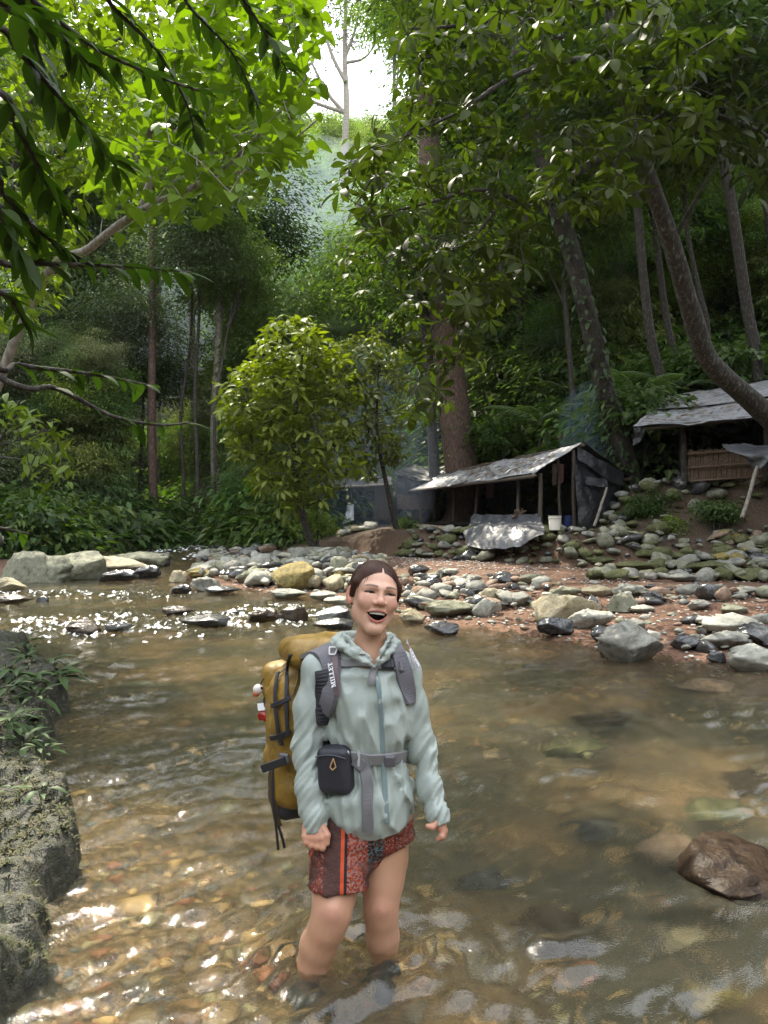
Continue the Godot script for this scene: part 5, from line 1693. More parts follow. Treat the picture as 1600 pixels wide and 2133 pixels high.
func ledge_plants() -> void:
	var shapes := []
	for k in 5:
		var f := R(.75, 1.3)
		shapes.append(leaf_mesh(1.0, R(.24, .36), R(.3, .7), R(.15, .4), .85, Color(.042 * f, .07 * f, .023 * f), 6))
	var P := [[30, 1345, 7.0, 14, .17, "grassy-leaved plant at the far tip of the mossy ledge"], [60, 1375, 6.2, 14, .15, "low leafy plant on the upper block of the ledge by the rapids"], [110, 1400, 5.8, 12, .13, "small plant hanging over the ledge's upper edge"],
		[122, 1412, 5.4, 14, .2, "glossy long-leaved plant standing out over the water from the ledge"], [85, 1440, 5.2, 16, .17, "dense leafy plant on the corner of the upper ledge block"], [105, 1462, 5.0, 14, .16, "dark leafy plant at the foot of the upper ledge block"],
		[30, 1500, 4.6, 16, .17, "bushy plant in the notch of the ledge at the left edge"], [70, 1520, 4.4, 14, .14, "fern-like plant in the middle of the ledge notch"], [75, 1562, 4.2, 10, .17, "single rosette with pale blades above the brown shallows"], [20, 1545, 4.2, 12, .15, "dark plant at the left edge below the bushy one"],
		[40, 1620, 3.75, 14, .15, "large-leaved plant on the middle ledge block at the left edge"], [75, 1635, 3.6, 14, .13, "drooping leafy plant in the centre of the middle ledge block"], [95, 1668, 3.4, 10, .11, "small plant with drooping blades at the ledge brink"], [88, 1710, 3.2, 10, .09, "little fern in the crevice above the lower ledge block"],
		[40, 1838, 2.7, 6, .06, "tiny green seedling on the lower ledge block"], [85, 1850, 2.65, 8, .10, "small star-shaped plant on the brink of the lower ledge block"], [15, 1660, 3.5, 12, .14, "leafy plant at the left edge under the large-leaved one"]]
	for q in P:
		var w := W(q[0], q[1], q[2])
		var dd: float = q[2] + .4
		while dd > q[2] - .8 and ledge_y((q[0] - 800.0) / F * dd, dd) < EYE - (q[1] + 12.0 - 1066.5) / F * dd: dd -= .02
		w = W(q[0], q[1], dd)
		var y := ledge_y(w.x, dd)
		if y < .02:
			w.x -= .12
			y = maxf(ledge_y(w.x, dd), .0)
		var root := thing("ledge_plant", q[5], "plant", Vector3(w.x, y, w.z), "plants on the mossy ledge")
		for k in q[3]:
			var a: float = TAU * k * .382 + R(-.3, .3)
			var el := R(-.1, .9)
			var o := obj("leaf", shapes[rng.randi() % 5], M.leaf_dull, root)
			var l: float = q[4] * R(.55, 1.05)
			o.transform = Transform3D(frame(Vector3(cos(a), el, sin(a))) * Basis.from_scale(Vector3(l, l, l)), Vector3(cos(a) * .03, R(0, .05) + .25 * q[4] * el, sin(a) * .03))
		stick("stem", Vector3(0, -.08, 0), Vector3(0, .03 + .12 * q[4], 0), .005, .003, M.leaf_stalk, root, 5)

# ---------- smooth bodies: a distance field on a grid, meshed where it crosses zero
func smin(a: float, b: float, k: float) -> float:
	var h := maxf(k - absf(a - b), 0.0) / k
	return minf(a, b) - h * h * k * .25

func caps(p: Vector3, a: Vector3, b: Vector3, ra: float, rb: float) -> float:
	var ba := b - a
	var t := clampf((p - a).dot(ba) / ba.length_squared(), 0.0, 1.0)
	return (p - a - ba * t).length() - lerpf(ra, rb, t)

func ell(p: Vector3, c: Vector3, r: Vector3) -> float:
	var q := (p - c) / r
	var k0 := q.length()
	var k1 := (q / r).length()
	return k0 * (k0 - 1.0) / maxf(k1, 1e-6)

func rbox(p: Vector3, h: Vector3, r: float) -> float:
	var q := p.abs() - h + Vector3.ONE * r
	return q.max(Vector3.ZERO).length() + minf(maxf(q.x, maxf(q.y, q.z)), 0.0) - r

func nets(s: Soup, f: Callable, lo: Vector3, hi: Vector3, c: float, colf = null) -> void:
	var B := 6
	var nb := Vector3i(((hi - lo) / (c * B)).ceil())
	var n := nb * B + Vector3i.ONE
	var val := PackedFloat32Array()
	val.resize(n.x * n.y * n.z)
	val.fill(INF)
	var cell := PackedInt32Array()
	cell.resize(n.x * n.y * n.z)
	cell.fill(-1)
	var sx := 1
	var sy := n.x
	var sz := n.x * n.y
	var blocks := []
	var reach := B * c * .866 * 1.6 + c
	for bz in nb.z:
		for by in nb.y:
			for bx in nb.x:
				var mid := lo + (Vector3(bx, by, bz) + Vector3.ONE * .5) * B * c
				if absf(f.call(mid)) > reach: continue
				blocks.append(Vector3i(bx, by, bz) * B)
	for b in blocks:
		for z in range(b.z, b.z + B + 1):
			for y in range(b.y, b.y + B + 1):
				var at: int = b.x + y * sy + z * sz
				for x in B + 1:
					if val[at + x] == INF: val[at + x] = f.call(lo + Vector3(b.x + x, y, z) * c)
	var cs := [0, sx, sy, sx + sy, sz, sx + sz, sy + sz, sx + sy + sz]
	var edges := [[0, 1], [0, 2], [0, 4], [1, 3], [1, 5], [2, 3], [2, 6], [4, 5], [4, 6], [3, 7], [5, 7], [6, 7]]
	var first := s.v.size()
	for b in blocks:
		for z in range(b.z, b.z + B):
			for y in range(b.y, b.y + B):
				for x in range(b.x, b.x + B):
					var at: int = x + y * sy + z * sz
					var neg := 0
					for o in cs: if val[at + o] < 0.0: neg += 1
					if neg == 0 or neg == 8: continue
					var sum := Vector3.ZERO
					var m := 0
					for e in edges:
						var va := val[at + cs[e[0]]]
						var vb := val[at + cs[e[1]]]
						if (va < 0.0) == (vb < 0.0): continue
						var t := va / (va - vb)
						var pa := Vector3(e[0] & 1, e[0] >> 1 & 1, e[0] >> 2 & 1)
						var pb := Vector3(e[1] & 1, e[1] >> 1 & 1, e[1] >> 2 & 1)
						sum += pa.lerp(pb, t)
						m += 1
					cell[at] = s.v.size()
					var p := lo + (Vector3(x, y, z) + sum / m) * c
					s.v.append(p)
					if colf != null: s.c.append(colf.call(p))
	for b in blocks:
		for z in range(b.z, b.z + B):
			for y in range(b.y, b.y + B):
				for x in range(b.x, b.x + B):
					var at: int = x + y * sy + z * sz
					if cell[at] < 0: continue
					var v0 := val[at] < 0.0
					for ax in 3:
						var st: int = [sx, sy, sz][ax]
						var u: int = [sy, sz, sx][ax]
						var w: int = [sz, sx, sy][ax]
						if at - u - w < 0: continue
						if v0 == (val[at + st] < 0.0): continue
						var a := cell[at]
						var q1 := cell[at - u]
						var q2 := cell[at - u - w]
						var q3 := cell[at - w]
						if q1 < 0 or q2 < 0 or q3 < 0: continue
						if v0: s.quad(a, q3, q2, q1)
						else: s.quad(a, q1, q2, q3)
	# normals
	while s.n.size() < s.v.size(): s.n.append(Vector3.ZERO)
	for k in range(0, s.i.size(), 3):
		if s.i[k] < first: continue
		var a := s.v[s.i[k]]
		var g := (s.v[s.i[k + 2]] - a).cross(s.v[s.i[k + 1]] - a)
		s.n[s.i[k]] += g
		s.n[s.i[k + 1]] += g
		s.n[s.i[k + 2]] += g
	for k in range(first, s.v.size()): s.n[k] = s.n[k].normalized()

var PR := Vector3(-.1, -.36, -2.36)    # where the hiker stands
func L(px: float, py: float, dz: float) -> Vector3: return W(px, py, 2.38 - dz) - PR

func chain(list: Array) -> Array:   # [px, py, dz, r] -> bones
	var out := []
	for k in list.size() - 1:
		var a: Array = list[k]
		var b: Array = list[k + 1]
		out.append([L(a[0], a[1], a[2]), L(b[0], b[1], b[2]), a[3], b[3]])
	return out

func bones_d(p: Vector3, bones: Array, k: float) -> float:
	var d := 9.0
	for b in bones: d = smin(d, caps(p, b[0], b[1], b[2], b[3]), k)
	return d

func bounds(bones: Array, pad: float) -> Array:
	var lo := Vector3.ONE * 9.0
	var hi := -lo
	for b in bones:
		for e in 2:
			lo = lo.min(b[e] - Vector3.ONE * b[2 + e])
			hi = hi.max(b[e] + Vector3.ONE * b[2 + e])
	return [lo - Vector3.ONE * pad, hi + Vector3.ONE * pad]

# ---- head, in its own axes: x to the viewer's right, y up, z to the face
var HC: Vector3
var HB: Basis
func to_head(p: Vector3) -> Vector3: return HB.inverse() * (p - HC)

func mouth_y(x: float) -> float: return -.0460 - 7.5 * x * x    # edges of the open mouth
func mouth_low(x: float) -> float: return -.0725 + 20.0 * x * x
func lips_d(m: Vector3) -> float:
	var ul := caps(m, Vector3(0, -.0432, .0845), Vector3(.016, -.0448, .0810), .0038, .0038)
	ul = minf(ul, caps(m, Vector3(.016, -.0448, .0810), Vector3(.0312, -.0525, .0695), .0038, .0024))
	var ll := caps(m, Vector3(0, -.0760, .0765), Vector3(.015, -.0718, .0752), .0052, .0048)
	ll = minf(ll, caps(m, Vector3(.015, -.0718, .0752), Vector3(.0312, -.0530, .0688), .0048, .0024))
	return minf(ul, ll)

func head_d(q: Vector3) -> float:
	var m := Vector3(absf(q.x), q.y, q.z)
	var d := ell(q, Vector3(0, .032, -.014), Vector3(.0725, .078, .090))
	d = smin(d, ell(q, Vector3(0, -.025, .022), Vector3(.060, .078, .062)), .035)
	d = smin(d, caps(m, Vector3(.041, -.058, .004), Vector3(.010, -.101, .054), .021, .0165), .035)
	d = smin(d, ell(m, Vector3(.036, -.018, .060), Vector3(.023, .020, .018)), .022)     # cheeks, raised by the laugh
	d = smin(d, ell(q, Vector3(0, -.101, .062), Vector3(.017, .013, .014)), .02)
	d = smin(d, caps(m, Vector3(.010, .026, .079), Vector3(.042, .024, .063), .009, .008), .018)
	d = smin(d, caps(q, Vector3(0, .018, .078), Vector3(0, -.012, .092), .0065, .009), .014)
	d = smin(d, ell(q, Vector3(0, -.017, .094), Vector3(.0115, .0095, .010)), .008)
	d = smin(d, ell(m, Vector3(.0135, -.0205, .084), Vector3(.0085, .0075, .010)), .006)
	# eyes: shallow hollows, then narrow smiling slits
	d = -smin(-d, ell(m, Vector3(.031, .0105, .088), Vector3(.017, .009, .012)), .014)
	d = smin(d, ell(m, Vector3(.031, -.001, .068), Vector3(.016, .007, .009)), .010)
	var ex := m.x - .0315
	var arc := .0100 - 7.0 * ex * ex
	var slit := maxf(absf(q.y - arc) - .0023 * sqrt(maxf(0.0, 1.0 - ex * ex / .00031)), absf(ex) - .0172)
	if q.z > .055: d = maxf(d, -maxf(slit, .064 - q.z))
	# lips and open mouth
	var up := mouth_y(q.x)
	var lowy := mouth_low(q.x)
	var mw := .0300
	var inside := maxf(q.y - up, lowy - q.y)
	inside = maxf(inside, absf(q.x) - mw)
	if q.z > .03:
		var lips := lips_d(m)
		d = smin(d, lips, .006)
		d = -smin(-d, maxf(inside, .035 - q.z), .003)
	# creases of the smile
	var cr := caps(m, Vector3(.020, -.022, .083), Vector3(.037, -.060, .066), .0015, .002)
	d += .0013 * exp(-cr * cr / .000012)
	# nostrils
	d = maxf(d, -ell(m, Vector3(.0065, -.0262, .0885), Vector3(.0042, .0028, .006)))
	# ears
	var e := m - Vector3(.0765, -.006, -.006)
	var ea := ell(Basis(Vector3.UP, .55) * e, Vector3.ZERO, Vector3(.0065, .031, .0185))
	ea = maxf(ea, -ell(Basis(Vector3.UP, .55) * e, Vector3(.006, .004, .003), Vector3(.0045, .020, .010)))
	d = smin(d, ea, .006)
	return d

func skin_col(q: Vector3) -> Color:
	var c := Color(.53, .315, .225)
	var m := Vector3(absf(q.x), q.y, q.z)
	c = c.lerp(Color(.53, .235, .175), .55 * exp(-(m - Vector3(.042, -.014, .065)).length_squared() / .0007))
	c = c.lerp(Color(.52, .25, .19), .5 * exp(-(m - Vector3(0, -.018, .10)).length_squared() / .0004))
	if m.x > .071 and q.y < .04: c = c.lerp(Color(.55, .19, .14), .6)
	if q.z > .015 and q.y < mouth_y(q.x) + .001 and q.y > mouth_low(q.x) - .0015 and m.x < .0305 and q.z < .0775: return Color(.03, .008, .008)
	if q.z > .04:
		var up := mouth_y(q.x)
		var lip := lips_d(m)
		c = c.lerp(Color(.40, .115, .10), .9 * ss(.002, -.0005, lip))
		var lowy := mouth_low(q.x)
		if q.y < up + .001 and q.y > lowy - .0015 and m.x < .0305 and q.z < .0775: c = Color(.028, .007, .007)
		var by := .0315 - 6.0 * (m.x - .031) * (m.x - .031) - .10 * maxf(0.0, m.x - .040)
		var bw := .0046 * ss(.058, .040, m.x) * ss(.009, .016, m.x) + .0004
		c = c.lerp(Color(.075, .045, .035), .85 * ss(bw, bw * .3, absf(q.y - by)) * ss(.010, .014, m.x) * ss(.056, .05, m.x))
	return c

func hair_d(q: Vector3) -> float:
	var part := q.x - .004
	var sweep := atan2(q.y + .03, absf(part) * 1.2 + .002)
	var d := ell(q, Vector3(0, .034, -.020), Vector3(.0775, .0805, .0945))
	d = smin(d, ell(q, Vector3(0, .0, -.055), Vector3(.068, .07, .06)), .03)
	# hair drawn down past the temples to the ears
	var m := Vector3(absf(q.x), q.y, q.z)
	d = smin(d, caps(m, Vector3(.067, .035, .018), Vector3(.072, -.004, .004), .015, .010), .018)
	d += .00045 * sin(sweep * 120.0 + 14.0 * n1.get_noise_3d(q.x * 60.0, q.y * 60.0, q.z * 60.0)) + .0012 * exp(-part * part / .000006) * ss(.02, .09, q.y)
	# the face is left free, peaked at the parting
	var face := 9.0
	face = minf(face, caps(q, Vector3(.003, .0865, .085), Vector3(0, .016, .085), .001, .0495))
	face = minf(face, caps(q, Vector3(0, .014, .085), Vector3(0, -.09, .085), .056, .066))
	face = minf(face, caps(m, Vector3(.05, -.03, .06), Vector3(.06, -.12, .04), .03, .05))
	return maxf(d, -face)

# ---- clothes
var arms := []
var sec := []
var bones_torso := []
func loft_d(p: Vector3) -> float:
	var n := sec.size()
	var k := 0
	while k < n - 2 and p.y < sec[k + 1][0]: k += 1
	var a: Array = sec[k]
	var b: Array = sec[k + 1]
	var t := ss(0.0, 1.0, clampf((a[0] - p.y) / (a[0] - b[0]), 0.0, 1.0))
	var dx: float = (p.x - lerpf(a[1], b[1], t)) / lerpf(a[3], b[3], t)
	var dz: float = (p.z - lerpf(a[2], b[2], t)) / lerpf(a[4], b[4], t)
	var d: float = (sqrt(dx * dx + dz * dz) - 1.0) * minf(lerpf(a[3], b[3], t), lerpf(a[4], b[4], t))
	return maxf(d, p.y - sec[0][0])

func jacket_d(p: Vector3) -> float:
	var waist: float = sec[5][0]
	var ang := atan2(p.x - sec[5][1], p.z)
	var g := exp(-pow((p.y - waist) / .07, 2.0))
	var t := loft_d(p)
	if t < .06:
		var w := n2.get_noise_3d(p.x * 120.0, p.y * 40.0, p.z * 120.0)
		t += .0040 * (.25 + g) * sin(ang * 19.0 + 6.0 * w + p.y * 14.0)
		var r1 := absf(n3.get_noise_3d(p.x * 105.0 + p.y * 30.0, p.y * 24.0 - p.x * 18.0, p.z * 60.0))
		var r2 := absf(n3.get_noise_3d(p.x * 60.0 - p.y * 30.0 + 40.0, p.y * 40.0 + p.x * 20.0, p.z * 50.0))
		t += (.030 * (r1 - .16) + .022 * (r2 - .16)) * (1.0 - .4 * g)
	for b in bones_torso: t = smin(t, caps(p, b[0], b[1], b[2], b[3]), .035)
	var hem: float = sec[-1][0] + .045 * pow((p.x - sec[-1][1]) / .14, 2.0)
	t = maxf(t, hem - p.y)
	var d := t
	for k in 2:
		var a := bones_d(p, arms[k], .03)
		if a < .05:
			var top: Vector3 = arms[k][0][0]
			var s := (top - p).length()
			var el := exp(-pow((s - .29) / .09, 2.0)) + .9 * exp(-pow((s - .47) / .06, 2.0)) + .28
			a += .019 * el * (absf(n3.get_noise_3d(p.x * 90.0 + s * 60.0, s * 125.0 + p.x * 170.0, p.z * 80.0 + s * 30.0)) - .13)
			a += .020 * (absf(n3.get_noise_3d(p.x * 70.0, p.y * 26.0 + p.x * 20.0, p.z * 60.0 + 20.0)) - .15) * (1.0 - .6 * el)
		# the cuff ends square to the forearm
		var e: Array = arms[k][-1]
		var dir: Vector3 = (e[1] - e[0]).normalized()
		a = maxf(a, (p - e[1]).dot(dir))
		d = smin(d, a, .012)
	# open at the neck
	d = maxf(d, -caps(p, L(770, 1318, .02), L(775, 1352, .06), .062, .046))
	d = maxf(d, -caps(p, L(776, 1355, .12), L(781, 1384, .14), .03, .006))
	return d

func surf(px: float, py: float, f: Callable, from := .45) -> Vector3:   # the cloth seen at a point of the view
	var dz := from
	for k in 90:
		var p := L(px, py, dz)
		var d: float = f.call(p)
		if d < .0012: return p
		dz -= maxf(d * .7, .0012)
		if dz < -.5: break
	return L(px, py, .05)

func grad(p: Vector3, f: Callable) -> Vector3:
	var e := .008
	return Vector3(f.call(p + Vector3(e, 0, 0)) - f.call(p - Vector3(e, 0, 0)), f.call(p + Vector3(0, e, 0)) - f.call(p - Vector3(0, e, 0)), f.call(p + Vector3(0, 0, e)) - f.call(p - Vector3(0, 0, e))).normalized()

# a webbing strap through points [position, normal, width], of some thickness
func ribbon(pts: Array, nrm: Array, wid: Array, thick: float) -> ArrayMesh:
	var s := Soup.new()
	var n := pts.size()
	for k in n:
		var dir: Vector3 = (pts[mini(k + 1, n - 1)] - pts[maxi(k - 1, 0)]).normalized()
		var nn: Vector3 = nrm[k]
		nn = (nn - dir * nn.dot(dir)).normalized()
		var side := dir.cross(nn)
		var w: float = wid[k] * .5
		for q in [[-1.0, 0.0], [-.82, 1.0], [.82, 1.0], [1.0, 0.0]]:
			s.v.append(pts[k] + side * w * q[0] + nn * thick * q[1])
	for k in n - 1:
		for j in 4:
			var a := k * 4 + j
			var b := k * 4 + (j + 1) % 4
			s.quad(a, b, b + 4, a + 4)
	s.quad(0, 3, 2, 1)
	var e := (n - 1) * 4
	s.quad(e, e + 1, e + 2, e + 3)
	# flat faces
	var o := Soup.new()
	for k in range(0, s.i.size(), 3):
		var a := s.v[s.i[k]]
		var g := (s.v[s.i[k + 2]] - a).cross(s.v[s.i[k + 1]] - a).normalized()
		for j in 3:
			o.i.append(o.v.size())
			o.v.append(s.v[s.i[k + j]])
			o.n.append(g)
	return o.mesh()

func worn_strap(called: String, px: Array, w: float, lift: float, thick: float, f: Callable, mat: Material, parent: Node, sub := 5, lead: Array = [], tail: Array = []) -> MeshInstance3D:
	var line := []
	for q in px: line.append(Vector3(q[0], q[1], q[2] if q.size() > 2 else 1.0))
	line = spline(line, sub)
	var pts := []
	var nr := []
	var wd := []
	for q in lead:
		pts.append(L(q[0], q[1], q[2]))
		nr.append(Vector3(q[3], q[4], q[5]).normalized())
		wd.append(w * (q[6] if q.size() > 6 else 1.0))
	for q in line:
		var p := surf(q.x, q.y, f)
		var g := grad(p, f)
		pts.append(p + g * lift)
		nr.append(g)
		wd.append(w * q.z)
	for q in tail:
		pts.append(L(q[0], q[1], q[2]))
		nr.append(Vector3(q[3], q[4], q[5]).normalized())
		wd.append(w * (q[6] if q.size() > 6 else 1.0))
	for r in 6:   # ease out the small bumps of the cloth
		for k in range(1, pts.size() - 1):
			pts[k] = (pts[k - 1] + pts[k] * 2.0 + pts[k + 1]) * .25
			nr[k] = (nr[k - 1] + nr[k] * 2.0 + nr[k + 1]).normalized()
	return obj(called, ribbon(pts, nr, wd, thick), mat, parent)

func print_texture() -> ImageTexture:   # the printed cotton of the shorts: bands of dots, stripes and sprigs
	var q := RandomNumberGenerator.new()
	q.seed = 12
	var im := Image.create(512, 512, false, Image.FORMAT_RGB8)
	im.fill(Color(.23, .06, .05))
	var bands := [[0, 150, "sprig"], [150, 255, "dots"], [255, 277, "orange"], [277, 295, "black"], [295, 420, "sprig2"], [420, 512, "teal"]]
	for b in bands:
		for x in range(b[0], b[1]):
			for y in 512:
				var nz := n1.get_noise_2d(x * .38, y * .38)
				var n5 := n3.get_noise_2d(x * .5 + 50.0, y * .5)
				var c := Color(.20, .05, .045)
				match b[2]:
					"sprig": c = Color(.33, .09, .06) if nz > .05 else (Color(.52, .22, .10) if n5 > .10 else (Color(.55, .42, .38) if n5 < -.18 else Color(.14, .04, .04)))
					"sprig2": c = Color(.50, .38, .36) if nz > .10 else (Color(.46, .13, .09) if n5 > .06 else (Color(.62, .28, .13) if n5 < -.15 else Color(.22, .05, .05)))
					"dots": c = Color(.10, .045, .04) if n3.get_noise_2d(x * 1.9, y * 1.9) < .16 else Color(.42, .25, .2)
					"orange": c = Color(.66, .24, .09)
					"black": c = Color(.05, .03, .04)
					"teal": c = Color(.24, .36, .38) if nz > .10 else (Color(.50, .20, .10) if n5 > .2 else Color(.05, .035, .04))
				im.set_pixel(x, y, c)
	return ImageTexture.create_from_image(im)

func BUILD_50_person() -> void:
	HC = L(780, 1241, .01)
	HB = Basis(Vector3.UP, .24) * Basis(Vector3.RIGHT, -.07) * Basis(Vector3.BACK, -.16)
	var person := thing("person", "laughing hiker in pale green jacket and patterned shorts, standing knee-deep in the river", "person", PR)
	# skin: one mesh of legs, trunk, neck, head and hands
	var legs_b := chain([[712, 1700, -.02, .083], [703, 1790, .03, .074], [698, 1850, .09, .0655], [692, 1900, .125, .0535], [681, 1932, .125, .0495], [664, 1968, .105, .0525], [651, 2015, .095, .0465], [642, 2085, .09, .036]])
	legs_b += chain([[806, 1700, -.03, .083], [800, 1790, -.02, .071], [797, 1840, .0, .061], [793, 1888, .02, .0500], [795, 1915, .015, .0455], [797, 1950, .0, .0485], [797, 1990, -.01, .043], [797, 2060, -.02, .034]])
	legs_b += chain([[760, 1690, -.02, .10], [766, 1560, -.02, .075], [765, 1420, -.02, .07], [768, 1375, -.01, .062], [772, 1338, -.015, .045], [777, 1285, -.01, .046]])
	var knees := [L(693, 1897, .165), L(793, 1888, .055)]
	var s := Soup.new()
	var bb := bounds(legs_b, .03)
	var body_f := func(p: Vector3) -> float:
		var d := bones_d(p, legs_b.slice(0, 7), .03)
		d = minf(d, bones_d(p, legs_b.slice(7, 14), .03))
		d = smin(d, bones_d(p, legs_b.slice(14), .03), .03)
		for k in knees: d = smin(d, (p - k).length() - .018, .03)
		return d
	var leg_col := func(p: Vector3) -> Color:
		var c := Color(.44, .245, .155)
		for k in knees: c = c.lerp(Color(.42, .20, .145), .7 * exp(-(p - k).length_squared() / .002))
		return c
	nets(s, body_f, bb[0], Vector3(bb[1].x, L(0, 1322, 0).y, bb[1].z), .011, leg_col)
	var head_f := func(p: Vector3) -> float:
		var q := to_head(p)
		return smin(head_d(q), caps(p, L(777, 1290, -.015), L(772, 1338, -.015), .045, .0455), .025)
	nets(s, head_f, HC - Vector3(.105, .145, .13), HC + Vector3(.105, .135, .13), .0021, func(p: Vector3) -> Color: return skin_col(to_head(p)))
	# hands
	var hand_a := chain([[654, 1700, .075, .026], [654, 1722, .085, .024]])
	for k in 4: hand_a += chain([[[640, 649, 659, 669][k] - 2, 1722, .088, .013], [[637, 647, 659, 671][k], [1742, 1744, 1745, 1744][k], .104, .0125]])
	var fing := []
	for k in 4:
		var x: float = [637, 647, 659, 671][k]
		fing.append(chain([[x, [1742, 1744, 1745, 1744][k], .104, .0112], [x + 1, [1754, 1760, 1763, 1766][k], .110, .0102], [x + 3, [1758, 1764, 1767, 1769][k], .088, .0092], [x + 3, [1748, 1752, 1754, 1756][k], .076, .008]]))
	fing.append(chain([[672, 1722, .09, .0125], [681, 1740, .104, .0112], [681, 1757, .108, .009]]))
	var hand_b := chain([[911, 1695, .045, .024], [916, 1716, .05, .021]])
	for k in 3: hand_b += chain([[914 + k * 2, 1712, .062 - k * .022, .012], [923 + k, 1731, .066 - k * .022, .0115]])
	var fing_b := [chain([[923, 1730, .066, .0105], [921, 1742, .075, .0095], [913, 1748, .072, .0078]]), chain([[925, 1730, .044, .0105], [923, 1743, .050, .0092], [916, 1747, .046, .0078]]), chain([[926, 1730, .022, .0102], [924, 1741, .026, .009], [918, 1744, .02, .0075]]), chain([[925, 1728, .005, .0098], [922, 1738, .008, .0086], [917, 1740, .0, .007]]), chain([[910, 1712, .068, .0115], [900, 1723, .08, .0098], [891, 1721, .082, .0078]])]
	for h in [[hand_a, fing], [hand_b, fing_b]]:
		var all: Array = h[0].duplicate()
		for c in h[1]: all += c
		var hb := bounds(all, .012)
		var hf := func(p: Vector3) -> float:
			var d := bones_d(p, h[0], .014)
			for c in h[1]: d = smin(d, bones_d(p, c, .004), .005)
			return d
		nets(s, hf, hb[0], hb[1], .0028, func(p: Vector3) -> Color: return Color(.46, .235, .155))
	var skin := StandardMaterial3D.new()
	skin.vertex_color_use_as_albedo = true
	skin.roughness = .46
	skin.metallic_specular = .42
	skin.subsurf_scatter_enabled = true
	skin.subsurf_scatter_strength = .12
	obj("body", s.mesh(), skin, person)
	# eyes, teeth, lashes
	var eye_m := flat_mat(.035, .02, .014, .12)
	var white := flat_mat(.62, .58, .54, .2)
	for sd in [-1.0, 1.0]:
		var e := Soup.new()
		nets(e, func(p: Vector3) -> float: return (p - Vector3.ZERO).length() - .0125, Vector3.ONE * -.0165, Vector3.ONE * .0165, .0022)
		var o := obj("eye", e.mesh(), white, person)
		o.transform = Transform3D(HB, HC + HB * Vector3(.0315 * sd, .0085, .0615))
		var ir := Soup.new()
		nets(ir, func(p: Vector3) -> float: return ell(p, Vector3.ZERO, Vector3(.0068, .0068, .004)), Vector3.ONE * -.009, Vector3.ONE * .009, .0014)
		obj("iris", ir.mesh(), eye_m, o).position = Vector3(.0015, 0, .0098)
		var pts := []
		for k in 9:
			var x := lerpf(-.0182, .0190, k / 8.0)
			pts.append(HC + HB * Vector3((.0315 + x) * sd, .0133 - 7.0 * x * x - (.0006 if k == 8 else 0.0), .0762 - 9.0 * x * x - .18 * maxf(0.0, x)))
		obj("eyelash", tube_mesh(pts, [.0006, .0014, .0019, .0021, .0022, .0022, .0021, .0018, .0007], 6), flat_mat(.02, .013, .01, .6), person)
	var tm := flat_mat(.72, .68, .60, .18)
	for k in 8:
		var x := (k - 3.5) * .0060
		var ts := Soup.new()
		var hh: float = [.0078, .0090, .0098, .0106, .0106, .0098, .0090, .0078][k]
		nets(ts, func(p: Vector3) -> float: return rbox(p, Vector3(.0030, hh * .5, .0022), .0013), Vector3(-.0045, -.0075, -.0045), Vector3(.0045, .0075, .0045), .0009)
		var o := obj("tooth", ts.mesh(), tm, person)
		o.transform = Transform3D(HB * Basis(Vector3.UP, x * 16.0), HC + HB * Vector3(x, mouth_y(x) - hh * .5 + .0012, .0765 - 14.0 * x * x))
	# hair with a low tail behind
	var hs := Soup.new()
	nets(hs, hair_d, Vector3(-.10, -.085, -.13), Vector3(.10, .125, .095), .0017)
	var hm := flat_mat(.036, .014, .009, .5)
	hm.metallic_specular = .28
	hm.anisotropy_enabled = false
	var hair := obj("hair", hs.mesh(), hm, person)
	hair.transform = Transform3D(HB, HC)
	var tl := [Vector3(0, -.03, -.11), Vector3(.0, -.06, -.125), Vector3(.028, -.11, -.115), Vector3(.045, -.15, -.095), Vector3(.05, -.185, -.085)]
	var tt := Soup.new()
	for k in 9:
		var off := Vector3(R(-.014, .014), R(-.006, .006), R(-.012, .012))
		tube(tt, spline(tl.map(func(p): return p + off * (1.0 + 4.0 * maxf(0.0, -.06 - p.y))), 5), taper(21, .011, .004), 6, .2)
	obj("ponytail", tt.mesh(), hm, person).transform = Transform3D(HB, HC)

	# loose strands at the hairline and temples
	var ls := Soup.new()
	for k in 26:
		var sd := -1.0 if k % 2 == 0 else 1.0
		var u := R(0, 1)
		var p0 := Vector3(sd * lerpf(.012, .066, u), lerpf(.086, .030, u * u), lerpf(.070, .035, u))
		var p2 := Vector3(sd * lerpf(.040, .078, u), lerpf(.050, -.035, u) + R(-.01, .01), lerpf(.068, .030, u) + R(-.004, .006))
		var pm := p0.lerp(p2, .5) + Vector3(sd * .006, .004, .007)
		tube(ls, spline([p0, pm, p2], 4), taper(9, .0006, .0002), 4, 0.0, false)
	obj("hair_strands", ls.mesh(), hm, person).transform = Transform3D(HB, HC)

	# jacket
	var T := [[1350, 768, -.02, 46, .055], [1372, 762, -.02, 82, .07], [1400, 757, -.01, 98, .095], [1450, 762, .0, 96, .112], [1520, 768, .0, 90, .108], [1580, 772, .0, 76, .092], [1604, 770, .0, 82, .098], [1650, 768, .0, 97, .118], [1690, 768, .0, 96, .118], [1724, 772, .0, 84, .105]]
	for q in T: sec.append([L(0, q[1 - 1], 0).y, L(q[1], 0, 0).x, q[2] - .02, q[3] / 652.0, q[4]])
	arms = [chain([[668, 1394, -.01, .052], [647, 1470, .0, .0515], [640, 1560, .02, .0475], [645, 1640, .05, .0425], [654, 1700, .078, .0375], [657, 1733, .088, .0355]]), chain([[840, 1398, -.02, .052], [861, 1470, -.02, .0495], [879, 1560, -.01, .0435], [896, 1640, .02, .0375], [910, 1692, .045, .0318], [917, 1716, .052, .0300]])]
	bones_torso = chain([[768, 1356, -.03, .050], [664, 1394, -.02, .058]]) + chain([[772, 1356, -.03, .050], [842, 1398, -.03, .056]])
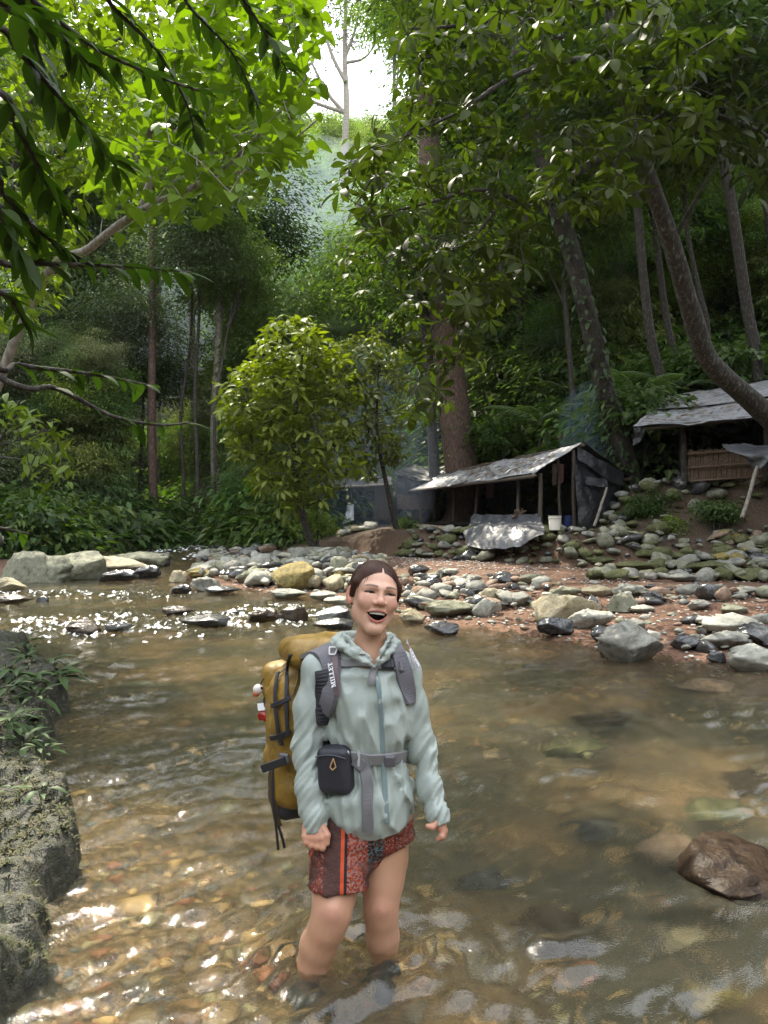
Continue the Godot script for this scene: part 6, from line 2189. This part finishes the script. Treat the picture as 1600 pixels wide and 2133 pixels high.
	var allb: Array = arms[0] + arms[1] + bones_torso
	var jb := bounds(allb, .02)
	var jlo: Vector3 = jb[0]
	jlo.y = minf(jlo.y, L(0, 1735, 0).y)
	jlo.z = minf(jlo.z, -.22 - PR.z - 2.36)
	var js := Soup.new()
	nets(js, jacket_d, Vector3(jlo.x, jlo.y, -.20), Vector3(jb[1].x, jb[1].y, .20), .0052)
	var jm := flat_mat(.30, .338, .312, .5)
	jm.metallic_specular = .45
	jm.normal_enabled = true
	jm.normal_texture = nnorm(91, .05, 2.0, 512, 4)
	jm.uv1_triplanar = true
	jm.uv1_scale = Vector3.ONE * 3.0
	jm.normal_scale = .35
	var jacket := obj("jacket", js.mesh(), jm, person)
	worn_strap("zip", [[782, 1398], [790, 1442], [795, 1510], [798, 1570], [801, 1625], [807, 1714]], .017, -.001, .0035, jacket_d, flat_mat(.15, .20, .205, .45), jacket, 8)
	# collar and hood bunched round the neck
	var hoodb := chain([[779, 1388, .094, .006], [762, 1377, .098, .009], [738, 1362, .082, .012], [712, 1346, .045, .015], [702, 1338, -.03, .020], [715, 1332, -.10, .028], [765, 1330, -.13, .030], [806, 1334, -.11, .026], [822, 1341, -.05, .018], [818, 1351, .02, .013], [803, 1367, .07, .011], [789, 1384, .09, .007]])
	var hoodb2 := chain([[776, 1376, .100, .004], [750, 1352, .090, .006], [724, 1330, .05, .008], [716, 1322, -.02, .010]]) + chain([[786, 1378, .098, .004], [797, 1352, .086, .006], [810, 1330, .04, .008], [814, 1325, -.02, .010]])
	var hood_f := func(p: Vector3) -> float:
		var d := smin(bones_d(p, hoodb, .012), bones_d(p, hoodb2, .008), .010)
		if d < .03:
			var a := atan2(p.x - hoodb[6][0].x, p.z)
			d += .0022 * sin(p.y * 240.0 + a * 5.0 + 5.0 * n1.get_noise_3d(p.x * 130.0, p.y * 130.0, p.z * 130.0)) + .0045 * (absf(n3.get_noise_3d(p.x * 110.0, p.y * 200.0, p.z * 110.0)) - .15)
		return d
	var hob := bounds(hoodb + hoodb2, .012)
	var hos := Soup.new()
	nets(hos, hood_f, hob[0], hob[1], .0052)
	obj("hood", hos.mesh(), jm, jacket)
	# shorts
	var ha := L(701, 1842, .08)
	var hb2 := L(806, 1764, -.01)
	var sh_b := chain([[760, 1680, -.03, .115], [765, 1725, -.02, .11]])
	var sl := chain([[716, 1735, .0, .104], [701, 1865, .088, .094]])
	var sr := chain([[806, 1725, -.03, .090], [806, 1805, -.012, .083]])
	var short_f := func(p: Vector3) -> float:
		var wob := .012 * n1.get_noise_3d(p.x * 60.0, p.y * 90.0, p.z * 60.0) - .016 * (absf(n3.get_noise_3d(p.x * 30.0, p.y * 110.0, p.z * 30.0)) - .15)
		var a := bones_d(p, sl, .03)
		a = maxf(a, ha.y + .010 + .05 * (p.x - ha.x) - p.y)
		var b := bones_d(p, sr, .03)
		b = maxf(b, hb2.y + .006 + .20 * (p.x - hb2.x) - p.y)
		return smin(smin(a, bones_d(p, sh_b, .03), .04), b, .02) + wob
	var sbb := bounds(sh_b + sl + sr, .02)
	var shs := Soup.new()
	nets(shs, short_f, sbb[0], Vector3(sbb[1].x, L(0, 1672, 0).y, sbb[1].z), .0052)
	var pm := StandardMaterial3D.new()
	pm.albedo_texture = print_texture()
	pm.uv1_triplanar = true
	pm.uv1_scale = Vector3.ONE * 3.9
	pm.uv1_offset = Vector3(.62, .1, .3)
	pm.uv1_triplanar_sharpness = 4.0
	pm.roughness = .85
	obj("shorts", shs.mesh(), pm, person)
	# dark wading shoes under the water
	for k in [[640, 2104, .12], [799, 2082, .02]]:
		var sb := chain([[k[0], k[1] - 12, k[2] - .04, .045], [k[0] - 2, k[1], k[2] + .02, .042], [k[0] - 4, k[1] + 6, k[2] + .12, .036]])
		var so := Soup.new()
		var bo := bounds(sb, .012)
		nets(so, func(p: Vector3) -> float: return bones_d(p, sb, .03), bo[0], bo[1], .008)
		obj("shoe", so.mesh(), flat_mat(.02, .02, .022, .6), person)
	rucksack()

func rucksack() -> void:
	var r := thing("rucksack", "mustard yellow hiking rucksack with black straps worn on the hiker's back", "rucksack", PR)
	var ochre := tri_mat(ntex(93, .02, [[0.0, lin(.15, .085, .012)], [1.0, lin(.29, .175, .024)]], 256, 4), 4.0, .5, M.nrm, .5, false)
	var black := flat_mat(.016, .016, .022, .6)
	var grey := flat_mat(.11, .105, .12, .7)
	var web := flat_mat(.17, .165, .17, .7)
	var yaw := Basis(Vector3.UP, .42)
	var yi := yaw.inverse()
	var c0 := L(652, 1520, -.275)
	var main_f := func(p: Vector3) -> float:
		var q := yi * (p - c0)
		var w := .014 * (1.0 - absf(q.y) / .5)
		var d := rbox(q, Vector3(.145 + w - .05 * ss(.14, .27, q.y), .265, .105 - .02 * ss(.1, .26, q.y)), .07)
		return d + .022 * (absf(n3.get_noise_3d(q.x * 40.0 + q.y * 26.0, q.y * 46.0, q.z * 40.0)) - .15) + .006 * n1.get_noise_3d(q.x * 90.0, q.y * 120.0, q.z * 90.0)
	var s := Soup.new()
	nets(s, main_f, c0 - Vector3(.24, .30, .22), c0 + Vector3(.24, .30, .22), .009)
	var bag := obj("main_bag", s.mesh(), ochre, r)
	var parts := [["top_lid", L(668, 1352, -.25), Vector3(.135, .050, .11), .045, ochre], ["side_pocket", L(588, 1480, -.30), Vector3(.055, .11, .085), .045, ochre], ["front_pocket", L(578, 1420, -.36), Vector3(.06, .075, .06), .045, ochre], ["lower_pocket", L(590, 1570, -.29), Vector3(.062, .075, .09), .05, ochre], ["bottom_panel", L(640, 1655, -.28), Vector3(.13, .06, .095), .05, black], ["back_panel", L(690, 1500, -.15), Vector3(.11, .22, .03), .03, black]]
	for q in parts:
		var c: Vector3 = q[1]
		var f := func(p: Vector3) -> float:
			var o := yi * (p - c)
			return rbox(o, q[2], q[3]) + .018 * (absf(n3.get_noise_3d(o.x * 50.0 + o.y * 30.0, o.y * 56.0, o.z * 50.0 + c.y * 30.0)) - .12) + .004 * n1.get_noise_3d(o.x * 130.0, o.y * 130.0, o.z * 130.0)
		var so := Soup.new()
		var h: float = (q[2] as Vector3).length() + .01
		nets(so, f, c - Vector3(minf(h, .2), q[2].y + .02, minf(h, .2)), c + Vector3(minf(h, .2), q[2].y + .02, minf(h, .2)), .0075)
		obj(q[0], so.mesh(), q[4], r)
	for q in [[[[583, 1405], [578, 1450], [582, 1510], [590, 1550]], .016], [[[606, 1368], [600, 1410], [598, 1470], [601, 1530]], .014], [[[572, 1470], [590, 1462], [606, 1452]], .016], [[[570, 1535], [588, 1530], [606, 1520]], .02]]:
		worn_strap("compression_strap", q[0], q[1], .012, .004, main_f, black, bag, 5)
	# straps over the shoulders, on the chest and round the hips
	var f := jacket_d
	var a := worn_strap("shoulder_strap", [[668, 1352, 1.0], [684, 1362, 1.0], [692, 1385, .95], [694, 1420, .9], [690, 1450, .9], [680, 1480, .8]], .072, .002, .014, f, grey, r, 5, [[640, 1372, -.16, -.2, 1, 0], [654, 1346, -.07, -.2, 1, .2]])
	worn_strap("strap_padding", [[674, 1398, 1.0], [678, 1430, 1.1], [676, 1470, 1.0], [669, 1505, .7]], .055, .004, .016, f, black, r, 5)
	var b := worn_strap("shoulder_strap", [[824, 1352, .9], [833, 1378, .95], [843, 1410, .95], [849, 1440, .9], [850, 1466, .7]], .06, .003, .014, f, grey, r, 5, [[806, 1325, -.13, .2, 1, 0], [814, 1334, -.06, .2, 1, .3]])
	var st := worn_strap("chest_strap", [[703, 1386], [720, 1383], [745, 1382], [765, 1387], [790, 1389], [836, 1391]], .024, .010, .004, f, web, r, 5)
	worn_strap("strap_end", [[781, 1390], [776, 1400], [774, 1413], [772, 1424]], .022, .012, .003, f, web, st, 4)
	var bk := obj("buckle", box_mesh(Vector3(.042, .028, .014), .004), black, st)
	var bp := surf(808, 1389, f)
	bk.transform = Transform3D(frame(grad(bp, f)), bp + grad(bp, f) * .016)
	for q in [[833, 1392, grey], [815, 1389, black]]:
		var k := obj("buckle", box_mesh(Vector3(.014, .032, .016), .004), q[2], st)
		var p := surf(q[0], q[1], f)
		k.transform = Transform3D(frame(grad(p, f)), p + grad(p, f) * .017)
	# load-lifter buckle
	var lp := surf(697, 1364, f)
	var lift := Soup.new()
	for q in [[Vector3(-.014, .012, .024), Vector3(.014, .012, .024)], [Vector3(-.014, .012, .024), Vector3(-.009, -.014, .024)], [Vector3(.014, .012, .024), Vector3(.009, -.014, .024)], [Vector3(-.009, -.014, .024), Vector3(.009, -.014, .024)]]: tube(lift, [q[0], q[1]], [.003, .003], 6)
	obj("ring_buckle", lift.mesh(), flat_mat(.45, .45, .46, .35), a).transform = Transform3D(frame(grad(lp, f)), lp)
	# printed strap loops, one on each side
	var plum := flat_mat(.085, .06, .065, .65)
	for q in [[[[699, 1374], [703, 1400], [708, 1425], [710, 1444], [707, 1449]], a, 1.0], [[[836, 1342], [846, 1362], [854, 1382], [861, 1396]], b, .85]]:
		var w: float = .024 * q[2]
		var lb := worn_strap("brand_strap", q[0], w, .022, .003, f, plum if q[2] == 1.0 else flat_mat(.30, .28, .29, .7), q[1], 5)
		var x0: Array = q[0][0]
		var x1: Array = q[0][3]
		var ta := surf(x0[0], x0[1] + 6, f)
		var tb := surf(x1[0], x1[1], f)
		var mx: float = (q[0][1][0] + q[0][2][0]) * .5
		var my: float = (q[0][1][1] + q[0][2][1]) * .5
		var p := surf(mx, my, f)
		var g := grad(p, f)
		var tmesh := TextMesh.new()
		var fo := SystemFont.new()
		fo.font_names = PackedStringArray(["Droid Serif"])
		fo.font_weight = 700
		tmesh.font = fo
		tmesh.text = "MILLET"
		tmesh.font_size = 64
		tmesh.pixel_size = .00032 * q[2]
		tmesh.depth = .001
		var run := (ta - tb).normalized()
		g = (g - run * g.dot(run)).normalized()
		obj("lettering", tmesh, flat_mat(.72, .70, .75, .6), lb).transform = Transform3D(Basis(run, g.cross(run), g), (ta + tb) * .5 + g * maxf((p - (ta + tb) * .5).dot(g) + .0262, .0262))
	# hip belt, hanging webbing, pouch
	var hip := worn_strap("hip_belt", [[726, 1574], [740, 1577], [765, 1582], [800, 1580], [825, 1577], [848, 1574]], .040, .004, .005, f, web, r, 6, [], [[858, 1575, -.03, 1, 0, 0], [856, 1580, -.10, 1, 0, -.3]])
	worn_strap("webbing_end", [[738, 1580], [752, 1592], [763, 1610], [767, 1640], [768, 1690], [768, 1730]], .036, .012, .003, f, flat_mat(.12, .115, .12, .7), hip, 6)
	for q in [[812, 1579, .036, .040, grey], [734, 1576, .012, .052, flat_mat(.4, .41, .43, .4)], [745, 1577, .009, .052, flat_mat(.4, .41, .43, .4)]]:
		var k := obj("buckle", box_mesh(Vector3(q[2], q[3], .012), .004), q[4], hip)
		var p := surf(q[0], q[1], f)
		k.transform = Transform3D(frame(grad(p, f)), p + grad(p, f) * .016)
	var pc := L(699, 1602, .075)
	var po := Soup.new()
	var pyw := Basis(Vector3.UP, -.35) * Basis(Vector3.BACK, .06)
	nets(po, func(p: Vector3) -> float:
		var o := pyw.inverse() * (p - pc)
		return rbox(o, Vector3(.056, .074 - .25 * absf(minf(o.x, 0.0)) * .3, .034), .026) + .004 * n1.get_noise_3d(o.x * 40.0, o.y * 50.0, o.z * 40.0), pc - Vector3(.085, .095, .075), pc + Vector3(.085, .095, .075), .0055)
	var pouch := obj("hip_pouch", po.mesh(), flat_mat(.018, .018, .026, .55), r)
	worn_strap("pouch_wing", [[668, 1560], [675, 1575], [690, 1585]], .05, .004, .008, f, black, r, 4)
	var zp := []
	for k in 9: zp.append(pc + pyw * Vector3(lerpf(-.05, .05, k / 8.0), .045 + .008 * sin(PI * k / 8.0), .0345))
	obj("pouch_zip", tube_mesh(zp, taper(9, .0022, .0022), 5), flat_mat(.06, .06, .08, .4), pouch)
	var pu := Soup.new()
	var zz := pc + pyw * Vector3(.012, .045, .038)
	for q in [[Vector3(0, 0, 0), Vector3(-.010, -.026, .004)], [Vector3(0, 0, 0), Vector3(.008, -.024, .004)], [Vector3(-.011, -.024, .004), Vector3(-.002, -.034, .005)], [Vector3(-.002, -.034, .005), Vector3(.009, -.024, .004)]]: tube(pu, [zz + q[0], zz + q[1]], [.0018, .0018], 5)
	obj("zip_pull", pu.mesh(), flat_mat(.40, .24, .10, .5), pouch)
	# straps and buckle on the pack's side, hanging ends
	var belt := []
	var bn := []
	var bw := []
	for k in 8:
		var p := L(564 + k * 7.0, 1590 - k * 2.5, -.22 + .012 * k)
		belt.append(p + Vector3(-.02 + .0 * k, 0, .055))
		bn.append(Vector3(-.5, 0, .9))
		bw.append(.028)
	var side := obj("side_strap", ribbon(belt, bn, bw, .005), black, r)
	var sbk := obj("buckle", box_mesh(Vector3(.04, .034, .012), .004), flat_mat(.12, .12, .13, .5), side)
	sbk.transform = Transform3D(Basis(Vector3.UP, -.4), L(592, 1580, -.125))
	for q in [[[[570, 1598, -.2], [566, 1625, -.18], [572, 1680, -.18], [580, 1720, -.19]], .026, flat_mat(.07, .05, .02, .7)], [[[571, 1600, -.19], [568, 1650, -.17], [573, 1700, -.17], [580, 1770, -.18]], .009, black], [[[580, 1720, -.185], [588, 1745, -.185], [593, 1766, -.185]], .010, black]]:
		var pts := []
		for e in q[0]: pts.append(L(e[0], e[1], e[2]))
		pts = spline(pts, 5)
		var nn := []
		var ww := []
		for k in pts.size():
			nn.append(Vector3(.3 * sin(k * .4), 0, 1))
			ww.append(q[1])
		obj("hanging_strap", ribbon(pts, nn, ww, .003), q[2], r)
	for q in [[[615, 1440], [600, 1460], [588, 1476]], [[640, 1345], [632, 1360], [622, 1372]], [[612, 1380], [590, 1400], [575, 1412]], [[622, 1375], [618, 1420], [608, 1450]]]:
		var pts := []
		for e in q: pts.append(L(e[0], e[1], -.15) + Vector3(0, 0, .0))
		var cord := []
		for p in spline(pts, 5):
			var o: Vector3 = p
			for k in 60:
				var d: float = main_f.call(o)
				if d < .006 or o.z < -.5: break
				o.z -= maxf(d * .6, .002)
			if o.z > -.5: cord.append(o + Vector3(0, 0, .006))
		if cord.size() > 3: obj("cord", tube_mesh(cord, taper(cord.size(), .003, .003), 5), flat_mat(.2, .15, .08, .6), r)
	# things hung on the pack
	var bo := Soup.new()
	var pb := L(566, 1462, -.33)
	nets(bo, func(p: Vector3) -> float: return ell(p, pb, Vector3(.032, .062, .035)) + .006 * n1.get_noise_3d(p.x * 50.0, p.y * 40.0, p.z * 50.0), pb - Vector3(.05, .08, .05), pb + Vector3(.05, .08, .05), .006)
	var blk := thing("small_bag", "small black bag hanging on the outer side of the rucksack", "bag", PR)
	obj("pouch", bo.mesh(), black, blk)
	var ch := thing("bag_charm", "little white and orange ball charm beside the small black bag", "charm", L(538, 1436, -.33) + PR)
	for q in [[Vector3(0, 0, 0), .019, flat_mat(.55, .5, .48, .7)], [Vector3(-.006, -.014, .006), .012, flat_mat(.4, .09, .03, .6)], [Vector3(.012, .006, .008), .007, black]]:
		var so := Soup.new()
		nets(so, func(p: Vector3) -> float: return p.length() - q[1], Vector3.ONE * -.026, Vector3.ONE * .026, .003)
		obj("ball", so.mesh(), q[2], ch).position = q[0]
	obj("cord", tube_mesh([Vector3(.005, .012, 0), Vector3(.02, .04, .01), Vector3(.045, .05, .02)], taper(3, .002, .002), 5), black, ch)
	var rd := thing("cloth_charm", "shiny red and white plastic packet dangling below the small black bag", "charm", L(553, 1490, -.31) + PR)
	obj("red_bag", cloth([lerp_row(Vector3(-.015, .022, 0), Vector3(.02, .02, 0), 4), lerp_row(Vector3(-.028, .0, .01), Vector3(.028, .0, .01), 4), lerp_row(Vector3(-.022, -.022, 0), Vector3(.025, -.018, 0), 4)], 5, .015, .012, 9.0), flat_mat(.32, .012, .012, .2), rd)
	obj("white_tag", cloth([lerp_row(Vector3(-.03, .042, 0), Vector3(-.005, .046, 0), 4), lerp_row(Vector3(-.025, .02, .01), Vector3(.006, .022, .01), 4)], 5, .006, .008, 9.0), flat_mat(.6, .6, .62, .3), rd)
	obj("cord_end", tube_mesh([Vector3(.022, .015, .01), Vector3(.032, .03, .012), Vector3(.04, .06, .012)], [.006, .005, .002], 6), flat_mat(.6, .58, .55, .5), rd)

# ---------- smoke of the cooking fires and the haze of the valley
func BUILD_60_air() -> void:
	var list := [["valley_haze", "pale haze hanging in the sunlit valley beyond the river bend", Vector3(-8, 12, -58), Vector3(46, 34, 34), .02, Color(.86, .93, 1.0)],
		["smoke", "blue smoke drifting up between the small trees and the long hut", Vector3(-.3, 3.2, -22.2), Vector3(4.2, 6.5, 3.0), .036, Color(.78, .87, 1.0)],
		["smoke", "thin blue smoke at the far eave of the long hut", Vector3(1.6, 1.9, -24.6), Vector3(2.4, 1.6, 2.0), .05, Color(.78, .87, 1.0)],
		["smoke", "blue smoke rising behind the gable of the long hut", Vector3(5.2, 3.4, -18.8), Vector3(1.6, 2.6, 1.6), .10, Color(.72, .83, 1.0)]]
	for q in list:
		var f := FogVolume.new()
		f.name = numbered(q[0])
		f.shape = RenderingServer.FOG_VOLUME_SHAPE_ELLIPSOID
		f.size = q[3]
		f.position = q[2]
		var m := FogMaterial.new()
		m.density = q[4]
		m.albedo = q[5]
		f.material = m
		add_child(f, true)
		tag(f, q[1], "smoke" if q[0] == "smoke" else "haze", "", "stuff")

func _ready() -> void:
	rng.seed = 7
	n1.seed = 3; n1.frequency = .1; n1.fractal_octaves = 4
	n2.seed = 5; n2.frequency = .05; n2.fractal_octaves = 3
	n3.seed = 9; n3.frequency = .1; n3.fractal_octaves = 2
	var cam := Camera3D.new()
	cam.name = "camera"
	cam.fov = 69.0
	cam.position = Vector3(0, EYE, 0)
	cam.near = .05
	cam.far = 400.0
	add_child(cam)
	cam.current = true
	var env := Environment.new()
	var sky := Sky.new()
	var sm := ProceduralSkyMaterial.new()
	sm.sky_top_color = Color(.90, .925, .96)
	sm.sky_horizon_color = Color(.97, .97, .96)
	sm.sky_curve = .2
	sm.ground_bottom_color = Color(.12, .12, .09)
	sm.ground_horizon_color = Color(.35, .36, .32)
	sky.sky_material = sm
	env.background_mode = Environment.BG_SKY
	env.sky = sky
	env.background_energy_multiplier = 1.85
	env.tonemap_mode = Environment.TONE_MAPPER_LINEAR
	env.tonemap_exposure = 2.4
	env.fog_enabled = true
	env.fog_density = .00015
	env.fog_light_color = Color(.93, .96, 1.0)
	env.volumetric_fog_enabled = true
	env.volumetric_fog_density = 0.0
	env.sdfgi_enabled = true
	env.ssao_enabled = true
	env.ssil_enabled = true
	var we := WorldEnvironment.new()
	we.name = "world_environment"
	we.environment = env
	add_child(we)
	var sun := DirectionalLight3D.new()
	sun.name = "sun"
	sun.light_energy = 1.6
	sun.light_color = Color(1.0, .96, .88)
	sun.light_angular_distance = .5
	sun.shadow_enabled = true
	add_child(sun)
	sun.look_at_from_position(Vector3(-.25, .83, -.5) * 50.0, Vector3.ZERO)
	make_materials()
	build_ground()
	build_water()
	make_stones()
	BUILD_20_huts()
	BUILD_21_stones()
	BUILD_30_forest()
	BUILD_40_boughs()
	BUILD_50_person()
	BUILD_60_air()
